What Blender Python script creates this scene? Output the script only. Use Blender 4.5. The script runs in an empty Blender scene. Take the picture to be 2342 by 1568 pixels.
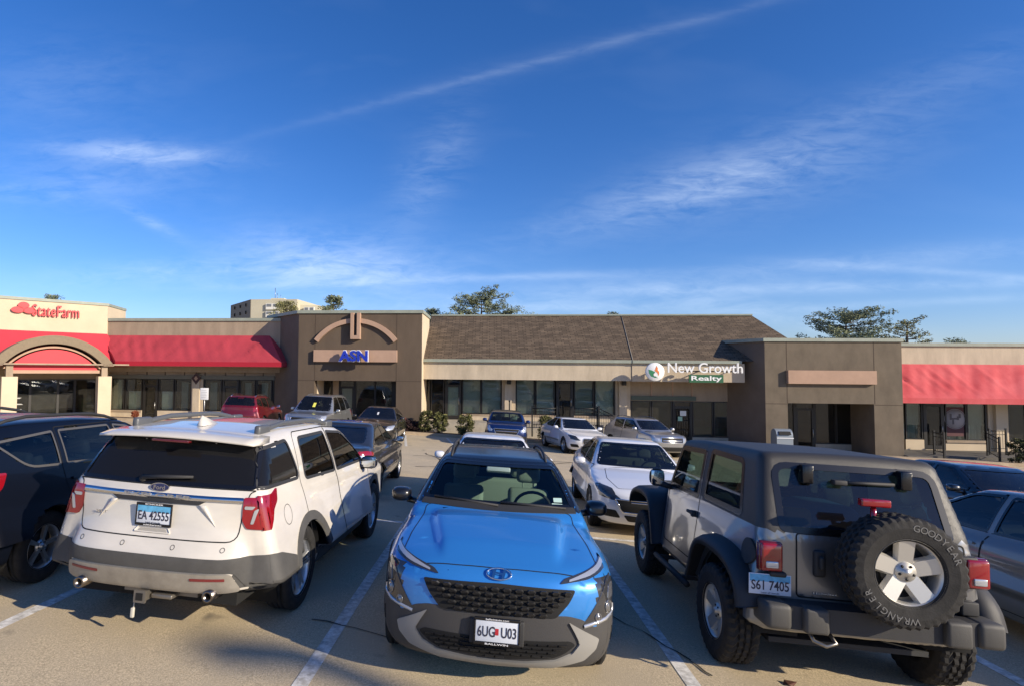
import bpy, bmesh, math, random
import numpy as np
from mathutils import Vector, Matrix, geometry
R_ = math.radians
scn = bpy.context.scene
col = scn.collection
random.seed(7); np.random.seed(7)

# ------------------------------------------------------------------ camera
HC = 2.12                                  # eye height above the asphalt under the camera
FPX, CX, CY, YH, ROLL, FVP = 1300., 990., 784., 843., .008, 1120.   # measured on a 2342 px wide view
_p = math.atan((YH - CY) / FPX); _y = math.atan((FVP - CX) / FPX)
FW = np.array([-math.sin(_y) * math.cos(_p), math.cos(_y) * math.cos(_p), math.sin(_p)])
_r0 = np.cross(FW, [0, 0, 1]); _r0 /= np.linalg.norm(_r0); _u0 = np.cross(_r0, FW)
RT = math.cos(ROLL) * _r0 + math.sin(ROLL) * _u0
UP = -math.sin(ROLL) * _r0 + math.cos(ROLL) * _u0
cam = bpy.data.cameras.new('camera'); cam_o = bpy.data.objects.new('camera', cam); col.objects.link(cam_o)
cam.sensor_width = 36; cam.lens = 36 * FPX / 2342; cam.shift_x = (1171 - CX) / 2342
cam.clip_start = .05; cam.clip_end = 3000
m = Matrix.Identity(4)
for i in range(3):
    m[i][0], m[i][1], m[i][2] = RT[i], UP[i], -FW[i]
m[2][3] = HC
cam_o.matrix_world = m
scn.camera = cam_o

def at(px, py, Y):
    """world point at distance Y seen at (px, py) of the 2342 px view: used to measure the place"""
    v = FW * FPX + RT * (px - CX) + UP * (CY - py)
    v = v * (Y / v[1])
    return Vector((v[0], v[1], v[2] + HC))

# ------------------------------------------------------------------ light
scn.view_settings.view_transform = 'Standard'; scn.view_settings.look = 'None'
scn.view_settings.exposure = 0.45; scn.view_settings.gamma = 1
LD = Vector((-1, .5, -.45)).normalized()    # direction the sunlight travels
sun = bpy.data.lights.new('sun', 'SUN'); sun.energy = 4.6; sun.angle = R_(.5); sun.color = (1, .87, .68)
sun_o = bpy.data.objects.new('sun', sun); col.objects.link(sun_o)
sun_o.rotation_euler = (-LD).to_track_quat('Z', 'Y').to_euler()
w = bpy.data.worlds.new('World'); scn.world = w; w.use_nodes = True
nt = w.node_tree; N = nt.nodes; Lk = nt.links; N.clear()
def nd(t, **k):
    n = N.new(t)
    for a, b in k.items(): setattr(n, a, b)
    return n
def mth(op, a, b=None, clamp=False):
    n = nd('ShaderNodeMath', operation=op, use_clamp=clamp)
    for i, v in enumerate((a, b)):
        if v is None: continue
        if isinstance(v, (int, float)): n.inputs[i].default_value = v
        else: Lk.new(v, n.inputs[i])
    return n.outputs[0]
sky = nd('ShaderNodeTexSky', sky_type='NISHITA'); sky.sun_disc = False
sky.sun_elevation = math.asin(-LD.z)
sky.sun_rotation = math.atan2(-LD.x, -LD.y)
sky.altitude = 200; sky.air_density = 1.0; sky.dust_density = .4; sky.ozone_density = 4.0
tc = nd('ShaderNodeTexCoord'); sep = nd('ShaderNodeSeparateXYZ'); Lk.new(tc.outputs['Generated'], sep.inputs[0])
X_, Y_, Z_ = sep.outputs
yy_ = mth('MAXIMUM', mth('ABSOLUTE', Y_), .08)     # the sky seen as a flat ceiling of directions: straight trails stay straight
az = mth('DIVIDE', X_, yy_); el = mth('DIVIDE', Z_, yy_)
def dir_ae(px, py):
    v = FW * FPX + RT * (px - CX) + UP * (CY - py)
    return v[0] / v[1], v[2] / v[1]
cmb = nd('ShaderNodeCombineXYZ'); Lk.new(az, cmb.inputs[0]); Lk.new(el, cmb.inputs[1])
# wind-drawn texture of the cirrus
def noise(scale, rot, sx, sy, detail=6, rough=.6, dist=.4):
    mp = nd('ShaderNodeMapping'); mp.inputs['Rotation'].default_value = (0, 0, rot); mp.inputs['Scale'].default_value = (sx, sy, 1)
    n = nd('ShaderNodeTexNoise'); n.inputs['Scale'].default_value = scale; n.inputs['Detail'].default_value = detail
    n.inputs['Roughness'].default_value = rough; n.inputs['Distortion'].default_value = dist
    Lk.new(cmb.outputs[0], mp.inputs[0]); Lk.new(mp.outputs[0], n.inputs[0]); return n.outputs[0]
nA = noise(5, R_(-14), 1, 4.5); nB = noise(16, R_(20), 1, 3.5, 8, .65, .8); nC = noise(2.6, R_(-9), 1, 2.6, 3)
tex = mth('MULTIPLY', mth('SUBTRACT', mth('ADD', mth('MULTIPLY', nA, .6), mth('MULTIPLY', nB, .5)), .42, True), 4.5, True)
total = None
# (x, y, half length, half width, tilt in degrees, strength, texture share)
PATCH = [(330, 352, 200, 26, -5, .62, .8), (230, 395, 300, 90, -4, .15, 1), (1740, 395, 300, 90, 14, .22, .9), (1660, 410, 190, 40, 8, .22, .8),
         (1480, 470, 330, 45, 14, .20, 1), (2080, 220, 400, 60, 20, .10, 1), (740, 590, 230, 65, -6, .55, .8), (700, 625, 330, 34, 0, .38, .8),
         (1010, 640, 560, 10, 1.5, .40, .45), (1280, 672, 900, 26, 1, .18, .7), (2000, 600, 620, 26, 5, .26, .7), (2230, 628, 330, 9, -5, .30, .4),
         (1980, 655, 520, 12, 1, .30, .6), (990, 390, 150, 70, 62, .20, 1), (340, 505, 90, 14, -28, .30, .9), (1240, 705, 420, 18, 0, .40, .7),
         (1830, 730, 320, 26, -12, .34, .7), (120, 190, 300, 110, 0, .09, 1), (60, 440, 250, 28, 0, .16, 1), (300, 625, 260, 30, 4, .22, 1),
         (1240, 139, 620, 10, 12.6, .15, .5), (1240, 139, 600, 28, 12.6, .07, .6), (2150, 690, 500, 10, 3, .25, .5)]
for (px, py, hl, hw, tilt, st, tx) in PATCH:
    a0, e0 = dir_ae(px, py)
    mp = nd('ShaderNodeMapping', vector_type='TEXTURE'); mp.inputs['Location'].default_value = (a0, e0, 0)
    mp.inputs['Rotation'].default_value = (0, 0, R_(tilt)); mp.inputs['Scale'].default_value = (hl / FPX, hw / FPX, 1)
    Lk.new(cmb.outputs[0], mp.inputs[0])
    ln = nd('ShaderNodeVectorMath', operation='LENGTH'); Lk.new(mp.outputs[0], ln.inputs[0])
    g = mth('POWER', 2.718, mth('MULTIPLY', mth('MULTIPLY', ln.outputs[1], ln.outputs[1]), -1.1))
    g = mth('MULTIPLY', mth('MULTIPLY', g, st), mth('ADD', mth('MULTIPLY', tex, tx * 1.5), 1 - tx))
    total = g if total is None else mth('ADD', total, g)
veil = mth('MULTIPLY', mth('SUBTRACT', nC, .54, True), .25)
total = mth('MINIMUM', mth('MULTIPLY', mth('ADD', total, veil), .35), .8)
hs = nd('ShaderNodeHueSaturation'); hs.inputs['Saturation'].default_value = 1.22; Lk.new(sky.outputs[0], hs.inputs['Color'])
tint = nd('ShaderNodeMix', data_type='RGBA', blend_type='MULTIPLY'); tint.inputs[0].default_value = 1
Lk.new(hs.outputs[0], tint.inputs[6]); tint.inputs[7].default_value = (.86, .86, 1.12, 1)
cl = nd('ShaderNodeMix', data_type='RGBA'); Lk.new(total, cl.inputs[0]); Lk.new(tint.outputs[2], cl.inputs[6])
cl.inputs[7].default_value = (7.2, 8.2, 9.4, 1)
bg = nd('ShaderNodeBackground'); bg.inputs[1].default_value = .110; Lk.new(cl.outputs[2], bg.inputs[0])
wo = nd('ShaderNodeOutputWorld'); Lk.new(bg.outputs[0], wo.inputs[0])

# ------------------------------------------------------------------ materials
MATS = {}
def mat(name, base, rough=.6, metal=0, coat=0, coat_rough=.04, var=0, scale=8, bump=0, bscale=60, spec=.5, var2=None, stretch=(1, 1, 1), detail=6, flake=0, bdist=.01):
    if name in MATS: return MATS[name]
    mt = bpy.data.materials.new(name); mt.use_nodes = True; t = mt.node_tree; b = t.nodes['Principled BSDF']
    b.inputs['Base Color'].default_value = (*base, 1); b.inputs['Roughness'].default_value = rough; b.inputs['Metallic'].default_value = metal
    b.inputs['Coat Weight'].default_value = coat; b.inputs['Coat Roughness'].default_value = coat_rough
    b.inputs['Specular IOR Level'].default_value = spec
    if var or bump:
        c = t.nodes.new('ShaderNodeTexCoord'); mp = t.nodes.new('ShaderNodeMapping'); mp.inputs['Scale'].default_value = stretch
        t.links.new(c.outputs['Object'], mp.inputs[0])
    if var:
        n = t.nodes.new('ShaderNodeTexNoise'); n.inputs['Scale'].default_value = scale; n.inputs['Detail'].default_value = detail; n.inputs['Roughness'].default_value = .65
        t.links.new(mp.outputs[0], n.inputs[0])
        r = t.nodes.new('ShaderNodeMapRange'); r.inputs[1].default_value = .3; r.inputs[2].default_value = .7
        t.links.new(n.outputs[0], r.inputs[0])
        mx = t.nodes.new('ShaderNodeMix'); mx.data_type = 'RGBA'
        b2 = var2 if var2 else tuple(max(0, v * (1 - 2 * var)) for v in base)
        mx.inputs[6].default_value = (*b2, 1); mx.inputs[7].default_value = (*tuple(min(1, v * (1 + var)) for v in base), 1)
        t.links.new(r.outputs[0], mx.inputs[0]); t.links.new(mx.outputs[2], b.inputs['Base Color'])
    if bump:
        n2 = t.nodes.new('ShaderNodeTexNoise'); n2.inputs['Scale'].default_value = bscale; n2.inputs['Detail'].default_value = 4
        t.links.new(mp.outputs[0], n2.inputs[0])
        bp = t.nodes.new('ShaderNodeBump'); bp.inputs['Strength'].default_value = bump; bp.inputs['Distance'].default_value = bdist
        t.links.new(n2.outputs[0], bp.inputs['Height']); t.links.new(bp.outputs[0], b.inputs['Normal'])
    MATS[name] = mt; return mt

def paint(name, base, metal=.0, rough=.4, dirt=.0):
    return mat(name, base, rough, metal, coat=1, coat_rough=.03, var=dirt, scale=1.6, stretch=(1, 1, 2.2))

def glass(name, tint, refl=.08, rough=0.0, dust=0.0):
    if name in MATS: return MATS[name]
    mt = bpy.data.materials.new(name); mt.use_nodes = True; t = mt.node_tree; t.nodes.clear()
    o = t.nodes.new('ShaderNodeOutputMaterial'); tr = t.nodes.new('ShaderNodeBsdfTransparent'); tr.inputs[0].default_value = (*tint, 1)
    gl = t.nodes.new('ShaderNodeBsdfGlossy'); gl.inputs['Roughness'].default_value = rough; gl.inputs[0].default_value = (.95, .97, 1, 1)
    fr = t.nodes.new('ShaderNodeFresnel'); fr.inputs[0].default_value = 1.52
    a = t.nodes.new('ShaderNodeMath'); a.operation = 'MULTIPLY_ADD'; a.inputs[1].default_value = .8; a.inputs[2].default_value = refl * .1; a.use_clamp = True
    t.links.new(fr.outputs[0], a.inputs[0])
    mx = t.nodes.new('ShaderNodeMixShader'); t.links.new(a.outputs[0], mx.inputs[0]); t.links.new(tr.outputs[0], mx.inputs[1]); t.links.new(gl.outputs[0], mx.inputs[2])
    last = mx.outputs[0]
    if dust:
        df = t.nodes.new('ShaderNodeBsdfDiffuse'); df.inputs[0].default_value = (.55, .52, .46, 1)
        n = t.nodes.new('ShaderNodeTexNoise'); n.inputs['Scale'].default_value = 3; n.inputs['Detail'].default_value = 8
        c = t.nodes.new('ShaderNodeTexCoord'); t.links.new(c.outputs['Object'], n.inputs[0])
        mm = t.nodes.new('ShaderNodeMath'); mm.operation = 'MULTIPLY'; mm.inputs[1].default_value = dust; t.links.new(n.outputs[0], mm.inputs[0])
        m2 = t.nodes.new('ShaderNodeMixShader'); t.links.new(mm.outputs[0], m2.inputs[0]); t.links.new(last, m2.inputs[1]); t.links.new(df.outputs[0], m2.inputs[2]); last = m2.outputs[0]
    t.links.new(last, o.inputs[0]); MATS[name] = mt; return mt

def multi_noise(name, cols, scales, rough=.9, bump=.4, bscale=120, bdist=.01):
    """ground-like material: c0/c1 by fine noise, then c2 by broad noise, c3 by spots"""
    mt = bpy.data.materials.new(name); mt.use_nodes = True; t = mt.node_tree; b = t.nodes['Principled BSDF']; b.inputs['Roughness'].default_value = rough
    b.inputs['Specular IOR Level'].default_value = .25
    c = t.nodes.new('ShaderNodeTexCoord')
    def nz(s, d=6, r=.6):
        n = t.nodes.new('ShaderNodeTexNoise'); n.inputs['Scale'].default_value = s; n.inputs['Detail'].default_value = d; n.inputs['Roughness'].default_value = r
        t.links.new(c.outputs['Object'], n.inputs[0]); return n.outputs[0]
    def rng(v, lo, hi):
        r = t.nodes.new('ShaderNodeMapRange'); r.inputs[1].default_value = lo; r.inputs[2].default_value = hi; t.links.new(v, r.inputs[0]); return r.outputs[0]
    def mix(f, a, bb):
        mx = t.nodes.new('ShaderNodeMix'); mx.data_type = 'RGBA'; t.links.new(f, mx.inputs[0])
        for i, v in ((6, a), (7, bb)):
            if isinstance(v, tuple): mx.inputs[i].default_value = (*v, 1)
            else: t.links.new(v, mx.inputs[i])
        return mx.outputs[2]
    x = mix(rng(nz(scales[0], 3, .8), .38, .62), cols[0], cols[1])
    x = mix(rng(nz(scales[1], 7, .6), .42, .66), x, cols[2])
    vo = t.nodes.new('ShaderNodeTexVoronoi'); vo.inputs['Scale'].default_value = scales[2]; t.links.new(c.outputs['Object'], vo.inputs[0])
    if len(cols) > 3: x = mix(rng(nz(scales[3], 8, .7), .55, .70), x, cols[3])
    x = mix(rng(vo.outputs['Distance'], .13, .05), x, tuple(min(1, v * 1.6) for v in cols[1]))
    if name == 'asphalt': x = mix(rng(nz(1.7, 3, .5), .67, .78), x, (.20, .17, .13))
    t.links.new(x, b.inputs['Base Color'])
    bp = t.nodes.new('ShaderNodeBump'); bp.inputs['Strength'].default_value = bump; bp.inputs['Distance'].default_value = bdist
    t.links.new(nz(bscale, 4, .7), bp.inputs['Height']); t.links.new(bp.outputs[0], b.inputs['Normal'])
    MATS[name] = mt; return mt

# ------------------------------------------------------------------ object helpers
def tag(o, label=None, cat=None, group=None, kind=None):
    if label: o['label'] = label
    if cat: o['category'] = cat
    if group: o['group'] = group
    if kind: o['kind'] = kind
    return o
def empty(name, loc=(0, 0, 0), label=None, cat=None, group=None):
    o = bpy.data.objects.new(name, None); col.objects.link(o); o.location = loc; o.empty_display_size = .2
    return tag(o, label, cat, group)
def link(name, me, m=None, parent=None):
    o = bpy.data.objects.new(name, me); col.objects.link(o)
    if m is not None:
        for q in (m if isinstance(m, (list, tuple)) else [m]): me.materials.append(q)
    if parent is not None: o.parent = parent
    return o
class MB:
    """collects shapes into one mesh"""
    def __init__(s): s.v = []; s.f = []; s.mi = []; s.k = 0; s.sm = []
    def add(s, vs, fs, smooth=False):
        n = len(s.v); s.v += [tuple(v) for v in vs]; s.f += [tuple(i + n for i in f) for f in fs]
        s.mi += [s.k] * len(fs); s.sm += [smooth] * len(fs); return s
    def box(s, x0, x1, y0, y1, z0, z1, rot=None, c=None):
        vs = [(x, y, z) for z in (z0, z1) for y in (y0, y1) for x in (x0, x1)]
        if rot is not None:
            c = Vector(c if c else ((x0 + x1) / 2, (y0 + y1) / 2, (z0 + z1) / 2)); vs = [rot @ (Vector(v) - c) + c for v in vs]
        return s.add(vs, [(0, 2, 3, 1), (4, 5, 7, 6), (0, 1, 5, 4), (2, 6, 7, 3), (0, 4, 6, 2), (1, 3, 7, 5)])
    def rbox(s, x0, x1, y0, y1, z0, z1, r=.02, mt=None):
        """box with rounded edges"""
        bm = bmesh.new(); bmesh.ops.create_cube(bm, size=1)
        for v in bm.verts: v.co = Vector(((x0 + x1) / 2 + v.co.x * (x1 - x0), (y0 + y1) / 2 + v.co.y * (y1 - y0), (z0 + z1) / 2 + v.co.z * (z1 - z0)))
        bmesh.ops.bevel(bm, geom=bm.edges[:], offset=r, segments=3, profile=.5, affect='EDGES')
        bm.verts.index_update(); vs = [v.co.copy() for v in bm.verts]; fs = [tuple(v.index for v in f.verts) for f in bm.faces]; bm.free()
        if mt is not None: vs = [mt @ v for v in vs]
        return s.add(vs, fs, True)
    def quad(s, a, b, c, d): return s.add([a, b, c, d], [(0, 1, 2, 3)])
    def prism(s, pts, d):
        """flat polygon pts (3-D) pushed along d"""
        n = len(pts); d = Vector(d); vs = [Vector(p) for p in pts] + [Vector(p) + d for p in pts]
        fs = [tuple(range(n))[::-1], tuple(range(n, 2 * n))] + [(i, (i + 1) % n, n + (i + 1) % n, n + i) for i in range(n)]
        return s.add(vs, fs)
    def tube(s, pts, r, n=8, cap=True):
        pts = [Vector(p) for p in pts]; rs = r if isinstance(r, (list, tuple)) else [r] * len(pts); rings = []; up = None
        for i, p in enumerate(pts):
            d = (pts[min(i + 1, len(pts) - 1)] - pts[max(i - 1, 0)]).normalized()
            if up is None or abs(up.dot(d)) > .95: up = d.orthogonal().normalized()
            a = d.cross(up).normalized(); up = a.cross(d).normalized()
            rings.append([p + (a * math.cos(t) + up * math.sin(t)) * rs[i] for t in [2 * math.pi * k / n for k in range(n)]])
        vs = [v for q in rings for v in q]; fs = []
        for i in range(len(pts) - 1):
            for k in range(n): fs.append((i * n + k, i * n + (k + 1) % n, (i + 1) * n + (k + 1) % n, (i + 1) * n + k))
        if cap: fs += [tuple(range(n))[::-1], tuple(range((len(pts) - 1) * n, len(pts) * n))]
        return s.add(vs, fs, True)
    def lathe(s, prof, n=40, axis='y', c=(0, 0, 0), closed=False, mod=None):
        """prof: (radius, height along axis)"""
        vs = []; c = Vector(c)
        for k in range(n):
            t = 2 * math.pi * k / n
            for j, (r, h) in enumerate(prof):
                if mod: r = mod(r, j, k)
                a, b = r * math.cos(t), r * math.sin(t)
                vs.append(c + (Vector((a, h, b)) if axis == 'y' else Vector((a, b, h)) if axis == 'z' else Vector((h, a, b))))
        m_ = len(prof); fs = []
        for k in range(n):
            k2 = (k + 1) % n
            for j in range(m_ if closed else m_ - 1):
                j2 = (j + 1) % m_
                fs.append((k * m_ + j, k * m_ + j2, k2 * m_ + j2, k2 * m_ + j))
        return s.add(vs, fs, True)
    def mesh(s, me, mt=None):
        vs = [v.co.copy() for v in me.vertices]
        if mt is not None: vs = [mt @ v for v in vs]
        return s.add(vs, [tuple(p.vertices) for p in me.polygons])
    def build(s, name, m=None, parent=None, flat=False):
        me = bpy.data.meshes.new(name); me.from_pydata([tuple(v) for v in s.v], [], s.f)
        me.polygons.foreach_set('material_index', s.mi)
        if not flat: me.polygons.foreach_set('use_smooth', s.sm)
        me.update()
        o = link(name, me, m, parent)
        return o

def text_mesh(txt, size=1.0, depth=.02, bold=0.0):
    cu = bpy.data.curves.new('t', 'FONT'); cu.body = txt; cu.size = size; cu.extrude = depth / 2; cu.offset = bold
    cu.align_x = 'CENTER'; cu.align_y = 'CENTER'; cu.resolution_u = 3
    o = bpy.data.objects.new('t', cu); col.objects.link(o)
    dg = bpy.context.evaluated_depsgraph_get(); me = bpy.data.meshes.new_from_object(o.evaluated_get(dg))
    bpy.data.objects.remove(o); bpy.data.curves.remove(cu); return me
def fit_text(txt, w, h, depth=.02, bold=0.0):
    """mesh in XY plane, centred, exactly w wide and h tall"""
    me = text_mesh(txt, 1, .1, bold)
    xs = [v.co.x for v in me.vertices]; ys = [v.co.y for v in me.vertices]
    cx, cy, sx, sy = (max(xs) + min(xs)) / 2, (max(ys) + min(ys)) / 2, w / (max(xs) - min(xs)), h / (max(ys) - min(ys))
    for v in me.vertices: v.co = Vector(((v.co.x - cx) * sx, (v.co.y - cy) * sy, v.co.z * depth / .1))
    return me
XZ = Matrix(((1, 0, 0, 0), (0, 0, -1, 0), (0, 1, 0, 0), (0, 0, 0, 1)))   # text plane -> faces -Y (towards the lot)

# ------------------------------------------------------------------ ground
GA, GB = -.045, -.049
def sst(a, b, x):
    t = np.clip((x - a) / (b - a), 0, 1); return t * t * (3 - 2 * t)
def zg(x, y):
    z = GA * x + GB * y
    z = z + .0175 * max(0, min(x, 40) - 4) * float(sst(12, 29, y))
    z = z - .022 * max(0, -max(x, -40) - 8) * float(sst(12, 29, y))
    if y > 34: z = z + .04 * (min(y, 60) - 34)
    if y > 60: z = z + .049 * (y - 60)
    if y < -4: z = z - GB * (y + 4) * .8
    if abs(x) > 40: z = z - GA * (abs(x) - 40) * (1 if x > 0 else -1) * .9
    return z
# ------------------------------------------------------------------ ground sheets
def sheet(name, xs, ys, m, dz=0.0, jitter=None):
    vs = [(x, y, zg(x, y) + dz) for y in ys for x in xs]; n = len(xs)
    fs = [(j * n + i, j * n + i + 1, (j + 1) * n + i + 1, (j + 1) * n + i) for j in range(len(ys) - 1) for i in range(n - 1)]
    me = bpy.data.meshes.new(name); me.from_pydata(vs, [], fs); me.polygons.foreach_set('use_smooth', [True] * len(fs)); me.update()
    return link(name, me, m)
M_asph = multi_noise('asphalt', [(.40, .325, .215), (.72, .59, .39), (.50, .415, .285), (.33, .28, .21)], (70, 1.1, 46, .35), .95, .42, 90, .011)
gx = [-1500, -700, -300, -150, -80, -60, -50, -40] + [-36 + 4 * i for i in range(20)] + [50, 60, 80, 150, 300, 700, 1500]
gy = [-1200, -400, -120, -50, -20, -8, -4] + [-2 + 2 * i for i in range(19)] + [40, 50, 60, 90, 150, 400, 900, 1800]
tag(sheet('ground', gx, gy, M_asph), kind='structure')
M_line = mat('line_paint', (.80, .78, .72), .8, var=.18, scale=14, bump=.3, bscale=90, var2=(.36, .33, .27))
def strip(name, pts, wd, m, dz=.004, parent=None):
    """painted strip following the asphalt along pts"""
    mb = MB(); P = []
    for (a, b) in zip(pts[:-1], pts[1:]):
        n = max(1, int(math.dist(a, b) / .5)); P += [(a[0] + (b[0] - a[0]) * i / n, a[1] + (b[1] - a[1]) * i / n) for i in range(n)]
    P.append(pts[-1]); vs = []
    for i, p in enumerate(P):
        q = P[min(i + 1, len(P) - 1)]; r = P[max(i - 1, 0)]; d = Vector((q[0] - r[0], q[1] - r[1])).normalized()
        for sg in (-1, 1):
            ww = wd[min(i, len(wd) - 1)] if isinstance(wd, list) else wd
            x, y = p[0] - d.y * ww / 2 * sg, p[1] + d.x * ww / 2 * sg; vs.append((x, y, zg(x, y) + dz))
    mb.add(vs, [(2 * i, 2 * i + 1, 2 * i + 3, 2 * i + 2) for i in range(len(P) - 1)])
    return tag(mb.build(name, m, parent), kind='structure')
for x in (-9.8, -6.9, -4.03, -1.335, 1.575, 4.45, 7.3):
    strip('parking_line', [(x + .005, 1.5), (x - .02, 14.4)], .115, M_line)
strip('parking_line', [(-9.8, 9.35), (7.3, 9.35)], .11, M_line)
for x in (-12.5, -9.6, -6.7, -3.3, -1.2, 1.7, 4.6, 7.5, 10.4, 13.3, 16.2):
    strip('parking_line', [(x, 22.6), (x - .9, 28.4)], .11, M_line)
M_crack = mat('crack', (.035, .033, .03), .95)
rc_ = random.Random(3)
def crack(p, q, n, amp, wd):
    pts = [(p[0] + (q[0] - p[0]) * i / n + rc_.uniform(-amp, amp), p[1] + (q[1] - p[1]) * i / n + rc_.uniform(-amp, amp)) for i in range(n + 1)]
    ws = [wd * rc_.uniform(.3, 1.3) for _ in range(200)]
    tag(strip('asphalt_crack', pts, ws, M_crack, .008), kind='structure')
crack((1.05, 6.4), (1.7, 5.1), 9, .035, .018); crack((1.7, 5.1), (1.78, 4.85), 3, .02, .018)
crack((-1.1, 17.5), (-2.3, 20.4), 8, .08, .05); crack((-2.2, 16.6), (.4, 17.6), 8, .08, .05); crack((-1.6, 5.2), (-.8, 4.95), 6, .02, .015)
crack((-2.6, 19.4), (3.2, 20.9), 12, .1, .05); crack((1.2, 19.0), (4.4, 21.8), 9, .1, .05)
# kerb, planting beds and walks
M_conc = mat('concrete', (.42, .38, .31), .9, var=.12, scale=3, bump=.25, bscale=40)
M_conc_d = mat('concrete_warm', (.46, .36, .24), .9, var=.15, scale=2, bump=.25, bscale=40)
M_mulch = mat('mulch', (.13, .075, .045), 1, var=.5, scale=22, bump=1, bscale=30, bdist=.03)
def slab(name, x0, x1, y0, y1, h, m, thick=.6, nx=14, level=None, parent=None):
    mb = MB()
    for i in range(nx):
        a, b = x0 + (x1 - x0) * i / nx, x0 + (x1 - x0) * (i + 1) / nx
        t = lambda x, y: (level if level is not None else zg(x, y) + h)
        for (p, q, r_, s_) in [((a, y0), (b, y0), (b, y1), (a, y1))]:
            mb.quad((*p, t(*p)), (*q, t(*q)), (*r_, t(*r_)), (*s_, t(*s_)))
        mb.quad((a, y0, t(a, y0) - thick), (b, y0, t(b, y0) - thick), (b, y0, t(b, y0)), (a, y0, t(a, y0)))
    for x in (x0, x1):
        mb.quad((x, y0, t(x, y0) - thick), (x, y1, t(x, y1) - thick), (x, y1, t(x, y1)), (x, y0, t(x, y0)))
    return tag(mb.build(name, m, parent), kind='structure')
slab('kerb', -32, 34, 29.0, 29.18, .15, M_conc_d, nx=30)
slab('planting_bed', -32, 34, 29.18, 30.2, .14, M_mulch, nx=30)
slab('path', 3.6, 34, 29.18, 30.05, .155, M_conc_d, nx=20)

# ------------------------------------------------------------------ building materials
M_brown = mat('stucco_brown', (.118, .087, .061), .95, var=.08, scale=1.3, bump=.25, bscale=70, detail=9, stretch=(1.3, 1.3, .45))
M_brown2 = mat('stucco_olive', (.155, .125, .090), .95, var=.11, scale=1.5, bump=.4, bscale=60, detail=9, stretch=(1.2, 1.2, .7))
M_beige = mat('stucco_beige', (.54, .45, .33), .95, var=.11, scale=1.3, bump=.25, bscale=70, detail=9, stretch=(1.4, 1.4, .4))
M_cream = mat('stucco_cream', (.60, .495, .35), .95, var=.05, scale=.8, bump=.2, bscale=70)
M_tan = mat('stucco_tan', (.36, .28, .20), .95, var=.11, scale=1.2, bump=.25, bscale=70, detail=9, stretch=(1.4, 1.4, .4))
M_pink = mat('trim_pink_tan', (.44, .29, .205), .9, var=.05, scale=2, bump=.2, bscale=70)
M_grn = mat('metal_sage', (.30, .33, .27), .55, var=.08, scale=2)
M_hdr = mat('header_grey_green', (.16, .16, .13), .8, var=.06, scale=2)
M_frame = mat('bronze_frame', (.018, .016, .014), .45)
M_red = mat('canvas_red', (.44, .045, .062), .75, var=.10, scale=1.2, stretch=(1, 1, .35))
M_red2 = mat('canvas_red_faded', (.57, .10, .105), .8, var=.12, scale=1.1, var2=(.50, .045, .055), stretch=(1, 1, .5))
M_redp = mat('panel_red', (.64, .055, .07), .7, var=.03)
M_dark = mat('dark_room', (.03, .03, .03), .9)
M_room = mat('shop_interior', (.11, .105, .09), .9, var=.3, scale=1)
M_blind = mat('blind', (.80, .83, .76), .8, var=.05, scale=2)
M_blind_d = mat('blind_grey', (.52, .55, .50), .8, var=.05, scale=2)
M_curt = mat('curtain', (.60, .68, .62), .9, var=.25, scale=3, stretch=(6, 1, .2))
G_shop = glass('shop_glass', (.74, .78, .74), .05, dust=.05)
G_shop_d = glass('shop_glass_dark', (.24, .28, .27), .14, dust=.05)
M_roof = None
def shingles():
    mt = bpy.data.materials.new('roof_shingles'); mt.use_nodes = True; t = mt.node_tree; b = t.nodes['Principled BSDF']; b.inputs['Roughness'].default_value = .95
    b.inputs['Specular IOR Level'].default_value = .2
    c = t.nodes.new('ShaderNodeTexCoord'); br = t.nodes.new('ShaderNodeTexBrick'); br.offset = .37; br.squash = 1
    br.inputs['Scale'].default_value = 1; br.inputs['Brick Width'].default_value = .42; br.inputs['Row Height'].default_value = .155; br.inputs['Mortar Size'].default_value = .012
    br.inputs['Color1'].default_value = (.175, .13, .09, 1); br.inputs['Color2'].default_value = (.10, .076, .055, 1); br.inputs['Mortar'].default_value = (.035, .028, .022, 1)
    br.inputs['Bias'].default_value = -.1
    nz = t.nodes.new('ShaderNodeTexNoise'); nz.inputs['Scale'].default_value = 2.2; nz.inputs['Detail'].default_value = 8
    uv = t.nodes.new('ShaderNodeUVMap')
    t.links.new(uv.outputs[0], br.inputs[0]); t.links.new(c.outputs['Object'], nz.inputs[0])
    r = t.nodes.new('ShaderNodeMapRange'); r.inputs[1].default_value = .35; r.inputs[2].default_value = .65; t.links.new(nz.outputs[0], r.inputs[0])
    mx = t.nodes.new('ShaderNodeMix'); mx.data_type = 'RGBA'; mx.blend_type = 'MULTIPLY'; mx.inputs[0].default_value = .25
    t.links.new(br.outputs[0], mx.inputs[6]); t.links.new(r.outputs[0], mx.inputs[7]); t.links.new(mx.outputs[2], b.inputs['Base Color'])
    bp = t.nodes.new('ShaderNodeBump'); bp.inputs['Strength'].default_value = .8; bp.inputs['Distance'].default_value = .02
    t.links.new(br.outputs[0], bp.inputs['Height']); t.links.new(bp.outputs[0], b.inputs['Normal'])
    return mt
M_roof = shingles()

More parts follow.
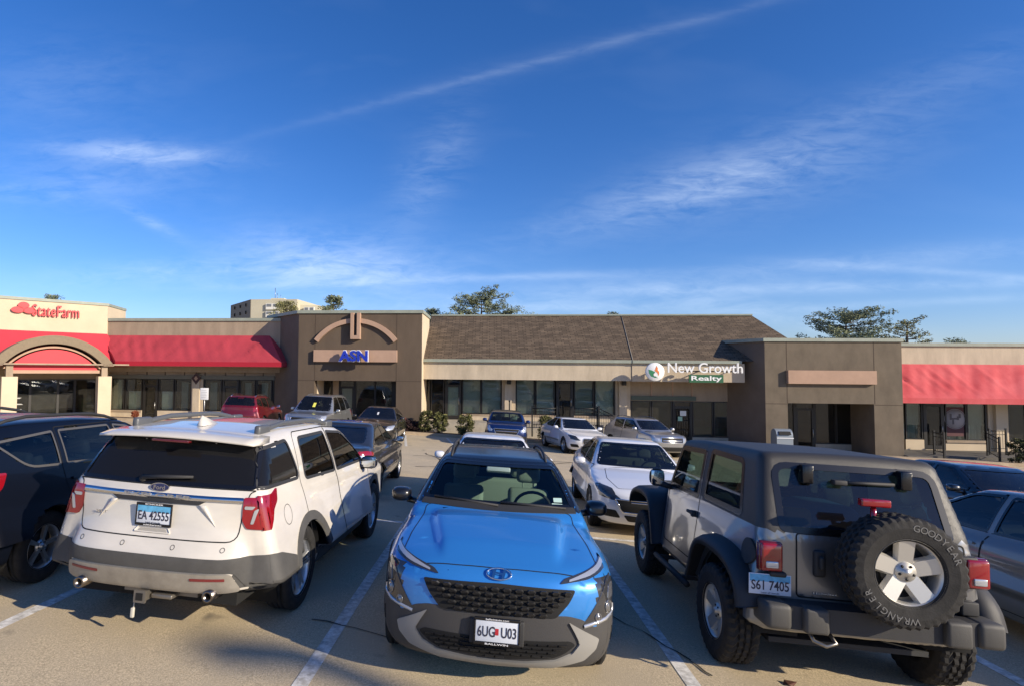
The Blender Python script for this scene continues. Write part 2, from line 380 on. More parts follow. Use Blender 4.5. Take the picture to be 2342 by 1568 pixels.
def X(px, Y, py=880): return at(px, py, Y).x
def Z(px, py, Y): return at(px, py, Y).z
def box_part(name, px0, px1, py0, py1, Y, depth, m, parent, Yb=None):
    """upright box whose front face stands at Y; sizes measured from the view"""
    c = (px0 + px1) / 2; mb = MB().box(X(px0, Y, (py0 + py1) / 2), X(px1, Y, (py0 + py1) / 2), Y, Y + depth, Z(c, py1, Y), Z(c, py0, Y))
    return mb.build(name, m, parent)
def box_w(name, x0, x1, y0, y1, z0, z1, m, parent): return MB().box(x0, x1, y0, y1, z0, z1).build(name, m, parent)
def window(x0, x1, z0, z1, Y, parent, g=None, blind=None, fr=.055, name='window', bz=None, sub=None, dep=.12, by=.22):
    """frame with one pane; optional blind hanging behind the pane"""
    mb = MB()
    mb.box(x0, x0 + fr, Y, Y + dep, z0, z1).box(x1 - fr, x1, Y, Y + dep, z0, z1)
    mb.box(x0 + fr, x1 - fr, Y + .002, Y + dep, z1 - fr, z1).box(x0 + fr, x1 - fr, Y + .002, Y + dep, z0, z0 + fr)
    f = mb.build(name, M_frame, parent)
    MB().box(x0 + fr, x1 - fr, Y + .05, Y + .058, z0 + fr, z1 - fr).build('pane', g or G_shop, f)
    if blind:
        b0 = z0 + fr if bz is None else bz
        MB().box(x0 + fr, x1 - fr, Y + by, Y + by + .02, b0, z1 - .01).build('blind', blind, f)
    return f
def door(x0, x1, z0, z1, Y, parent, g=None, blind=None, trans=.42, handle=1, solid=None):
    mb = MB(); zt = z1 - trans
    for (a, b, c, d) in ((x0, x0 + .09, z0, z1), (x1 - .09, x1, z0, z1), (x0 + .09, x1 - .09, z1 - .07, z1), (x0 + .09, x1 - .09, zt - .06, zt + .06), (x0 + .09, x1 - .09, z0, z0 + .22), (x0 + .09, x0 + .16, z0 + .2, zt), (x1 - .16, x1 - .09, z0 + .2, zt)):
        mb.box(a, b, Y + (.003 if b - a > .1 else 0), Y + .12, c, d)
    f = mb.build('door', M_frame, parent)
    p = MB().box(x0 + .16, x1 - .16, Y + .05, Y + .058, z0 + .22, zt - .06).box(x0 + .09, x1 - .09, Y + .05, Y + .058, zt + .06, z1 - .07); p.build('pane', g or G_shop, f)
    if blind: MB().box(x0 + .16, x1 - .16, Y + .10, Y + .12, z0 + .22, zt - .06).build('blind', blind, f)
    hx = x1 - .13 if handle > 0 else x0 + .13
    if handle: MB().tube([(hx, Y, z0 + .85), (hx, Y - .06, z0 + .87), (hx, Y - .06, z0 + 1.25), (hx, Y, z0 + 1.27)], .014, 6).build('handle', mat('steel', (.6, .6, .58), .3, 1), f)
    return f
def room(x0, x1, Y, z0, z1, parent, depth=4.5, m=None):
    """hollow shop room behind a window wall"""
    m = m or M_room; mb = MB()
    mb.quad((x0, Y + depth, z0), (x1, Y + depth, z0), (x1, Y + depth, z1), (x0, Y + depth, z1))
    mb.quad((x0, Y, z0), (x0, Y + depth, z0), (x0, Y + depth, z1), (x0, Y, z1)); mb.quad((x1, Y, z0), (x1, Y + depth, z0), (x1, Y + depth, z1), (x1, Y, z1))
    mb.quad((x0, Y, z0), (x1, Y, z0), (x1, Y + depth, z0), (x0, Y + depth, z0)); mb.quad((x0, Y, z1), (x1, Y, z1), (x1, Y + depth, z1), (x0, Y + depth, z1))
    return mb.build('interior', m, parent)
def clutter(x0, x1, Y, z0, z1, parent, seed):
    """furniture, shelving, hanging lamps and posters inside a shop"""
    rr = random.Random(seed); mb = MB(); n = int((x1 - x0) / .9)
    for i in range(n):
        x = x0 + (i + .5) * (x1 - x0) / n + rr.uniform(-.3, .3); y = Y + rr.uniform(.7, 3.2); w = rr.uniform(.2, .6); mb.k = rr.randrange(4)
        k = rr.random()
        if k < .35: mb.box(x - w, x + w, y, y + .5, z0, z0 + rr.uniform(.7, 1.1))
        elif k < .6: mb.box(x - w * .6, x + w * .6, y, y + .05, z0 + .6, z0 + rr.uniform(1.3, 2.0))
        elif k < .8: mb.box(x - .25, x + .25, y, y + .4, z0, z0 + .45).box(x - .25, x + .25, y + .36, y + .42, z0 + .45, z0 + .95)
        else: mb.box(x - .4, x + .4, y - .1, y + .1, z1 - .35, z1 - .28)
    return mb.build('furnishings', [mat('shop_pale', (.5, .5, .46), .8), mat('shop_wood', (.22, .13, .07), .6), mat('shop_grey', (.2, .22, .22), .7), mat('shop_dark', (.05, .05, .06), .6)], parent)
def awning(parent, xa0, xa1, Yt, zt, xb0, xb1, Yb, zb, val, m, seed=1, n=40, fold=.02, m_val=None, wet=0):
    """sloping canvas: top edge xa0..xa1 at (Yt, zt), lower edge xb0..xb1 at (Yb, zb), valance val deep; wrinkled a little"""
    rr = random.Random(seed); ph = [(rr.uniform(.5, 3), rr.uniform(0, 6), rr.uniform(.3, 1)) for _ in range(6)]
    rdg = [(rr.uniform(min(xa0, xb0) - 1, max(xa1, xb1)), rr.choice((.03, .02, -.02)) * (2.2 if wet else 0)) for _ in range(int(abs(xa1 - xa0) * .9))]; n = int(abs(xa1 - xa0) / .12)
    mb = MB(); vs = []; rows = 14
    for j in range(rows + 1):
        t = j / rows
        for i in range(n + 1):
            s = i / n; xx = (xa0 + (xa1 - xa0) * s) * (1 - t) + (xb0 + (xb1 - xb0) * s) * t
            rg = sum(a_ * math.exp(-((xx - x_ - wet * 1.1 * t) / .07) ** 2) for x_, a_ in rdg) * math.sin(math.pi * min(1, t * 1.1)) ** .6
            q = rg + sum(a * math.sin(f * (xx * 1.7 + wet * t * 1.6) * 2 + p) for f, p, a in ph) / 3 * fold * math.sin(math.pi * t) ** .5
            vs.append((xx, Yt + (Yb - Yt) * t - q, zt + (zb - zt) * t + q * .6 - .05 * math.sin(math.pi * t)))
    mb.add(vs, [(j * (n + 1) + i, j * (n + 1) + i + 1, (j + 1) * (n + 1) + i + 1, (j + 1) * (n + 1) + i) for j in range(rows) for i in range(n)], True)
    for x, xa in ((xb0, xa0), (xb1, xa1)): mb.add([(xa, Yt, zt), (x, Yb, zb), (x, Yb, zb - val), (x, Yt, zb - val)], [(0, 1, 2, 3)])
    o = mb.build('awning', m, parent)
    v = MB().box(min(xb0, xb1), max(xb0, xb1), Yb - .01, Yb + .01, zb - val, zb); v.build('valance', m_val or m, o)
    return o

# ================================================================== the shops
YF, YW, YT = 31.2, 32.75, 30.5      # fascia, window wall, tower fronts
# ---- brown arched entrance tower
t1 = empty('shop_tower', (X(822, YT), YT, Z(822, 985, YT)), 'dark brown stucco shop tower with a tan arch outline and raised keystone above its doorway', 'building')
inv = Matrix.Translation(-t1.location)
def P(o):   # keep world coordinates of a part although its parent sits elsewhere
    o.matrix_parent_inverse = inv; return o
zt = Z(822, 717, YT); zs = Z(822, 870, YT); zf = zg(-8, YT) - .3
xl, xr, xo0, xo1 = X(681, YT), X(964, YT), X(719, YT), X(906, YT)
TD = 4.0
mb = MB().box(xl, xo0, YT, YT + .5, zf, zs).box(xo1, xr, YT, YT + .5, zf, zs).box(xl, xr, YT, YT + .5, zs, zt)
P(mb.build('wall', M_brown, t1))
P(box_w('side_wall', xr - .4, xr, YT + .5, YT + 3.6, zf, zt, M_cream, t1))  # cream on the brown tower: sun on this return put into the colour
P(box_w('side_wall_sunlit', xr, xr + .02, YT + .003, YT + 3.6, zf, zt - .002, M_cream, t1))  # cream skin hides the brown wall end so the whole return looks sunlit
# slanted return on the left
a = Vector((xl, YT, 0)); b = Vector((X(611, 33.6), 33.6, 0))
P(MB().prism([(a.x, a.y + .004, zf), (b.x, b.y, zf), (b.x, b.y, zt), (a.x, a.y + .004, zt)], (.35, .25, 0)).build('slanted_wall', mat('stucco_brown_grey', (.15, .115, .088), .95, var=.08, scale=1.3, bump=.2, bscale=70), t1))
P(MB().prism([(a.x - .08, a.y - .08, zt), (xr + .08, a.y - .08, zt), (xr + .08, YT + 3.7, zt), (b.x, YT + 3.7, zt), (b.x - .1, b.y - .05, zt)], (0, 0, .17)).build('coping', M_grn, t1))
# reveal lines
ln = MB()
for px in (719, 906): ln.box(X(px, YT) - .02, X(px, YT) + .02, YT - .004, YT, zs, zt)
for (p, q) in ((681, 719), (906, 964)): ln.box(X(p, YT), X(q, YT), YT - .004, YT, zs - .02, zs + .02)
P(ln.build('reveal_line', mat('reveal', (.07, .05, .035), .9), t1))
# band, arch and keystone
bd = MB().box(X(718, YT), X(908, YT), YT - .18, YT, Z(812, 827, YT), Z(812, 800, YT)); P(bd.build('sign_band', M_pink, t1))
cxa = X(812.5, YT); hw = X(908, YT) - cxa; zA = Z(812, 776, YT); zB = Z(812, 728.5, YT); th = .25
arc = []
rr_ = (hw ** 2 + (zB - zA) ** 2) / (2 * (zB - zA)); zc = zB - rr_
a0 = math.asin(hw / rr_)
for (lo, hi) in ((-a0, -.045 * 1.9 / 1), (.045 * 1.9, a0)):
    mb = MB(); n = 18; vs = []
    for i in range(n + 1):
        t = lo + (hi - lo) * i / n
        for r2 in (rr_, rr_ - th if abs(t) < a0 - .001 else rr_ - th):
            for y in (YT - .16, YT): vs.append((cxa + r2 * math.sin(t) if r2 == rr_ or True else 0, y, zc + r2 * math.cos(t)))
    fs = []
    for i in range(n):
        p = 4 * i; q = p + 4
        fs += [(p, q, q + 2, p + 2), (p, p + 1, q + 1, q), (p + 2, q + 2, q + 3, p + 3)]
    fs += [(0, 2, 3, 1), (4 * n, 4 * n + 1, 4 * n + 3, 4 * n + 2)]
    P(MB().add(vs, fs).build('arch_trim', M_pink, t1))
kx0, kx1 = X(802.5, YT), X(824, YT); kz1, kz0 = Z(813, 716.5, YT), Z(813, 776, YT); kt = .17
P(MB().box(kx0, kx0 + kt, YT - .30, YT, kz0, kz1).box(kx1 - kt, kx1, YT - .30, YT, kz0, kz1).box(kx0 + kt, kx1 - kt, YT - .30, YT, kz0, kz0 + .2).build('keystone', M_pink, t1))
P(box_w('keystone_recess', kx0 + kt, kx1 - kt, YT - .02, YT, kz0 + .2, kz1, M_frame, t1))
# recessed entrance
yb = YT + 1.8; zi = Z(812, 873, YT) ; fl = Z(812, 986, yb)
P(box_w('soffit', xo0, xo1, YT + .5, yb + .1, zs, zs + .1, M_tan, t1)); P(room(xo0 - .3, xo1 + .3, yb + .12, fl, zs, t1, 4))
P(box_w('floor', xo0, xo1, YT, yb + .1, fl - .3, fl, M_conc, t1))
P(MB().box(xo0 - .02, xo0, YT + .5, yb, fl, zs).build('jamb', M_cream, t1)); P(MB().box(xo1, xo1 + .02, YT + .5, yb, fl, zs).build('jamb', M_brown, t1))  # left jamb cream to look sunlit, right jamb stays brown
P(clutter(xo0 + .5, xo1, yb + .3, fl, zs, t1, 6))
ex = [X(p, yb) for p in (724, 762, 775, 812, 858, 898)]
P(box_w('wall_panel', ex[1], ex[2], yb - .02, yb + .1, fl, zs, M_tan, t1))
P(window(xo0, ex[1], fl, zs, yb, t1, G_shop_d)); P(door(ex[2], ex[3], fl, zs, yb, t1, G_shop, M_blind_d))
P(window(ex[3], ex[4], fl + .3, zs, yb, t1, G_shop)); P(window(ex[4], ex[5], fl + .3, zs, yb, t1, G_shop)); P(box_w('wall_panel', ex[5], xo1, yb - .01, yb + .1, fl, zs, M_frame, t1))
P(box_w('base_wall', ex[3], ex[5], yb - .02, yb + .1, fl, fl + .3, M_tan, t1))
# letters
def letters(txt, px0, px1, py0, py1, Y, m, name='sign_letters', depth=.1, bold=.0, parent=None, back=None, backoff=.0, m2=None):
    c = (px0 + px1) / 2; x0, x1, z0, z1 = X(px0, Y, py0), X(px1, Y, py0), Z(c, py1, Y), Z(c, py0, Y)
    me = fit_text(txt, x1 - x0, z1 - z0, depth, bold); M4 = Matrix.Translation(((x0 + x1) / 2, Y, (z0 + z1) / 2)) @ XZ
    mb = MB().mesh(me, M4)
    return mb.build(name, m, parent, flat=True)
YS = YT - .55
s1 = letters('ASN', 776, 841, 801, 825.5, YS, mat('sign_blue', (.012, .035, .42), .4), 'sign_letters', .12, .028)
tag(s1, 'blue three letter shop sign ASN on the tan band below the arch', 'sign')
wb = letters('ASN', 774.3, 842.7, 799.6, 827, YS + .09, mat('sign_white', (.8, .8, .82), .5), 'letter_edge', .10, .06, s1)
st = MB()
for px in (787, 808, 829):
    st.tube([(X(px, YS), YS + .1, Z(px, 813, YS)), (X(px, YS), YT - .1, Z(px, 813, YS))], .03, 6)
st.build('mount', M_frame, s1)

# ---- middle building with the shingle roof
t2 = empty('shop_building', (X(1300, YF), YF, 0), 'long beige shop building under a brown shingle roof, between the two brown towers', 'building')
inv = Matrix.Translation(-t2.location)
xe0, xe1 = xr + .02, X(1700, YF); zE = Z(1300, 823, YF); YR = 35.4; xr1 = X(1719, YR, 722); zR = Z(1350, 722, YR)
xh = X(1885, YF, 822) - .6
def roofmesh(poly, name, parent, m):
    o = MB().add(poly, [tuple(range(len(poly)))]).build(name, m, parent)
    uvl = o.data.uv_layers.new(name='UVMap'); sl = math.hypot(YR - YF, zR - zE)
    for lp in o.data.loops:
        v = o.data.vertices[lp.vertex_index].co; uvl.data[lp.index].uv = (v.x, (v.z - zE) / (zR - zE) * sl)
    return P(o)
xs_ = X(1420, YR, 727); xs2 = X(1445, YF, 822)
roofmesh([(xe0, YF - .1, zE), (xs2, YF - .1, zE), (xs_, YR, zR), (xe0, YR, zR)], 'roof', t2, M_roof)
zE2 = zE - .005
roofmesh([(xs2 + .05, YF - .1, zE2), (xh + .6, YF - .1, zE2), (xr1, YR, zR - .005), (xs_ + .05, YR, zR - .005)], 'roof', t2, M_roof)
o = MB().add([(xh + .6, YF - .1, zE2), (xh + .6, YR + 4.2, zE2), (xr1, YR, zR - .005)], [(0, 1, 2)]).build('roof_hip', M_roof, t2); P(o)
P(MB().add([(xe0, YR, zR), (xr1, YR, zR), (xh + .6, YR + 4.2, zE), (xe0, YR + 4.2, zE)], [(0, 1, 2, 3)]).build('roof_back', M_roof, t2))
P(MB().tube([(xs2 + .02, YF - .13, zE + .0), (xs_ + .02, YR, zR + .02)], .022, 6).build('roof_joint', mat('flashing', (.22, .20, .17), .5), t2))
P(box_w('ridge_cap', xe0, xr1, YR - .12, YR + .12, zR - .02, zR + .07, M_grn, t2))
zg1 = Z(1300, 829, YF)
P(box_w('gutter', xe0, xs2 - .02, YF - .16, YF + .1, zg1, zE + .02, M_grn, t2)); P(box_w('gutter', xs2, X(1694, YF), YF - .19, YF + .1, zg1 + .004, zE + .015, M_grn, t2))
zfb = Z(1300, 869, YF)
P(box_w('fascia', xe0, xs2 - .02, YF, YF + .3, zfb, zg1, M_beige, t2)); P(box_w('fascia', xs2, X(1703, YF), YF - .03, YF + .3, zfb - .02, zg1 + .004, M_beige, t2))
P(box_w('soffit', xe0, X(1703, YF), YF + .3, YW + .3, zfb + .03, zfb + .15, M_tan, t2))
zfl = Z(1290, 962, YW); zsill = Z(1290, 949, YW); ztop = zfb + .03
P(room(xe0, X(1412, YW), YW + .13, zfl, ztop, t2, 4.5)); P(room(X(1441, YW) - .1, X(1684, YW), YW + .13, Z(1560, 1006, YW), ztop - 1.0, t2, 4.5))
P(clutter(xe0, X(1412, YW), YW, zfl, ztop, t2, 3)); P(clutter(X(1441, YW), X(1684, YW), YW, Z(1560, 1006, YW), ztop - 1.0, t2, 4))
wl = [(966, 984, 0, 'n'), (986, 1016, 0, 'n'), (1018, 1055, 0, 'd'), (1057, 1100, 1, 'b'), (1101, 1147, 1, 'b'), (1180, 1223, 1, 'b'), (1225, 1269, 1, 'b'), (1272, 1311, 0, 'D'), (1313, 1358, 1, 'b'), (1360, 1406, 1, 'b')]
for (p, q, s_, k) in wl:
    x0, x1 = X(p, YW), X(q, YW)
    if k == 'n': P(window(x0, x1, zfl + .1, ztop, YW, t2, G_shop_d, None))
    elif k == 'd': P(door(x0, x1, zfl, ztop, YW, t2, G_shop, M_blind))
    elif k == 'D': P(door(x0, x1, zfl, ztop, YW, t2, G_shop_d, None, .1))
    else: P(window(x0, x1, zsill, ztop, YW, t2, G_shop, M_blind_d if p in (1313,) else M_blind))
mb = MB()
for (p, q) in ((1056, 1148), (1179, 1271), (1312, 1407)): mb.box(X(p, YW), X(q, YW), YW - .02, YW + .12, zfl - .8, zsill)
mb.box(X(966, YW), X(1056, YW), YW - .02, YW + .12, zfl - .8, zfl).box(X(1271, YW), X(1312, YW), YW - .02, YW + .12, zfl - .8, zfl)
P(mb.build('base_wall', M_beige, t2))
P(MB().box(X(1056, YW), X(1148, YW), YW - .05, YW - .02, zsill - .09, zsill).box(X(1179, YW), X(1271, YW), YW - .05, YW - .02, zsill - .09, zsill).box(X(1312, YW), X(1407, YW), YW - .05, YW - .02, zsill - .09, zsill).build('sill', M_tan, t2))
for (p, q) in ((1148, 1179), (1407, 1441)):
    x0, x1 = X(p, YW), X(q, YW); cw = (x1 - x0)
    P(MB().box(x0, x1, YW - .05, YW + .2, zfl - .9, ztop).box(x0 + cw * .2, x1 - cw * .28, YW - .25, YW - .05, zfl - .9, ztop).build('pier', M_beige, t2))
    P(MB().rbox((x0 + x1) / 2 - .12, (x0 + x1) / 2 + .12, YW - .42, YW - .25, ztop - .3, ztop - .06, .03).build('wall_lamp', M_frame, t2))
# right bay: panels, header, green-tinted windows, barred door
zh0, zh1 = Z(1516, 915.5, YW), Z(1516, 905, YW); zl = Z(1560, 1006, YW); zs3 = Z(1560, 998, YW)
P(box_w('wall', X(1441, YW), X(1703, YW), YW - .02, YW + .15, zh0, ztop, M_tan, t2))
P(box_w('header', X(1443, YW), X(1590, YW), YW - .12, YW - .02, zh0 + .03, zh1, mat('header_green', (.085, .11, .085), .7), t2))
bt = MB()
for p in (1489.5, 1538, 1582): bt.box(X(p, YW) - .03, X(p, YW) + .03, YW - .05, YW - .02, zh1, ztop)
P(bt.build('panel_joint', M_pink, t2))
Gg = glass('shop_glass_green', (.13, .30, .22), .12, dust=.1)
for (p, q, b_) in ((1443, 1489, 1), (1490.5, 1537, 1), (1583, 1630, 1), (1631.5, 1679, 1)):
    P(window(X(p, YW), X(q, YW), zs3 + .0, zh0, YW, t2, Gg, None))
P(box_w('base_wall', X(1443, YW), X(1538, YW), YW - .02, YW + .12, zl - .5, zs3, M_beige, t2)); P(box_w('base_wall', X(1582, YW), X(1680, YW), YW - .02, YW + .12, zl - .5, zs3, M_beige, t2))
P(box_w('blind_box', X(1583, YW) + .05, X(1630, YW) - .1, YW + .2, YW + .25, zs3 + .05, zs3 + .55, M_blind, t2)); P(box_w('blind_box', X(1632, YW) + .05, X(1679, YW) - .1, YW + .2, YW + .25, zs3 + .05, zs3 + .5, M_blind, t2))
d_ = P(door(X(1538.5, YW), X(1582, YW), zl, zh0, YW, t2, G_shop_d, None, .35))
br_ = MB()
dx0, dx1 = X(1544, YW), X(1576, YW); dz1 = zh0 - .45
for i in range(7): xx = dx0 + (dx1 - dx0) * i / 6; br_.tube([(xx, YW - .08, zl + .05), (xx, YW - .08, dz1)], .014, 5)
for z in (zl + .1, zl + .6, zl + 1.1, zl + 1.6, dz1): br_.tube([(dx0, YW - .08, z), (dx1, YW - .08, z)], .016, 5)
P(br_.build('security_bars', M_frame, t2))
P(box_w('notice', X(1553, YW), X(1567, YW), YW - .11, YW - .10, Z(1560, 949.5, YW), Z(1560, 938, YW), mat('paper', (.7, .7, .66), .8), t2))
P(box_w('notice', X(1548, YW), X(1558, YW), YW - .115, YW - .105, Z(1553, 961, YW), Z(1553, 951, YW), mat('paper_green', (.3, .5, .38), .8), t2))
P(MB().box(X(1680, YW), X(1703, YW), YW - .03, YW + .2, zl - .5, zh0).box(X(1686, YW), X(1694, YW), YW - .2, YW - .03, zl - .5, zh0).build('pier', M_beige, t2))
# walks in front of it
for nm, x0, x1, y0, y1, lv in (('walk', xe0, X(1412, YW), 30.9, YW + .1, zfl), ('walk', X(1441, YW) - .1, X(1703, YW), 30.3, YW + .1, zl)):
    P(tag(box_w(nm, x0, x1, y0, y1, lv - 1.2, lv, M_conc, t2)))
# sign of the office on the right bay: disc, white letters, green board
YG = YF - .78
g0 = empty('shop_sign', at(1590, 850, YG), 'white lettered office sign with round green and orange logo reading New Growth Realty', 'sign'); inv = Matrix.Translation(-g0.location)
dc = at(1497.5, 849.5, YG); dr = (X(1519, YG) - X(1476, YG)) / 2
M_w = mat('sign_white_face', (.82, .82, .80), .4)
P(MB().lathe([(0, -.06), (dr * .96, -.06), (dr, -.04), (dr, .06), (0, .06)], 48, 'y', dc).build('logo_disc', M_w, g0))
def flat(name, pts, y, m, parent, c=dc, s=dr, d=.008): return P(MB().prism([(c.x + a * s, y, c.z + b * s) for a, b in pts], (0, d, 0)).build(name, m, parent))
flat('logo_leaf', [(-.70, .25), (-.35, .18), (0, -.02), (.18, -.22), (.05, -.30), (-.1, -.42), (.3, -.66), (-.05, -.62), (-.42, -.48), (-.62, -.2)], dc.y - .07, mat('logo_green', (.03, .20, .085), .5), g0)
flat('logo_flame', [(.18, .68), (.30, .42), (.28, .2), (.42, .05), (.44, -.2), (.34, -.42), (.3, -.2), (.16, -.02), (-.05, .12), (.05, .38)], dc.y - .07, mat('logo_orange', (.75, .22, .06), .5), g0)
flat('logo_house', [(-.18, -.25), (0, -.05), (.2, -.25), (.2, -.5), (-.15, -.45)], dc.y - .082, M_w, g0)
P(letters('New Growth', 1527, 1698, 829, 852, YG, M_w, 'letters', .10, .008, g0))
P(box_w('board', X(1576, YG), X(1654, YG), YG - .05, YG + .06, Z(1610, 874, YG), Z(1610, 856, YG), mat('sign_green', (.02, .11, .045), .5), g0))
P(letters('Realty', 1581, 1651, 858.5, 872.5, YG - .055, M_w, 'letters', .02, .02, g0))
P(MB().tube([(X(1545, YG), YG + .08, dc.z + .05), (X(1690, YG), YG + .08, dc.z + .05)], .03, 6).tube([(dc.x, dc.y + .06, dc.z), (dc.x, YF, dc.z)], .04, 6).tube([(X(1610, YG), YG + .08, dc.z + .05), (X(1610, YG), YF, dc.z + .05)], .03, 6).tube([(X(1680, YG), YG + .08, dc.z + .05), (X(1680, YG), YF, dc.z + .05)], .03, 6).build('mount', M_frame, g0))

# ---- right olive-brown tower
t3 = empty('shop_tower', (X(1906, YT), YT, 0), 'square olive brown shop tower with a blank tan sign band above a dark porch', 'building'); inv = Matrix.Translation(-t3.location)
zt = Z(1906, 781, YT); zs = Z(1906, 922, YT); zf = Z(1906, 1034, YT) - .8
xl, xr3, xo0, xo1 = X(1750, YT), X(2064, YT), X(1800.5, YT), X(1998, YT)
P(MB().box(xl, xo0, YT, YT + .5, zf, zs).box(xo1, xr3, YT, YT + .5, zf, zs).box(xl, xr3, YT, YT + .5, zs, zt).build('wall', M_brown2, t3))
P(box_w('side_wall', xr3 - .4, xr3, YT + .5, YT + 3.6, zf, zt, M_brown2, t3))
bx_ = X(1640, 33.4)
P(MB().prism([(xl, YT + .004, zf), (bx_, 33.4, zf), (bx_, 33.4, zt), (xl, YT + .004, zt)], (.35, .25, 0)).build('slanted_wall', MATS['stucco_brown_grey'], t3))
P(MB().prism([(xl - .08, YT - .08, zt), (xr3 + .06, YT - .08, zt), (xr3 + .06, YT + 3.7, zt), (bx_, YT + 3.7, zt), (bx_ - .1, 33.35, zt)], (0, 0, .17)).build('coping', M_grn, t3))
ln = MB()
for px in (1800, 2000): ln.box(X(px, YT) - .018, X(px, YT) + .018, YT - .004, YT, zs, zt)
zj = Z(1906, 924, YT)
for (p, q) in ((1750, 1800), (2000, 2064)): ln.box(X(p, YT), X(q, YT), YT - .004, YT, zj - .018, zj + .018)
P(ln.build('reveal_line', MATS['reveal'], t3))
P(box_w('sign_band', X(1799, YT), X(2000, YT), YT - .2, YT, Z(1900, 877, YT), Z(1900, 846.5, YT), M_pink, t3))
yb = YT + 1.9; fl = Z(1900, 1036, yb)
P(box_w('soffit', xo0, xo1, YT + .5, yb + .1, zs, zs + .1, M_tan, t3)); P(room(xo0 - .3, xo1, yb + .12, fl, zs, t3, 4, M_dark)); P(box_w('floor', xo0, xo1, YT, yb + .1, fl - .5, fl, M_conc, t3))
P(MB().box(xo1, xo1 + .02, YT + .5, yb, fl, zs).build('jamb', M_brown2, t3)); P(MB().box(xo0 - .02, xo0, YT + .5, yb, fl, zs).build('jamb', M_brown2, t3))
P(clutter(xo0 + .5, xo1, yb + .3, fl, zs, t3, 8))
e3 = [X(p, yb) for p in (1806, 1816, 1862, 1960, 1971)]
P(window(xo0, e3[1], fl, zs, yb, t3, G_shop_d)); P(door(e3[1], e3[2], fl, zs, yb, t3, G_shop_d)); P(window(e3[2], (e3[2] + e3[3]) / 2, fl + .5, zs, yb, t3, G_shop_d)); P(window((e3[2] + e3[3]) / 2, e3[3], fl + .5, zs, yb, t3, G_shop_d))
P(box_w('base_wall', e3[2], e3[3], yb - .03, yb + .1, fl, fl + .5, M_beige, t3)); P(MB().box(e3[3], X(1998, yb), yb - .03, yb + .1, fl, zs).box(e3[4], X(1982, yb), yb - .25, yb - .03, fl, zs).build('pier', M_beige, t3))

# ---- right wing with faded red awning
t4 = empty('shop_building', (X(2200, YF), YF, 0), 'tan shop wing with a sun-faded red awning and steps, right of the olive tower', 'building'); inv = Matrix.Translation(-t4.location)
x0, x1 = xr3 + .003, 36.0; zc1 = Z(2200, 791.5, YF + 1.1)
P(box_w('wall', x0, x1, YF + 1.1, YF + 1.4, Z(2200, 905, YF), zc1, M_beige, t4)); P(box_w('coping', x0, x1, YF + 1.0, YF + 1.6, zc1, zc1 + .17, M_grn, t4))
P(box_w('roof', x0, x1, YF + 1.6, YF + 12, zc1 - .1, zc1 + .02, M_conc, t4))
YA = 31.0; zb_ = Z(2200, 910, YA); zv = Z(2200, 922.5, YA)
P(awning(t4, x0, x1, YF + 1.1, Z(2200, 832.5, YF + 1.1), x0, x1, YA, zb_, zb_ - zv, M_red2, 4, 60, .05, wet=1))
zw = Z(2200, 922, YA) + .05; fl4 = Z(2150, 1027, YW); Yw = YW
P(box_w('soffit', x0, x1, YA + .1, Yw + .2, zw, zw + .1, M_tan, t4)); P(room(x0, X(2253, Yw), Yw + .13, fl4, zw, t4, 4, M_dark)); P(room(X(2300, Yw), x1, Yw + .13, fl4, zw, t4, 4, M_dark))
sl4 = Z(2220, 1006, Yw)
for (p, q, k) in ((2069, 2108, 'w'), (2110, 2157, 'd'), (2160, 2208, 'l'), (2209, 2254, 'w'), (2303, 2345, 'w'), (2347, 2400, 'w'), (2402, 2460, 'w')):
    a_, b_ = X(p, Yw), X(q, Yw)
    if k == 'd': P(door(a_, b_, fl4, zw, Yw, t4, G_shop_d, M_dark, .25))
    else:
        f = P(window(a_, b_, sl4, zw, Yw, t4, G_shop if p < 2300 else G_shop_d, M_blind_d if p < 2300 else None, bz=Z(2200, 972, Yw)))
        if p < 2300: MB().box(a_ + .06, b_ - .06, Yw + .3, Yw + .32, sl4, zw - .3).build('curtain', M_curt, f)
        if k == 'l':
            cx_, cz_ = X(2183, Yw), Z(2183, 957, Yw); rr2 = .53
            MB().box(a_ + .08, b_ - .1, Yw + .04, Yw + .046, cz_ - .9, cz_ + .62).build('poster', mat('poster_maroon', (.09, .02, .025), .6), f)
            MB().lathe([(0, Yw + .03), (rr2 * .9, Yw + .03), (rr2 * .9, Yw + .036), (0, Yw + .036)], 40, 'y', (cx_, 0, cz_)).lathe([(rr2 * .94, Yw + .03), (rr2, Yw + .03), (rr2, Yw + .036), (rr2 * .94, Yw + .036)], 40, 'y', (cx_, 0, cz_)).build('logo_disc', mat('logo_grey', (.36, .34, .36), .6), f)
            mh = MB().box(cx_ - .27, cx_ - .17, Yw + .02, Yw + .026, cz_ - .05, cz_ + .27).box(cx_ + .17, cx_ + .27, Yw + .02, Yw + .026, cz_ + .05, cz_ + .27).box(cx_ - .17, cx_ + .17, Yw + .021, Yw + .026, cz_ - .03, cz_ + .06).box(cx_ + .08, cx_ + .18, Yw + .0205, Yw + .0255, cz_ - .05, cz_ + .14).box(cx_ - .15, cx_ - .06, Yw + .02, Yw + .026, cz_ - .28, cz_ - .03)
            mh.build('logo_mark', mat('logo_dark', (.10, .09, .10), .6), f)
mb = MB()
for (p, q) in ((2067, 2109), (2158, 2256), (2302, 2470)): mb.box(X(p, Yw), X(q, Yw), Yw - .03, Yw + .12, fl4 - .8, sl4)
mb.box(X(2109, Yw), X(2158, Yw), Yw - .03, Yw + .12, fl4 - .8, fl4)
P(mb.build('base_wall', M_cream, t4))
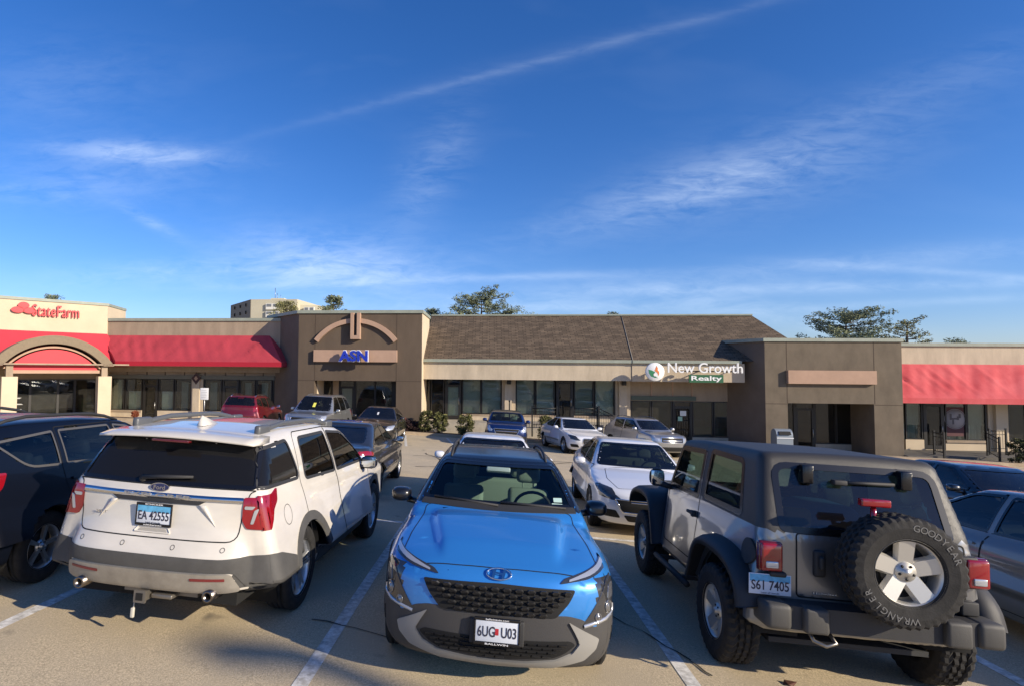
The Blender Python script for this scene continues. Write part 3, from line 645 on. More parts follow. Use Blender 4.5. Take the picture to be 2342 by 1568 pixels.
P(MB().box(X(2256, Yw), X(2302, Yw), Yw - .03, Yw + .2, fl4 - .8, zw).box(X(2268, Yw), X(2292, Yw), Yw - .2, Yw - .03, fl4 - .8, zw).build('pier', M_cream, t4))
P(box_w('sill', X(2158, Yw), X(2256, Yw), Yw - .1, Yw - .03, sl4 - .12, sl4 - .002, M_tan, t4))
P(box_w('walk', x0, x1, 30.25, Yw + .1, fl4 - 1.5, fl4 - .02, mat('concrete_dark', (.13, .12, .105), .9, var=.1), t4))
P(box_w('step', X(2145, 30), X(2165, 30), 29.75, 30.25, fl4 - 1.5, fl4 - .2, M_conc, t4))

# ---- left wing
t5 = empty('shop_building', (X(450, YF), YF, 0), 'tan shop wing with dark red awning, left of the arched brown tower', 'building'); inv = Matrix.Translation(-t5.location)
YL = YF + 1.1; x0, x1 = X(243, YL), X(614, 33.6) + 1.2; zc1 = Z(430, 734.5, YL); YA = 31.1
P(box_w('wall', x0, x1, YL, YL + .3, Z(430, 850, YL), zc1, M_tan, t5)); P(box_w('coping', x0 - .05, x1, YL - .08, YL + .6, zc1, zc1 + .17, M_grn, t5)); P(box_w('roof', x0, x1, YL + .6, YL + 10, zc1 - .1, zc1 + .02, M_conc, t5))
zb_ = Z(450, 826.5, YA); zv = Z(450, 837, YA)
aw = P(awning(t5, X(232, YL), X(616, YL, 770), YL, Z(430, 767, YL), X(262, YA), X(643, YA), YA, zb_, zb_ - zv, M_red, 9, 50, .025, m_val=mat('canvas_red_bright', (.42, .012, .03), .75), wet=-1))
# folded end of the awning
xe = X(643, YA); xt = X(616, YL, 770)
o = MB().add([(xt, YL, Z(430, 767, YL)), (xe, YA, zb_), (X(666, 32.0), 32.0, zb_), (xt + .05, YL + .05, Z(430, 767, YL))], [(0, 1, 2, 3)]).add([(xe, YA, zb_), (X(666, 32.0), 32.0, zb_), (X(666, 32.0), 32.0, zv), (xe, YA, zv)], [(0, 1, 2, 3)]).build('awning_end', M_red, t5); P(o)
zhd0, zhd1 = Z(450, 866, YW), Z(450, 857.5, YW); zsf = Z(450, 838, YA)
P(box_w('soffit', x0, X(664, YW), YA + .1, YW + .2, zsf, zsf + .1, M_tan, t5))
P(box_w('wall_panel', x0 - .8, X(664, YW), YW - .02, YW + .15, zhd0, zsf, M_tan, t5)); P(box_w('header', x0, X(628, YW), YW - .1, YW - .02, zhd0, zhd1, M_hdr, t5))
bt = MB()
for p in (291, 336, 378, 422, 469, 516, 560, 602, 640): bt.box(X(p, YW) - .03, X(p, YW) + .03, YW - .045, YW - .02, zhd1, zsf)
P(bt.build('panel_joint', M_brown, t5))
zfl5 = Z(450, 968, YW); zsi = Z(450, 939, YW)
P(room(x0 - .5, X(664, YW), YW + .13, zfl5, zhd0, t5, 5))
P(clutter(x0, X(664, YW), YW, zfl5, zhd0, t5, 5))
for (p, q, k) in ((246, 285, 'c'), (287, 325, 'h'), (327, 361, 'd'), (363, 398, 'h'), (400, 438, 'g'), (466, 507, 'g'), (509, 546, 'D'), (548, 584, 'g'), (586, 622, 'g'), (624, 661, 'n')):
    a_, b_ = X(p, YW), X(q, YW)
    if k in 'dD': P(door(a_, b_, zfl5, zhd0, YW, t5, G_shop_d, None, .45))
    else:
        f = P(window(a_, b_, zsi, zhd0, YW, t5, G_shop if k != 'n' else G_shop_d, {'c': None, 'g': None, 'n': None, 'h': None}[k]))
        if k == 'h': MB().box(a_ + .12, b_ - .12, YW + .2, YW + .22, zsi + .06, zsi + 1.15).build('half_blind', M_blind, f)
        if k == 'g': MB().box(a_ + .1, (a_ + b_) / 2, YW + .6, YW + .65, zsi, zhd0 - .2).build('curtain', M_curt if p > 500 else M_blind_d, f)
        if k == 'c': MB().box(a_ + .06, b_ - .5, YW + .5, YW + .53, zsi, zhd0).build('blind', M_blind, f)
mb = MB()
for (p, q) in ((246, 326), (362, 439), (465, 662)): mb.box(X(p, YW), X(q, YW), YW - .03, YW + .12, zfl5 - .5, zsi)
P(mb.build('base_wall', M_beige, t5)); P(box_w('sill', X(246, YW), X(326, YW), YW - .08, YW - .03, zsi - .1, zsi - .002, M_tan, t5))
a_, b_ = X(439, YW), X(465, YW)
P(MB().box(a_, b_, YW - .05, YW + .2, zfl5 - .5, zhd1).box(a_ + .15, b_ - .15, YW - .2, YW - .05, zfl5 - .5, zhd1).build('pier', M_beige, t5))
cx_, cz_ = X(452.5, YW), Z(452, 864, YW)
P(MB().prism([(cx_ - .30, YW - .24, cz_), (cx_, YW - .24, cz_ - .36), (cx_ + .30, YW - .24, cz_), (cx_, YW - .24, cz_ + .36)], (0, .04, 0)).build('diamond_emblem', mat('emblem_dark', (.05, .02, .02), .6), t5))
P(MB().prism([(cx_ - .12, YW - .25, cz_), (cx_, YW - .25, cz_ - .15), (cx_ + .12, YW - .25, cz_), (cx_, YW - .25, cz_ + .15)], (0, .01, 0)).build('emblem_centre', M_pink, t5))
P(box_w('walk', -31, X(664, YW), 30.2, YW + .1, zfl5 - .8, zfl5 - .01, M_conc, t5))

# ---- left corner block, its front turned to the sun
t6 = empty('shop_building', (-26, 30, 0), 'cream coloured corner block with a red barrel arch over its entrance, far left', 'building'); inv = Matrix.Translation(-t6.location)
YA1, YB1 = 28.3, 32.2
pA = Vector((X(-90, YA1 - .9, 700), YA1 - .9, 0)); p0 = Vector((X(0, YA1, 700), YA1, 0)); p1 = Vector((X(247, YB1, 700), YB1, 0)); p2 = Vector((X(288, 35.2, 712), 35.2, 0))
d6 = (p1 - p0).normalized(); pA = p0 - d6 * 4.5; n6 = Vector((d6.y, -d6.x, 0))      # n6 points to the lot
zT = Z(120, 692, (YA1 + YB1) / 2); zLo = zg(-25, 31) - .5
def wall6(name, a, b, z0, z1, th, m, off=0.0):
    a = a + n6 * off; b = b + n6 * off
    return P(MB().prism([(a.x, a.y, z0), (b.x, b.y, z0), (b.x, b.y, z1), (a.x, a.y, z1)], -n6 * th).build(name, m, t6))
zA6 = Z(120, 838, YB1 - 2.5)
def on6(px):    # parameter along the turned wall for an image column
    v = FW * FPX + RT * (px - CX) + UP * (CY - 760); dd = Vector((v[0], v[1]))
    A_ = Matrix(((dd.x, -d6.x), (dd.y, -d6.y))).inverted() @ Vector((p0.x, p0.y)); return A_[1]
wall6('wall', pA, p1, zA6, zT, .3, M_cream)
wall6('coping', pA, p1 + d6 * .05, zT, zT + .16, .8, M_grn, .06)
P(MB().prism([(p1.x, p1.y + .003, zLo), (p2.x, p2.y, zLo), (p2.x, p2.y, zT), (p1.x, p1.y + .003, zT)], (-.4, .1, 0)).build('side_wall', M_cream, t6))
P(MB().prism([(p1.x + .05, p1.y, zT), (p2.x + .05, p2.y, zT), (p2.x - 7, p2.y + 1, zT), (p1.x - 1, p1.y, zT)], (0, 0, .155)).build('coping', M_grn, t6))
# awning of the corner block
zt6 = Z(120, 759, 30.3); zb6 = Z(240, 838, 29.5)
a1, b1 = pA + n6 * .02, p1 + n6 * .02; a2, b2 = pA + n6 * 1.5, p1 + n6 * 1.4 + d6 * .9
vs = []; n = 24
for j in range(9):
    for i in range(n + 1):
        q = (a1 + (b1 - a1) * i / n) * (1 - j / 8) + (a2 + (b2 - a2) * i / n) * (j / 8); vs.append((q.x, q.y, zt6 + (zb6 - zt6) * j / 8 - .04 * math.sin(math.pi * j / 8)))
P(MB().add(vs, [(j * (n + 1) + i, j * (n + 1) + i + 1, (j + 1) * (n + 1) + i + 1, (j + 1) * (n + 1) + i) for j in range(8) for i in range(n)], True).build('awning', mat('canvas_red_sun', (.56, .03, .05), .75, var=.06, scale=1), t6))
# barrel arch canopy
def arcpts(cx, hw, rise, zbase, n=26):
    r = (hw * hw + rise * rise) / (2 * rise); a = math.asin(min(1, hw / r)) if rise < hw else math.pi - math.asin(hw / r)
    return [(cx + r * math.sin(-a + 2 * a * i / n), zbase + rise - r + r * math.cos(-a + 2 * a * i / n)) for i in range(n + 1)]
sc = on6(112); Yc = (p0 + d6 * sc + n6 * 2.2)
def m6(s, off, z):   # (along wall, out from wall, height)
    q = p0 + d6 * s + n6 * off; return (q.x, q.y, z)
hwo = (on6(258) - on6(-32)) / 2 * .93; hwi = (on6(222) - on6(2)) / 2 * .93; of = 2.4
zb7 = Z(150, 836, 28.4); zt7 = Z(120, 767, 28.4)
def archband(name, hw0, r0, zb0, hw1, r1, zb1, o0, o1, m, cap=False):
    A1, B1 = arcpts(sc, hw0, r0, zb0), arcpts(sc, hw1, r1, zb1); mb = MB(); n = len(A1)
    vs = [m6(s, o1, z) for s, z in A1] + [m6(s, o1, z) for s, z in B1] + [m6(s, o0, z) for s, z in A1] + [m6(s, o0, z) for s, z in B1]
    fs = []
    for i in range(n - 1):
        fs += [(i, i + 1, n + i + 1, n + i), (i, 2 * n + i, 2 * n + i + 1, i + 1), (n + i, n + i + 1, 3 * n + i + 1, 3 * n + i)]
    for i in (0, n - 1): fs.append((i, n + i, 3 * n + i, 2 * n + i))
    return P(MB().add(vs, fs, True).build(name, m, t6, flat=True))
ri = Z(120, 767, 28.4) - zb7
archband('arch', hwo, ri, zb7, hwi + .16, ri - .44, zb7, 0, of, mat('stucco_arch', (.235, .185, .125), .95, var=.06, bump=.2))
archband('arch_inner', hwi + .10, ri - .42, zb7 - .15, hwi + .0, ri - .52, zb7 - .15, .3, of - .30, M_pink)
zl7 = Z(120, 845.5, 28.8)
tp = arcpts(sc, hwi - .06, zb7 + ri - .74 - zl7, zl7)
vs = [m6(s, of - .38, z) for s, z in tp]
P(MB().prism(vs, -n6 * .1).build('arch_panel', M_redp, t6))
P(MB().prism([m6(sc - hwi, of - .3, zl7 - .17), m6(sc + hwi + .02, of - .3, zl7 - .17), m6(sc + hwi + .02, of - .3, zl7), m6(sc - hwi, of - .3, zl7)], -n6 * .3).build('lintel', M_pink, t6))
zc7 = Z(120, 860, 28.6)
for s in (sc - hwi - .1, sc + hwi - .02):
    P(MB().prism([m6(s - .05, of - .1, zLo), m6(s + .62, of - .1, zLo), m6(s + .62, of - .1, zc7), m6(s - .05, of - .1, zc7)], -n6 * .6).build('column', M_cream, t6))
    P(MB().prism([m6(s + .12, of - .2, zc7), m6(s + .42, of - .2, zc7), m6(s + .42, of - .2, zb7 + .05), m6(s + .12, of - .2, zb7 + .05)], -n6 * .3).build('column_neck', M_tan, t6))
# its window wall, set back
o6 = -1.0; zh6 = Z(120, 866, 31.5); zf6 = Z(120, 962, 31.5)
def win6(s0, s1, z0, z1, g, extra=None):
    mb = MB(); fr = .06
    for (a, b, c, d) in ((s0, s0 + fr, z0, z1), (s1 - fr, s1, z0, z1), (s0 + fr, s1 - fr, z1 - fr, z1), (s0 + fr, s1 - fr, z0, z0 + fr)):
        mb.prism([m6(a, o6 + .06, c), m6(b, o6 + .06, c), m6(b, o6 + .06, d), m6(a, o6 + .06, d)], -n6 * .1)
    f = P(mb.build('window', M_frame, t6))
    MB().prism([m6(s0 + fr, o6, z0 + fr), m6(s1 - fr, o6, z0 + fr), m6(s1 - fr, o6, z1 - fr), m6(s0 + fr, o6, z1 - fr)], -n6 * .008).build('pane', g, f); return f
S = [sc - 3.0, sc - 2.55, sc - 1.9, sc - .65, sc + .7, sc + 1.55, sc + 2.9]
for i, (a_, b_) in enumerate(((S[2], S[3]), (S[3], S[4]), (S[4], S[5]), (S[5], S[6]))): win6(a_, b_, zf6, zh6, G_shop_d if i != 1 else G_shop)
P(MB().prism([m6(-5, o6, zh6), m6(7.2, o6, zh6), m6(7.2, o6, zl7 + .3), m6(-5, o6, zl7 + .3)], -n6 * .1).build('wall_panel', M_tan, t6))
P(MB().prism([m6(-5, o6, zf6 - 1), m6(7.2, o6, zf6 - 1), m6(7.2, o6, zf6), m6(-5, o6, zf6)], -n6 * .1).build('base_wall', mat('base_red', (.5, .10, .09), .8), t6))
P(MB().prism([m6(S[0] - .5, o6 + .1, zf6), m6(S[2], o6 + .1, zf6), m6(S[2], o6 + .1, zh6), m6(S[0] - .5, o6 + .1, zh6)], -n6 * .1).build('pier', M_beige, t6))
P(MB().prism([m6(-5, o6 - 3, zf6 - 1), m6(7.5, o6 - 3, zf6 - 1), m6(7.5, o6 - 3, zl7 + .5), m6(-5, o6 - 3, zl7 + .5)], -n6 * .1).build('interior', M_room, t6))
P(MB().prism([m6(S[5] + .3, o6 - .3, zf6), m6(S[6] - .1, o6 - .3, zf6), m6(S[6] - .1, o6 - .3, zf6 + 1.35), m6(S[5] + .3, o6 - .3, zf6 + 1.35)], -n6 * .03).build('blind', mat('blind_lime', (.42, .48, .30), .8), t6))
P(MB().prism([m6(-5, of, zl7 + .28), m6(7.2, of, zl7 + .28), m6(7.2, o6, zl7 + .28), m6(-5, o6, zl7 + .28)], (0, 0, .08)).build('soffit', M_tan, t6))
# white lettering stickers on the entrance glass
nb = MB(); r6 = random.Random(5)
for k in range(6):
    z = zf6 + .55 + k * .17; 
    for q in range(1 + k % 2):
        s = S[2] + .15 + q * .42; nb.prism([m6(s, o6 + .02, z), m6(s + r6.uniform(.2, .4), o6 + .02, z), m6(s + .3, o6 + .02, z + r6.uniform(.05, .11)), m6(s, o6 + .02, z + .08)], n6 * .004)
P(nb.build('door_notices', mat('paper_white', (.42, .42, .40), .8), t6))
# red letters of the insurance office
sg = empty('shop_sign', m6(on6(105), .2, zT - .5), 'red raised lettering StateFarm with three ovals on the cream wall', 'sign'); inv = Matrix.Translation(-sg.location)
M_sr = mat('sign_red', (.68, .02, .03), .4)
def on_wall(me, s, z, out, w_m):
    M4 = Matrix(((d6.x, 0, n6.x, m6(s, out, z)[0]), (d6.y, 0, n6.y, m6(s, out, z)[1]), (0, 1, 0, z), (0, 0, 0, 1)))
    return MB().mesh(me, M4)
s0, s1 = on6(71), on6(179); zc8 = Z(125, 712.5, 30.2)
o = on_wall(fit_text('StateFarm', s1 - s0, .66, .06, .004), (s0 + s1) / 2, zc8, .14, 0).build('letters', M_sr, sg, flat=True); P(o)
so = on6(50)
lg = MB()
for (ds, dz, rx, rz) in ((.02, .22, .26, .19), (-.24, -.04, .30, .17), (.30, -.05, .30, .17)):
    pts = [m6(so + ds + rx * math.cos(t), .12, zc8 + dz + rz * math.sin(t)) for t in [2 * math.pi * k / 20 for k in range(20)]]; lg.prism(pts, n6 * .05)
P(lg.build('logo', M_sr, sg))
# ================================================================== cars
def tab(pts, sig=.03):
    pts = sorted(pts); xs = np.linspace(pts[0][0] - .6, pts[-1][0] + .6, 700); ys = np.interp(xs, [p[0] for p in pts], [p[1] for p in pts])
    if len(pts) > 1 and sig > 0:
        h = xs[1] - xs[0]; k = int(4 * sig / h) + 1; g = np.exp(-.5 * (np.arange(-k, k + 1) * h / sig) ** 2); g /= g.sum()
        ys = np.convolve(np.pad(ys, k, mode='edge'), g, 'valid')
    d = np.gradient(ys, xs)
    f = lambda v: np.interp(v, xs, ys); f.d = lambda v: np.interp(v, xs, d); return f
def smax(a, b, r): h = np.clip(.5 + .5 * (a - b) / r, 0, 1); return b + (a - b) * h + r * h * (1 - h)
def smin(a, b, r): return -smax(-a, -b, r)
def rnd(pts, r=.04, n=4):
    """round the corners of a 2-D outline"""
    out = []; m_ = len(pts)
    for i in range(m_):
        p, a, b = Vector(pts[i][:2]), Vector(pts[i - 1][:2]), Vector(pts[(i + 1) % m_][:2]); rr = pts[i][2] if len(pts[i]) > 2 else r
        da, db = a - p, b - p; q = min(rr, da.length * .45, db.length * .45); u, v = p + da.normalized() * q, p + db.normalized() * q
        for k in range(n + 1): t = k / n; out.append(tuple(u * (1 - t) ** 2 + p * 2 * t * (1 - t) + v * t * t))
    return out
def dens(pts, h=.04, closed=True):
    out = []; n = len(pts)
    for i in range(n if closed else n - 1):
        a, b = pts[i], pts[(i + 1) % n]; k = max(1, int(math.dist(a, b) / h)); out += [(a[0] + (b[0] - a[0]) * j / k, a[1] + (b[1] - a[1]) * j / k) for j in range(k)]
    if not closed: out.append(pts[-1])
    return out
def inpoly(P2, poly):
    x, y = P2[:, 0], P2[:, 1]; c = np.zeros(len(x), bool); n = len(poly)
    for i in range(n):
        (x1, y1), (x2, y2) = poly[i], poly[(i + 1) % n]
        if y1 == y2: continue
        m_ = ((y1 > y) != (y2 > y)) & (x < (x2 - x1) * (y - y1) / (y2 - y1) + x1); c ^= m_
    return c
def mir(pts): return [(-p[0],) + tuple(p[1:]) for p in reversed(pts)]
AX = {'L': (1, 1, (0, 2)), 'R': (1, -1, (0, 2)), 'F': (0, 1, (1, 2)), 'B': (0, -1, (1, 2)), 'T': (2, 1, (0, 1))}

class Car:
    def __init__(s, name, label, cat, c, group='cars parked in the lot'):
        s.c = c; s.root = empty(name, (0, 0, 0), label, cat, group)
        s.Tf = tab(c['xf'], .03); s.Tr = tab(c['xr'], .03); s.W = tab(c['W'], c.get('sW', .10)); s.I = tab(c['inset'], .03); s.H = tab(c['top'], c.get('sH', .05))
        s.GF = tab(c['gf'], .02); s.GR = tab(c['gr'], .02); s.RF = tab(c['roof'], .08); s.GI = tab(c.get('gplan', [(-3, 0), (3, 0)]), .1)
        s.cut = []; s.split = []; s.ZB = tab(c['zbt'], .05) if 'zbt' in c else (lambda v: c.get('zb', .22))
    def f(s, P):
        c = s.c; x, y, z = P[..., 0], P[..., 1], P[..., 2]; ay = np.sqrt(y * y + 1e-6); y2 = ay * ay; y4 = y2 * y2
        side = ay - (s.W(x) - s.I(z))
        top = (z - (s.H(x) - c.get('crown', .05) * y2 - c.get('crown4', 0) * y4)) / np.sqrt(1 + s.H.d(x) ** 2)
        fr = (x - (s.Tf(z) - c.get('kf2', .05) * y2 - c.get('kf4', .35) * y4)) / np.sqrt(1 + s.Tf.d(z) ** 2)
        re = ((s.Tr(z) + c.get('kr2', .04) * y2 + c.get('kr4', .30) * y4) - x) / np.sqrt(1 + s.Tr.d(z) ** 2)
        r = c.get('r', .07)
        lo = smax(smax(smax(fr, re, .02), side, c.get('rc', .10)), top, r)
        lo = smax(lo, s.ZB(x) - z, .05)
        if 'extra' in c: lo = c['extra'](lo, x, y, z, ay)
        gs = (ay - (c['gy'] - s.GI(x) - c['tum'] * (z - c['gz']) - c.get('bow', .25) * np.clip(z - c['gz'], 0, 1) ** 2))
        gt = z - (s.RF(x) - c.get('rcrown', .05) * y2)
        gf = (x - (s.GF(z) - c.get('kgf', .22) * y2)) / np.sqrt(1 + s.GF.d(z) ** 2)
        gr = ((s.GR(z) + c.get('kgr', .15) * y2) - x) / np.sqrt(1 + s.GR.d(z) ** 2)
        g = smax(smax(smax(gf, gr, .02), gs, c.get('rp', .09)), gt, c.get('rr', .07))
        g = smax(g, .5 - z, .02)
        F = smin(lo, g, c.get('rj', .03))
        if 'extra2' in c: F = c['extra2'](F, x, y, z, ay)
        return F
    def grad(s, P, e=.004):
        g = np.stack([(s.f(P + d) - s.f(P - d)) / (2 * e) for d in np.eye(3) * e], -1); n = np.linalg.norm(g, axis=-1, keepdims=True); return g / np.maximum(n, 1e-9)
    def hit(s, O, D, tmax=3.2, n=100):
        ts = np.linspace(tmax, 0.02, n); best = np.full(len(O), -1.0); prev = s.f(O + D * ts[0]); lo = np.zeros(len(O)); hi = np.full(len(O), tmax)
        done = np.zeros(len(O), bool)
        act = np.arange(len(O))
        for i in range(1, n):
            v = s.f(O[act] + D[act] * ts[i]) < 0
            if v.any():
                k = act[v]; hi[k] = ts[i - 1]; lo[k] = ts[i]; done[k] = True; act = act[~v]
                if not len(act): break
        for _ in range(14):
            mi = (lo + hi) / 2; v = s.f(O + D * mi[:, None]) < 0; lo = np.where(v, mi, lo); hi = np.where(v, hi, mi)
        return O + D * lo[:, None], done
    def proj(s, pts2, ax, off=0.0):
        """carry 2-D points onto the body along an axis, then lift by off along the surface normal"""
        a, sg, (u, v) = AX[ax]; p = np.array(pts2, float); O = np.zeros((len(p), 3)); O[:, u] = p[:, 0]; O[:, v] = p[:, 1]
        D = np.zeros_like(O); D[:, a] = sg; Q, ok = s.hit(O, D, 1.3 if ax in 'LR' else (2.0 if ax == 'T' else 3.0), 60 if ax in 'LRT' else 110)
        if ax in 'LRFB':      # keep off the faces that turn away round the corners
            lat = 0 if ax in 'LR' else 1; mid = .0
            G = s.grad(Q); bad = np.where((~ok) | (G[:, a] * sg < .42 * np.abs(G[:, lat])))[0]
            if len(bad):
                Ob = O[bad]; lo_, hi_ = np.full(len(bad), .5), np.ones(len(bad)); qb = Q[bad]; kb = np.zeros(len(bad), bool)
                for _ in range(7):
                    mi = (lo_ + hi_) / 2; Ot = Ob.copy(); Ot[:, lat] *= mi; Qt, kt = s.hit(Ot, D[bad], 1.3 if ax in 'LR' else 3.0, 60 if ax in 'LR' else 110)
                    Gt = s.grad(Qt); gd = kt & (Gt[:, a] * sg >= .42 * np.abs(Gt[:, lat])); lo_ = np.where(gd, mi, lo_); hi_ = np.where(gd, hi_, mi)
                    qb[gd] = Qt[gd]; kb |= gd
                Q[bad] = qb; ok[bad] = kb
        if not ok.all() and ok.any():   # points past the edge: take the nearest good one's depth
            gi = np.where(ok)[0]
            for i in np.where(~ok)[0]:
                j = gi[np.argmin(((p[gi] - p[i]) ** 2).sum(1))]; Q[i] = O[i]; Q[i, a] = Q[j, a]
        G = s.grad(Q); return Q + G * off, G
    def snap(s, V, poly, ax, d):
        a, sg, (u, v) = AX[ax]; e = np.array(dens(poly, .008)); N_ = s.grad(V)
        m_ = (N_[:, a] * sg > .12)
        if ax == 'F': m_ &= V[:, 0] > s.c.get('fmin', -.3)
        if ax == 'B': m_ &= V[:, 0] < s.c.get('bmax', .3)
        idx = np.where(m_)[0]; p = V[idx][:, (u, v)]
        mn, mx = e.min(0) - d, e.max(0) + d; k = ((p > mn) & (p < mx)).all(1); idx = idx[k]; p = p[k]
        if not len(idx): return
        D2 = ((p[:, None, :] - e[None]) ** 2).sum(-1); j = D2.argmin(1); near = D2[np.arange(len(j)), j] < d * d; idx = idx[near]; j = j[near]
        if not len(idx): return
        V[idx, u] = e[j, 0]; V[idx, v] = e[j, 1]
        for _ in range(8):
            q = V[idx]; fv = s.f(q); dq = q.copy(); dq[:, a] += .003; g = (s.f(dq) - fv) / .003; g = np.where(np.abs(g) < .15, .15 * np.sign(g + 1e-9), g); V[idx, a] -= np.clip(fv / g, -.03, .03)
    def body(s, m_body, m_under, m_lining, nx=110, nt=120, ne=34, name='body', wells=()):
        c = s.c; x0, x1 = c.get('spine', (c['xr'][len(c['xr']) // 2][1] + .55, c['xf'][len(c['xf']) // 2][1] - .55)); z0 = c.get('z0', .62); rows = []
        th = np.linspace(0, 2 * math.pi, nt, endpoint=False) - math.pi / 2
        ph = np.linspace(0, math.pi / 2, ne + 1)[:-1]
        for p in ph: rows.append((x0, -math.cos(p), math.sin(p)))
        for x in np.linspace(x0, x1, nx): rows.append((x, 0, 1))
        for p in ph[::-1]: rows.append((x1, math.cos(p), math.sin(p)))
        rows = np.array(rows); nr = len(rows)
        O = np.zeros((nr, nt, 3)); O[:, :, 0] = rows[:, None, 0]; O[:, :, 2] = z0
        D = np.zeros((nr, nt, 3)); D[:, :, 0] = rows[:, None, 1]; D[:, :, 1] = rows[:, None, 2] * np.cos(th)[None]; D[:, :, 2] = rows[:, None, 2] * np.sin(th)[None]
        V, ok = s.hit(O.reshape(-1, 3), D.reshape(-1, 3)); cell = max((x1 - x0) / nx, .035)
        # wheel openings, windows, doors: bring nearby vertices onto the outlines
        for (xc, zc, r) in wells:
            circ = [(xc + r * math.cos(t), zc + r * math.sin(t)) for t in np.linspace(-.5, math.pi + .5, 50)]
            for ax in 'LR': s.snap(V, circ, ax, cell * .6)
        for (ax, poly) in s.cut + [(a, p) for _, a, p, _ in s.split]: s.snap(V, poly, ax, cell * .55)
        I, J = np.meshgrid(np.arange(nr - 1), np.arange(nt), indexing='ij'); I = I.ravel(); J = J.ravel(); J2 = (J + 1) % nt
        F = np.stack([I * nt + J, I * nt + J2, (I + 1) * nt + J2, (I + 1) * nt + J], 1)
        C = V[F].mean(1); G = s.grad(C)
        e1 = V[F[:, 2]] - V[F[:, 0]]; e2 = V[F[:, 3]] - V[F[:, 1]]
        if (np.cross(e1, e2) * G).sum() < 0: F = F[:, ::-1]
        keep = np.ones(len(F), bool)
        for (xc, zc, r) in wells: keep &= ~(((C[:, 0] - xc) ** 2 + (C[:, 2] - zc) ** 2 < r * r) & (np.abs(C[:, 1]) > c.get('well_in', .5)) & (G[:, 1] * np.sign(C[:, 1]) > -.5))
        def sel(ax, poly):
            a, sg, (u, v) = AX[ax]; q = inpoly(C[:, (u, v)], poly) & (G[:, a] * sg > .10)
            if ax in 'LR': q &= G[:, a] * sg > .6 * np.abs(G[:, 0])
            if ax == 'F': q &= C[:, 0] > c.get('fmin', -.3)
            if ax == 'B': q &= C[:, 0] < c.get('bmax', .3)
            if ax == 'T': q &= C[:, 2] > c.get('zroof', 0)
            return q
        for (ax, poly) in s.cut: keep &= ~sel(ax, poly)
        part = np.zeros(len(F), int); names = [(name, m_body)]
        for (nm, ax, poly, mt) in s.split:
            q = sel(ax, poly) & (part == 0)
            if ax == 'X': pass
            k_ = next((i for i, n_ in enumerate(names) if i and n_[0] == nm and nm in ('bumper_cladding', 'lower_valance')), None)
            if k_: part[q] = k_
            else: part[q] = len(names); names.append((nm, mt or m_body))
        part[(C[:, 2] < c.get('zb', .22) + .03) & (G[:, 2] < -.5)] = 0
        NV = s.grad(V); objs = []
        for k, (nm, mt) in enumerate(names):
            f = F[keep & (part == k)]
            if not len(f): objs.append(None); continue
            used, inv_ = np.unique(f, return_inverse=True); f = inv_.reshape(f.shape)
            me = bpy.data.meshes.new(nm); fl = [tuple(dict.fromkeys(q)) for q in f.tolist()]; me.from_pydata(V[used].tolist(), [], fl)
            me.polygons.foreach_set('use_smooth', [True] * len(me.polygons)); me.update()
            me.normals_split_custom_set_from_vertices(NV[used].tolist())
            objs.append(link(nm, me, mt, s.root))
        s.body_o = objs[0]
        # dark inner skin seen through the windows
        f = F[keep & (C[:, 2] > .30)][:, ::-1]; used, inv_ = np.unique(f, return_inverse=True); me = bpy.data.meshes.new('lining')
        me.from_pydata((V[used] - NV[used] * .03).tolist(), [], inv_.reshape(f.shape).tolist()); me.polygons.foreach_set('use_smooth', [True] * len(me.polygons)); me.update(); link('lining', me, m_lining, s.root)
        for (xc, zc, r) in wells:
            for sg in (-1, 1):
                mb = MB(); n = 22; yo = c.get('well_in', .5); pts = []
                wa = c.get('wella', .6)
                for t in np.linspace(-wa, math.pi + wa, n):
                    pts.append((xc + r * math.cos(t), zc + r * math.sin(t)))
                Q, _ = s.proj(pts, 'L', -.004); vs = []
                for (a_, b_), q in zip(pts, Q): vs += [(a_, sg * min(q[1], c['wmax']), b_), (a_, sg * yo, b_)]
                mb.add(vs, [(2 * i, 2 * i + 2, 2 * i + 3, 2 * i + 1) for i in range(n - 1)] + [tuple(2 * i + 1 for i in range(n))], True)
                mb.build('wheel_well', m_under, s.root)
        return objs
    def patch(s, name, poly, ax, m, off=.003, h=.05, parent=None, skirt=.015, both=False, shape=None):
        poly = dens(poly, h); out = None
        xs = [p[0] for p in poly]; ys = [p[1] for p in poly]; pts = [Vector(p) for p in poly]; n = len(pts)
        ins = [(x, y) for x in np.arange(min(xs) + h / 2, max(xs), h) for y in np.arange(min(ys) + h / 2, max(ys), h)]
        if ins:
            k = inpoly(np.array(ins), poly); e = np.array(poly); A_ = np.array(ins); dd = ((A_[:, None] - e[None]) ** 2).sum(-1).min(1) > (h * .45) ** 2
            pts += [Vector(p) for p in A_[k & dd]]
        vo, _, fo, *_ = geometry.delaunay_2d_cdt(pts, [(i, (i + 1) % n) for i in range(n)], [tuple(range(n))], 1, 1e-6)
        P2 = [(v.x, v.y) for v in vo]; a, sg, (u, v_) = AX[ax]
        Q, G = s.proj(P2, ax, off)
        if shape is not None: Q = Q + G * np.array([shape(*p) for p in P2])[:, None]
        tri = [tuple(f) for f in fo]; 
        e1 = np.cross(Q[[t[1] for t in tri]] - Q[[t[0] for t in tri]], Q[[t[2] for t in tri]] - Q[[t[0] for t in tri]])
        if (e1[:, a] * sg).sum() < 0: tri = [t[::-1] for t in tri]
        ed = {}
        for t in tri:
            for i in range(len(t)):
                k = (t[i], t[(i + 1) % len(t)]); ed[k] = ed.get(k, 0) + 1
        bd = [k for k in ed if (k[1], k[0]) not in ed]; vs = Q.tolist(); nv = G.tolist(); base = len(vs); ids = {}
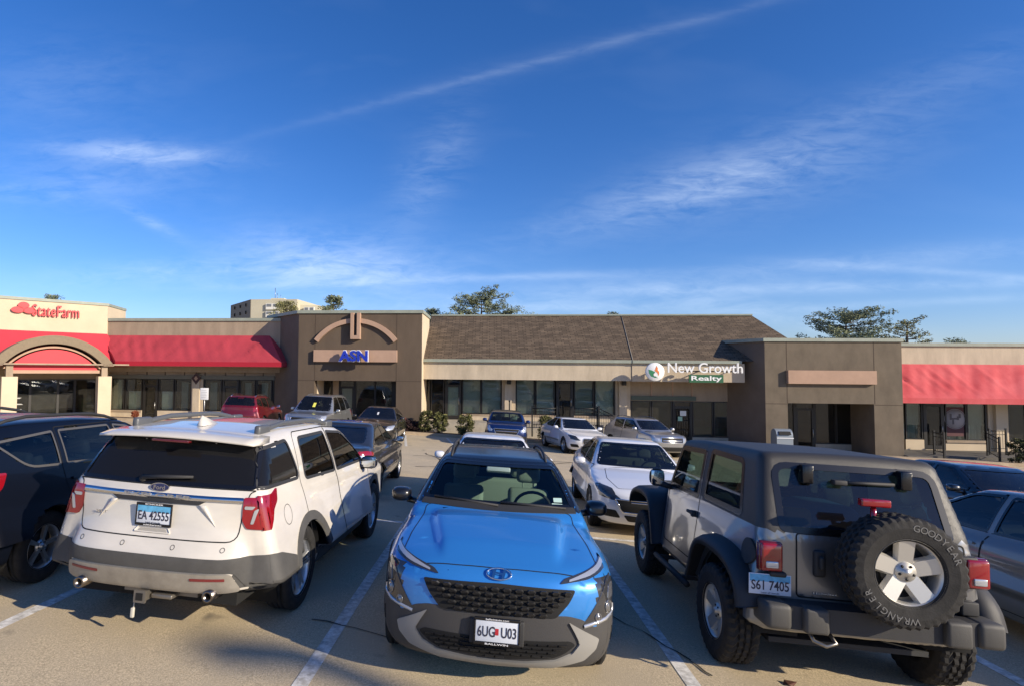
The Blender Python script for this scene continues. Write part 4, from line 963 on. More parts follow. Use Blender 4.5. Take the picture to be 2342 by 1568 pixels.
        for k in bd:
            for i in k:
                if i not in ids: ids[i] = len(vs); vs.append((Q[i] - G[i] * (skirt + max(off, 0))).tolist()); nv.append(G[i].tolist())
        fs = list(tri) + [(k[1], k[0], ids[k[0]], ids[k[1]]) for k in bd]
        def mk(vv, ff, nn):
            me = bpy.data.meshes.new(name); me.from_pydata(vv, [], ff); me.polygons.foreach_set('use_smooth', [i < len(tri) for i in range(len(ff))]); me.update()
            if shape is None: me.normals_split_custom_set_from_vertices(nn)
            return link(name, me, m, parent or s.root)
        out = mk(vs, fs, nv)
        if both: mk([(x, -y, z) for x, y, z in vs], [f[::-1] for f in fs], [(x, -y, z) for x, y, z in nv])
        return out
    def ribbon(s, name, pts, ax, wd, m, off=.002, closed=False, parent=None, both=False, h=.03, merge=None):
        P_ = dens(pts, h, closed); n = len(P_); A_, B_ = [], []
        for i in range(n):
            a = P_[i - 1] if (i or closed) else P_[i]; b = P_[(i + 1) % n] if (i < n - 1 or closed) else P_[i]
            d = Vector((b[0] - a[0], b[1] - a[1])); d = d.normalized() if d.length > 1e-9 else Vector((1, 0)); w_ = wd / 2
            A_.append((P_[i][0] - d.y * w_, P_[i][1] + d.x * w_)); B_.append((P_[i][0] + d.y * w_, P_[i][1] - d.x * w_))
        Q, G = s.proj(A_ + B_, ax, off); k = n if closed else n - 1
        fs = [(i, (i + 1) % n, n + (i + 1) % n, n + i) for i in range(k)]
        vs = Q.tolist(); nv = G.tolist()
        if off > .006:
            m0 = len(vs); vs += (Q - G * (off + .012)).tolist(); nv += nv[:m0]
            fs += [(i, m0 + i, m0 + (i + 1) % n, (i + 1) % n) for i in range(k)] + [(n + i, n + (i + 1) % n, m0 + n + (i + 1) % n, m0 + n + i) for i in range(k)]
        def mk(v2):
            me = bpy.data.meshes.new(name); me.from_pydata(v2, [], fs); me.polygons.foreach_set('use_smooth', [True] * len(fs)); me.update(); return link(name, me, m, parent or s.root)
        o = mk(vs)
        if both: mk([(x, -y, z) for x, y, z in vs])
        return o
    def place(s, X_, Y_, heading):
        """stand the car on the sloping asphalt; heading: degrees from +Y, clockwise"""
        e = .6; up = Vector((-(zg(X_ + e, Y_) - zg(X_ - e, Y_)) / (2 * e), -(zg(X_, Y_ + e) - zg(X_, Y_ - e)) / (2 * e), 1)).normalized()
        h = R_(heading); fw = Vector((math.sin(h), math.cos(h), 0)); fw = (fw - up * fw.dot(up)).normalized(); lf = up.cross(fw)
        s.root.matrix_world = Matrix(((fw.x, lf.x, up.x, X_), (fw.y, lf.y, up.y, Y_), (fw.z, lf.z, up.z, zg(X_, Y_)), (0, 0, 0, 1)))

M_tyre = mat('tyre_rubber', (.022, .021, .020), .85, var=.3, scale=12, bump=.2, bscale=80)
M_alloy = mat('alloy', (.55, .55, .54), .32, .85, coat=.3)
M_alloy_d = mat('alloy_grey', (.30, .30, .31), .35, .8, coat=.3)
M_alloy_m = mat('alloy_matt', (.62, .60, .55), .42, .75)
M_blackp = mat('black_plastic', (.028, .028, .029), .65, bump=.15, bscale=200)
M_greyp = mat('grey_plastic', (.078, .076, .072), .7, var=.12, scale=5, bump=.15, bscale=200)
M_gap = mat('panel_gap', (.006, .006, .006), .8)
M_under = mat('underside', (.01, .01, .01), .95)
M_lin = mat('cabin_lining', (.05, .05, .052), .9)
M_seat = mat('seat_dark', (.04, .042, .046), .85, bump=.2, bscale=120)
M_seat_l = mat('seat_light', (.34, .40, .35), .8, bump=.2, bscale=120)
M_chrome = mat('chrome', (.75, .76, .78), .08, 1)
M_mirror = mat('mirror_glass', (.6, .63, .65), .02, 1)
M_redl = mat('tail_lamp_red', (.26, .004, .008), .12, coat=1, spec=.6)
M_redd = mat('tail_lamp_dark', (.10, .006, .010), .1, coat=1)
M_clear = mat('lamp_clear', (.55, .57, .60), .12, .5, coat=1)
M_lampd = mat('lamp_smoked', (.05, .052, .058), .1, .3, coat=1)
M_amber = mat('lamp_amber', (.7, .25, .05), .2, coat=1)
M_gloss = mat('gloss_black', (.006, .006, .007), .25, coat=.25, coat_rough=.1)
G_tint = glass('glass_tinted', (.035, .035, .04), .15, dust=.02)
G_win = glass('car_glass', (.42, .52, .50), .12, dust=.02)
G_wind = glass('windscreen_glass', (.50, .62, .56), .10, dust=.015)
G_dk = glass('car_glass_dark', (.16, .19, .20), .15, dust=.02)
M_ptxt = mat('plate_text', (.03, .03, .05), .6)
M_pred = mat('plate_red', (.45, .02, .03), .6)
M_pwhite = mat('plate_white', (.62, .66, .72), .5)
M_pblue = mat('plate_blue', (.12, .42, .68), .5, var=.15, scale=20)

_tyre = {}
def tyre_mesh(R, wd, rim, teeth=0):
    k = (R, wd, rim, teeth)
    if k in _tyre: return _tyre[k]
    w2 = wd / 2
    prof = [(rim - .012, -w2 * .80), (rim + .01, -w2 * .92), (rim + (R - rim) * .5, -w2), (R - .022, -w2 * .93), (R - .004, -w2 * .80), (R, -w2 * .6)]
    for g in (-.36, 0, .36): prof += [(R, w2 * (g - .07)), (R - .012, w2 * (g - .05)), (R - .012, w2 * (g + .05)), (R, w2 * (g + .07))]
    prof += [(R, w2 * .6), (R - .004, w2 * .80), (R - .022, w2 * .93), (rim + (R - rim) * .5, w2), (rim + .01, w2 * .92), (rim - .012, w2 * .80)]
    n = 48 if not teeth else teeth * 2
    def mod(r, j, q):
        if teeth and r > R - .03: return r - (.013 if (q + (j // 3)) % 2 else 0)
        return r
    mb = MB().lathe(prof, n, 'y', mod=mod); me = mb.build('tmp', M_tyre); d = me.data; bpy.data.objects.remove(me)
    if teeth: d.polygons.foreach_set('use_smooth', [False] * len(d.polygons))
    _tyre[k] = d; return d
_rim = {}
def rim_mesh(rim, wd, style, nsp, mat_):
    k = (rim, wd, style, nsp, mat_.name)
    if k in _rim: return _rim[k]
    w2 = wd / 2; mb = MB(); f = w2 * .72   # face at +y
    mb.lathe([(rim, w2 * .90), (rim + .004, w2 * .84), (rim - .012, w2 * .78), (rim - .022, w2 * .55), (rim - .035, w2 * .0), (rim - .04, -w2 * .7)], 40)
    mb.k = 1; mb.lathe([(0, w2 * .05), (rim - .04, -.0)], 32); mb.lathe([(rim * .62, w2 * .12), (rim * .62, w2 * .22), (.06, w2 * .22)], 32); mb.k = 0
    ws = {'star': (.19, .34), 'split': (.10, .08), 'thin': (.10, .09), 'five': (.15, .24)}[style]
    for i in range(nsp):
        a = 2 * math.pi * i / nsp + math.pi / 2
        def sp(a_, r0, r1, w0, w1, y0, y1):
            ca, sa = math.cos(a_), math.sin(a_); P_ = lambda r, t, y: (r * ca - t * sa, y, r * sa + t * ca); b = .3
            v = [P_(r0, -w0, y0), P_(r0, w0, y0), P_(r1, w1, y1), P_(r1, -w1, y1), P_(r0, -w0 * 1.35, y0 - .03), P_(r0, w0 * 1.35, y0 - .03), P_(r1, w1 * 1.3, y1 - .035), P_(r1, -w1 * 1.3, y1 - .035)]
            mb.add(v, [(3, 2, 1, 0), (0, 1, 5, 4), (1, 2, 6, 5), (2, 3, 7, 6), (3, 0, 4, 7)])
        if style == 'split':
            for dt in (-.16, .16): sp(a + dt, rim * .18, rim * .97, rim * .085, rim * .06, f * .75, f * .98)
        elif style == 'star': sp(a, rim * .12, rim * .98, rim * .20, rim * .235, f * .62, f)
        elif style == 'five': sp(a, rim * .15, rim * .98, rim * .15, rim * .12, f * .7, f); 
        else:
            sp(a - .07, rim * .15, rim * .98, rim * .05, rim * .035, f * .8, f); sp(a + .07, rim * .15, rim * .98, rim * .05, rim * .035, f * .8, f)
    mb.lathe([(rim * .31, f * .5), (rim * .29, f * .78), (rim * .13, f * .84), (rim * .12, f * 1.02), (0, f * 1.06)], 28)
    mb.k = 1
    for i in range(5):
        a = 2 * math.pi * (i + .5) / 5 + math.pi / 2; mb.lathe([(0, f * .88), (rim * .04, f * .87), (rim * .045, f * .7)], 8, 'y', (rim * .21 * math.cos(a), 0, rim * .21 * math.sin(a)))
    o = mb.build('tmp', [mat_, mat('wheel_dark', (.03, .03, .03), .6, .5)]); d = o.data; bpy.data.objects.remove(o); _rim[k] = d; return d
def wheels(car, ax_, track, R, wd, rim, style, nsp, mat_, teeth=0):
    for x in ax_:
        for sg in (1, -1):
            t = tyre_mesh(R, wd, rim, teeth); o = link('wheel', t, None, car.root); o.location = (x, sg * track, R - .004)
            if sg < 0: o.rotation_euler = (0, 0, math.pi)
            r = link('rim', rim_mesh(rim, wd, style, nsp, mat_), None, o)
            r.rotation_euler = (0, R_(23 * (1 + x)), 0)
_seat = {}
def seat(car, x, y, zf, m, wide=.50, back=.62, head=True):
    mb = MB(); hw = wide / 2
    mb.rbox(x - .25, x + .28, y - hw, y + hw, zf, zf + .16, .05)
    mt = Matrix.Translation((x - .27, y, zf + .10)) @ Matrix.Rotation(R_(-16), 4, 'Y')
    bm_ = MB().rbox(-.07, .07, -hw * .92, hw * .92, 0, back, .055, mt); mb.add(bm_.v, bm_.f, True)
    if head:
        h_ = MB().rbox(-.055, .055, -.135, .135, back + .06, back + .25, .05, mt); mb.add(h_.v, h_.f, True)
        for dy in (-.06, .06): p = mt @ Vector((0, dy, back - .02)); q = mt @ Vector((0, dy, back + .1)); mb.tube([p, q], .008, 6)
    return mb.build('seat', m, car.root)
def interior(car, xd, zd, w_, xs, xr, zf, m, lhd=True, light=False, wheel=True):
    """dashboard, front and rear seats, steering wheel"""
    dm = mat('dash', (.035, .036, .038), .8)
    MB().rbox(xd - .35, xd + .30, -w_, w_, zd - .3, zd, .06).build('dashboard', dm, car.root)
    for y in (.37, -.37): seat(car, xs, y, zf, m, back=min(.62, zd + .06 - zf - .1))
    MB().rbox(xr - .25, xr + .25, -w_ * .82, w_ * .82, zf, zf + .16, .05).rbox(xr - .42, xr - .26, -w_ * .82, w_ * .82, zf + .1, zd + .02, .05).build('rear_seat', m, car.root)
    for y in (-.33, .33): MB().rbox(xr - .42, xr - .32, y - .12, y + .12, zd + .04, zd + .19, .04).build('headrest', m, car.root)
    if wheel:
        mb = MB(); pts = [(0, .185 * math.cos(t), .185 * math.sin(t)) for t in np.linspace(0, 2 * math.pi, 25)]
        mt = Matrix.Translation((xd - .42, .37, zd - .06)) @ Matrix.Rotation(R_(24), 4, 'Y')
        mb.tube([mt @ Vector(p) for p in pts], .016, 8); mb.tube([mt @ Vector((0, -.17, 0)), mt @ Vector((0, .17, 0))], .018, 6); mb.tube([mt @ Vector((0, 0, 0)), mt @ Vector((0, 0, -.17))], .018, 6)
        mb.build('steering_wheel', dm, car.root)
    MB().box(xr - .5, xd, -w_ * .95, w_ * .95, .30, .34).build('cabin_floor', dm, car.root)
def plate(car, x, y, z, face, txt, kind, tiltx=0, frame=None, parent=None):
    """number plate facing +x (face=1) or -x (face=-1)"""
    rt = Matrix.Translation((x, y, z)) @ Matrix(((0, 0, face, 0), (-face * -1 if face > 0 else -1, 0, 0, 0), (0, 1, 0, 0), (0, 0, 0, 1)))
    rt = Matrix.Translation((x, y, z)) @ (Matrix(((0, 0, 1, 0), (1, 0, 0, 0), (0, 1, 0, 0), (0, 0, 0, 1))) if face > 0 else Matrix(((0, 0, -1, 0), (-1, 0, 0, 0), (0, 1, 0, 0), (0, 0, 0, 1)))) @ Matrix.Rotation(R_(tiltx), 4, 'X')
    mb = MB(); vs = lambda x0, x1, y0, y1, z0, z1, r=.008: MB().rbox(x0, x1, y0, y1, z0, z1, r, rt)
    b = vs(-.152, .152, -.076, .076, 0, .006, .0025); o = mb.add(b.v, b.f, True).build('number_plate', M_pwhite, parent or car.root)
    t = fit_text(txt, .27, .072, .002, .012); MB().mesh(t, rt @ Matrix.Translation((0, -.008 if kind != 'mo' else -.002, .0075))).build('plate_number', M_ptxt, o)
    def strip_(x0, x1, y0, y1, z, m, nm):
        b = MB(); b.add([rt @ Vector(p) for p in ((x0, y0, z), (x1, y0, z), (x1, y1, z), (x0, y1, z))], [(0, 1, 2, 3)]); b.build(nm, m, o)
    if kind == 'il': strip_(-.146, .146, .018, .070, .0066, M_pblue, 'plate_band'); MB().mesh(fit_text('Land of Lincoln', .13, .012, .001), rt @ Matrix.Translation((0, -.063, .0075))).build('plate_caption', M_ptxt, o)
    if kind == 'mo': strip_(-.012, .012, -.022, .022, .0085, M_pred, 'plate_emblem')
    if frame:
        fb = MB(); k = .022
        for (x0, x1, y0, y1) in ((-.160, .160, -.092, -.070), (-.160, .160, .070, .092), (-.160, -.148, -.07, .07), (.148, .160, -.07, .07)):
            b = vs(x0, x1, y0, y1, -.002, .011, .004); fb.add(b.v, b.f, True)
        f = fb.build('plate_frame', M_gloss, o)
        for (tx, yy) in ((frame[0], .082), (frame[1], -.082)):
            if tx: MB().mesh(fit_text(tx, .16, .012, .001, .01), rt @ Matrix.Translation((0, yy, .0125))).build('frame_text', mat('frame_white', (.8, .8, .8), .5), f)
    return o
def mirror(car, x, y, z, m, size=(.13, .22, .15), face=1, arm=.12, glassm=None, both=True):
    """door mirrors; the glass looks to the rear"""
    for sg in ((1, -1) if both else (both,)):
        sx, sy, sz = size; bm = bmesh.new(); bmesh.ops.create_uvsphere(bm, u_segments=20, v_segments=12, radius=1)
        for v in bm.verts:
            p = v.co.copy(); q = Vector((math.copysign(abs(p.x) ** .7, p.x), math.copysign(abs(p.y) ** .7, p.y), math.copysign(abs(p.z) ** .75, p.z)))
            if q.x < -.1: q.x = -.1
            v.co = Vector((x + q.x * sx, sg * (y + q.y * sy / 2), z + q.z * sz / 2))
        mb = MB(); bm.verts.index_update(); mb.add([v.co.copy() for v in bm.verts], [tuple(v.index for v in f.verts) for f in bm.faces], True); bm.free()
        mb.tube([(x, sg * (y - sy * .3), z - sz * .35), (x + .03, sg * (y - sy / 2 - arm), z - sz * .55)], [.035, .03], 8)
        o = mb.build('door_mirror', m, car.root)
        MB().rbox(x - sx * .1 - .008, x - sx * .1 + .002, sg * y - sy * .42, sg * y + sy * .42, z - sz * .40, z + sz * .40, .004).build('mirror_glass', M_mirror, o)

# standard car: windows, doors, lamps from a few numbers --------------------------------------------------
def make_car(name, label, cat, c, P_, d):
    """c: body numbers, P_: paint, d: details"""
    k = Car(name, label, cat, c); gm = d.get('glass', G_dk); bx = d['wells']
    if d.get('ws'): k.cut.append(('F', d['ws']))
    if d.get('rw'): k.cut.append(('B', d['rw']))
    for p in d['side']: k.cut += [('L', p), ('R', p)]
    for nm, ax, p, *mm_ in d.get('split', []):
        for a in ('LR' if ax == 'LR' else ax): k.split.append((nm, a, p, mm_[0] if mm_ else None))
    if d.get('roofm'): k.split.append(('roof', 'T', d['roofpoly'], d['roofm']))
    k.body(P_, M_under, d.get('lining', M_lin), *d.get('res', (80, 96, 26)), wells=bx)
    h = d.get('h', .07)
    tr = d.get('trim', M_gloss); tw = d.get('tw', .03)
    if d.get('ws'): k.patch('windscreen', d['ws'], 'F', d.get('wsglass', gm), -.004, h, skirt=.001); k.ribbon('windscreen_seal', d['ws'], 'F', tw, M_gloss, .002, True)
    if d.get('rw'): k.patch('rear_window', d['rw'], 'B', d.get('rwglass', gm), -.004, h, skirt=.001); k.ribbon('window_seal', d['rw'], 'B', tw, M_gloss, .002, True)
    for i, p in enumerate(d['side']):
        for a in 'LR': k.patch('side_window', p, a, (d['sideglass'][i] if 'sideglass' in d else gm), -.004, h, skirt=.001); k.ribbon('window_trim', p, a, tw, tr, .002, True)
    for nm, ax, p, *mm_ in d.get('split', []):
        if mm_: continue
        for a in ('LR' if ax == 'LR' else ax): k.ribbon('panel_gap', p, a, d.get('gap', .009), M_gap, .0015, True)
    for (p, a) in d.get('handles', []):
        k.patch('door_handle', rnd([(p[0] - .09, p[1] - .013), (p[0] + .09, p[1] - .013), (p[0] + .09, p[1] + .013), (p[0] - .09, p[1] + .013)], .012), 'L', d.get('handlem', P_), .018, .04, both=True)
    for (nm, p, ax, mm, off) in d.get('patches', []): k.patch(nm, p, ax, mm, off, min(h, .05), both=False)
    for (nm, p, ax, mm, off) in d.get('patches2', []):
        if ax in 'LR': k.patch(nm, p, 'L', mm, off, min(h, .05), both=True)
        else: k.patch(nm, p, ax, mm, off, min(h, .05)); k.patch(nm, mir(p), ax, mm, off, min(h, .05))
    R, wd, rim, style, nsp, am = d['wheel']; wheels(k, [b[0] for b in bx], d['track'], R, wd, rim, style, nsp, am, d.get('teeth', 0))
    if 'int' in d: interior(k, *d['int'])
    if 'mirror' in d: mirror(k, *d['mirror'])
    return k
def rail_on(k, x0, x1, y, off, r, m, n=9):
    """roof rail that follows the roof, both sides"""
    xs = np.linspace(x0, x1, n); Q, _ = k.proj([(x, y) for x in xs], 'T', 0)
    pts = [(q[0], q[1], q[2] + off * (0, .65, 1)[min(2, i, n - 1 - i)]) for i, q in enumerate(Q)]
    for sg in (1, -1): MB().tube([(a, sg * b, c_) for a, b, c_ in pts], [r * .8] + [r] * (n - 2) + [r * .8], 8).build('roof_rail', m, k.root)
def archpts(xc, zc, r, a0=0, a1=180, n=24): return [(xc + r * math.cos(R_(t)), zc + r * math.sin(R_(t))) for t in np.linspace(a0, a1, n)]
# ------------------------------------------------------------------ white sport utility, seen from behind
M_white = paint('paint_white', (.66, .62, .545), .0, .35, .06)
M_silver2 = mat('skid_silver', (.36, .33, .28), .5, .3, var=.12, scale=6)
c = dict(xf=[(.2, 2.28), (.4, 2.40), (.6, 2.44), (.85, 2.42), (1.0, 2.3)], xr=[(.25, -2.40), (.42, -2.50), (.60, -2.56), (.72, -2.57), (.80, -2.52), (.9, -2.47), (1.05, -2.45), (1.22, -2.42), (1.5, -2.2)],
         W=[(2.5, .79), (2.1, .89), (1.4, .925), (0, .935), (-1.4, .93), (-2.0, .895), (-2.6, .80)], inset=[(.2, .10), (.33, .035), (.5, .0), (.62, .012), (.8, .02), (.95, .0), (1.1, .03), (1.25, .10)],
         top=[(2.5, .92), (2.2, 1.02), (1.5, 1.12), (1.0, 1.17), (0, 1.19), (-2.6, 1.27)], gf=[(1.1, 1.2), (1.62, .35)], gr=[(1.15, -2.44), (1.25, -2.405), (1.6, -2.19), (1.72, -2.1)],
         roof=[(.4, 1.60), (0, 1.68), (-.6, 1.73), (-1.5, 1.725), (-2.0, 1.69), (-2.3, 1.66)], gy=.872, gz=1.2, tum=.28, bow=.25, kgf=.22, kgr=.11, kr2=.035, kr4=.27, rc=.15, rp=.10, crown=.05, zb=.26, zbt=[(-3, .43), (-2.3, .42), (-1.9, .32), (-1.7, .26), (3, .26)], wmax=.935, r=.08, rcrown=.055)
RW = rnd([(.79, 1.255, .03), (.71, 1.60, .06), (-.71, 1.60, .06), (-.79, 1.255, .03)])
s_q = rnd([(-2.36, 1.255, .03), (-2.17, 1.56, .05), (-1.60, 1.60, .06), (-1.52, 1.245, .08)])
s_r = rnd([(-1.38, 1.215, .07), (-1.30, 1.60, .06), (-.50, 1.615, .04), (-.44, 1.185, .04)])
s_f = rnd([(-.36, 1.185, .04), (-.40, 1.615, .04), (.12, 1.58, .08), (.92, 1.18, .05)])
tg = rnd([(.70, .83, .10), (.715, 1.0, .02), (.76, 1.215, .02), (.80, 1.235, .01), (-.80, 1.235, .01), (-.76, 1.215, .02), (-.715, 1.0, .02), (-.70, .83, .10)])
d_r = rnd([(-1.46, .42, .05), (-1.43, .86, .2), (-1.52, 1.22, .02), (-1.42, 1.66, .06), (-.44, 1.67, .01), (-.40, .42, .03)])
d_f = rnd([(-.39, .42, .03), (-.43, 1.67, .01), (.20, 1.63, .1), (.98, 1.15, .04), (.93, .42, .06)])
cl_poly = rnd([(1.1, .45), (1.1, .715), (.62, .68), (.3, .685), (-.3, .685), (-.62, .68), (-1.1, .715), (-1.1, .45), (-.80, .45), (-.72, .625), (.72, .625), (.80, .45)], .03)
cl_side = rnd([(-2.8, .47), (-2.8, .715), (-2.2, .70), (-1.93, .61), (-1.88, .47)], .03); va_poly = [(1.2, .2), (1.2, .45), (.80, .45), (.72, .41), (-.72, .41), (-.80, .45), (-1.2, .45), (-1.2, .2)]; va_side = [(-2.8, .2), (-2.8, .45), (-1.8, .45), (-1.8, .2)]
su = make_car('parked_suv', 'white sport utility vehicle seen from behind with tinted rear window and tow hitch', 'car', c, M_white, dict(
    wells=[(1.43, .40, .435), (-1.43, .40, .435)], res=(150, 150, 44), ws=rnd([(.70, 1.16, .05), (.60, 1.585, .06), (-.60, 1.585, .06), (-.70, 1.16, .05)]), rw=RW, side=[s_q, s_r, s_f], glass=G_dk, rwglass=mat('privacy_glass', (.010, .010, .011), .05, spec=.3),
    sideglass=[mat('privacy_glass', (.010, .010, .011), .05, spec=.3), glass('glass_privacy_side', (.10, .10, .10), .14), glass('glass_privacy_side', (.1, .1, .1))],
    split=[('bumper_cladding', 'B', cl_poly, M_greyp), ('bumper_cladding', 'LR', cl_side, M_greyp), ('lower_valance', 'B', va_poly, M_blackp), ('lower_valance', 'LR', va_side, M_blackp), ('door', 'LR', d_r), ('door', 'LR', d_f), ('tailgate', 'B', tg)], handles=[((-1.22, 1.03), 0), ((-.22, 1.01), 0)], trim=M_blackp,
    patches2=[('wheel_arch_trim', archpts(-1.43, .40, .515) + archpts(-1.43, .40, .43)[::-1], 'L', M_greyp, .012), ('wheel_arch_trim', archpts(1.43, .40, .515) + archpts(1.43, .40, .43)[::-1], 'L', M_greyp, .012),
              ('sill_cladding', [(-.93, .28), (-.93, .42), (.93, .42), (.93, .28)], 'L', M_greyp, .012),
              ('tail_lamp', rnd([(.72, 1.18), (.72, 1.0), (.76, .935), (1.05, .925), (1.05, 1.19)], .02), 'B', M_redl, .012),
              ('tail_lamp', rnd([(-2.62, 1.19), (-2.2, 1.20), (-2.10, 1.235), (-2.13, 1.13), (-2.22, 1.07), (-2.30, .925), (-2.62, .925)], .02), 'L', M_redl, .0135),
              ('lamp_lens', rnd([(.735, 1.115), (.735, 1.09), (.80, 1.09), (.82, 1.115)], .01), 'B', M_clear, .016), ('lamp_lens', rnd([(.815, 1.085), (.79, .975), (.815, .975), (.845, 1.10)], .01), 'B', M_clear, .017)],
    wheel=(.385, .255, .262, 'split', 5, M_alloy), track=.81, int=(.72, 1.12, .70, .15, -.85, .50, M_seat), mirror=(.62, 1.02, 1.17, M_gloss, (.12, .22, .17))))
su.patch('bumper_cladding', rnd([(1.0, .50), (1.0, .74), (.62, .708), (.3, .712), (-.3, .712), (-.62, .708), (-1.0, .74), (-1.0, .50), (-.80, .46), (-.72, .60), (.72, .60), (.80, .46)], .03), 'B', M_greyp, .005, .035, skirt=.002)
su.patch('bumper_cladding', rnd([(-2.33, .45), (-2.33, .742), (-2.2, .728), (-1.895, .63), (-1.85, .45)], .03), 'L', M_greyp, .0055, .035, both=True, skirt=.002)
su.patch('skid_plate', rnd([(.76, .46), (.70, .595), (-.70, .595), (-.76, .46), (-.6, .445), (.6, .445)], .03), 'B', M_silver2, .022, .04)
for sg in (1, -1):
    q = [(.66 * sg, .550), (.66 * sg, .568), (.40 * sg, .563), (.40 * sg, .545)]
    su.patch('reflector', q if sg > 0 else q, 'B', mat('reflector_red', (.20, .03, .03), .3), .028, .05)
    mb = MB().lathe([(.030, -.10), (.046, -.10), (.046, .12), (.038, .12), (.030, .0)], 20, 'x', (-2.45, sg * .56, .43), closed=True).lathe([(0, .02), (.032, .02)], 16, 'x', (-2.48, sg * .56, .43)); mb.build('exhaust_pipe', mat('exhaust', (.25, .22, .19), .3, 1), su.root)
su.ribbon('chrome_bar', [(.715, 1.155), (-.715, 1.155)], 'B', .042, M_chrome, .014)
su.patch('plate_recess_top', rnd([(.42, 1.135), (.36, 1.10), (-.36, 1.10), (-.42, 1.135)], .01), 'B', M_blackp, .010)
Q, _ = su.proj([(0, 1.156)], 'B', .018)
me = fit_text('EXPLORER', .60, .026, .006, .01); Mx = Matrix.Translation(Q[0]) @ Matrix(((0, 0, -1, 0), (-1, 0, 0, 0), (0, 1, 0, 0), (0, 0, 0, 1)))
MB().mesh(me, Mx).build('badge_letters', M_alloy, su.root)
Q, G = su.proj([(0, 1.215)], 'B', .012)
mb = MB(); pts = [Vector(Q[0]) + Vector((0, .085 * math.cos(t), .036 * math.sin(t))) for t in np.linspace(0, 2 * math.pi, 32, endpoint=False)]; mb.prism([p + Vector((.004, 0, 0)) for p in pts], (-.010, 0, 0)); bo = mb.build('badge', M_chrome, su.root)
MB().prism([Vector(Q[0]) + Vector((-.0075, .078 * math.cos(t), .030 * math.sin(t))) for t in np.linspace(0, 2 * math.pi, 32, endpoint=False)], (-.003, 0, 0)).build('badge_field', mat('badge_navy', (.01, .02, .09), .2, coat=1), bo)
MB().mesh(fit_text('Ford', .10, .034, .003, .004), Matrix.Translation(Vector(Q[0]) + Vector((-.012, 0, 0))) @ Matrix(((0, 0, -1, 0), (-1, 0, 0, 0), (0, 1, 0, 0), (0, 0, 0, 1)))).build('badge_script', M_chrome, bo)
Q, G = su.proj([(.50, .985)], 'B', .006); MB().mesh(fit_text('XLT', .11, .022, .005, .01), Matrix.Translation(Q[0]) @ Matrix(((0, 0, -1, 0), (-1, 0, 0, 0), (0, 1, 0, 0), (0, 0, 0, 1)))).build('badge_letters', M_chrome, su.root)
Q, G = su.proj([(0, .995)], 'B', .016); plate(su, Q[0][0] - .005, 0, 1.005, -1, 'EA 42555', 'il', tiltx=0, frame=('SCHICKER', 'schickerauto'))
# pressed creases: raised flanks either side of the plate and the grab handle
for sg in (1, -1): su.patch('tailgate_crease', [(.42 * sg, 1.10), (.36 * sg, 1.10), (.52 * sg, .94)][::sg], 'B', M_white, .004, .03, shape=lambda y, z: .012 * max(0, (z - .94) / .16), skirt=.01)
su.ribbon('handle_recess', rnd([(.16, .865), (.13, .905), (-.13, .905), (-.16, .865)], .01), 'B', .008, M_white, .008, True)
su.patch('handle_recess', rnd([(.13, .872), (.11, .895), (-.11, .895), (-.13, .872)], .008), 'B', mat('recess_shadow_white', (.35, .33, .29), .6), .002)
for y in (-.62, -.22, .22, .62): su.ribbon('parking_sensor', [(y + .017 * math.cos(t), .775 + .017 * math.sin(t)) for t in np.linspace(0, 6.28, 12, endpoint=False)], 'B', .005, M_greyp, .002, True, h=.02)
su.ribbon('fuel_door', [(-1.93 + .085 * math.cos(t), .98 + .085 * math.sin(t)) for t in np.linspace(0, 6.28, 28, endpoint=False)], 'R', .006, M_greyp, .0015, True)
# spoiler lip, wiper, roof rails, aerial fin, tow hitch
mb = MB(); sp = []
for y in np.linspace(-.72, .72, 17): sp.append(y)
vs = []; 
for y in sp:
    k = .10 * y * y; zt_ = float(su.RF(-2.12)) - .055 * y * y
    vs += [(-2.02 + k, y, zt_ + .006), (-2.20 + k, y, zt_ - .012), (-2.33 + k, y, zt_ - .040), (-2.34 + k, y, zt_ - .060), (-2.16 + k, y, zt_ - .062), (-2.02 + k, y, zt_ - .05)]
fs = [(6 * i + j, 6 * i + (j + 1) % 6, 6 * i + 6 + (j + 1) % 6, 6 * i + 6 + j) for i in range(16) for j in range(6)] + [tuple(range(6))[::-1], tuple(range(96, 102))]
mb.add(vs, fs, True).build('spoiler', M_white, su.root)
MB().rbox(-2.36, -2.30, -.17, .17, 1.585, 1.605, .006).build('brake_lamp', M_redd, su.root)
Q, G = su.proj([(.18, 1.275), (-.26, 1.30)], 'B', .03); MB().tube([Q[0], Q[1]], [.022, .012], 6).tube([(Q[0][0], .18, 1.275), (Q[0][0] + .06, .2, 1.27)], .03, 8).build('wiper', M_blackp, su.root)
M_rail = mat('rail_grey', (.12, .125, .13), .45, .3)
rail_on(su, .10, -1.95, .60, .038, .025, M_rail)
Q, _ = su.proj([(-1.86, .60), (0.02, .60)], 'T', .03)
for q in Q:
    for sg in (1, -1): MB().rbox(q[0] - .13, q[0] + .11, sg * .60 - .032, sg * .60 + .032, q[2] - .06, q[2] + .035, .025).build('rail_foot', M_rail, su.root)
MB().add([(-1.62, -.03, 1.715), (-1.62, .03, 1.715), (-1.90, .035, 1.70), (-1.90, -.035, 1.70), (-1.88, -.006, 1.795), (-1.88, .006, 1.795)], [(0, 1, 5, 4), (1, 2, 5), (3, 0, 4), (2, 3, 4, 5)], True).build('aerial_fin', M_white, su.root)
M_steel = mat('hitch_steel', (.25, .23, .2), .5, .8)
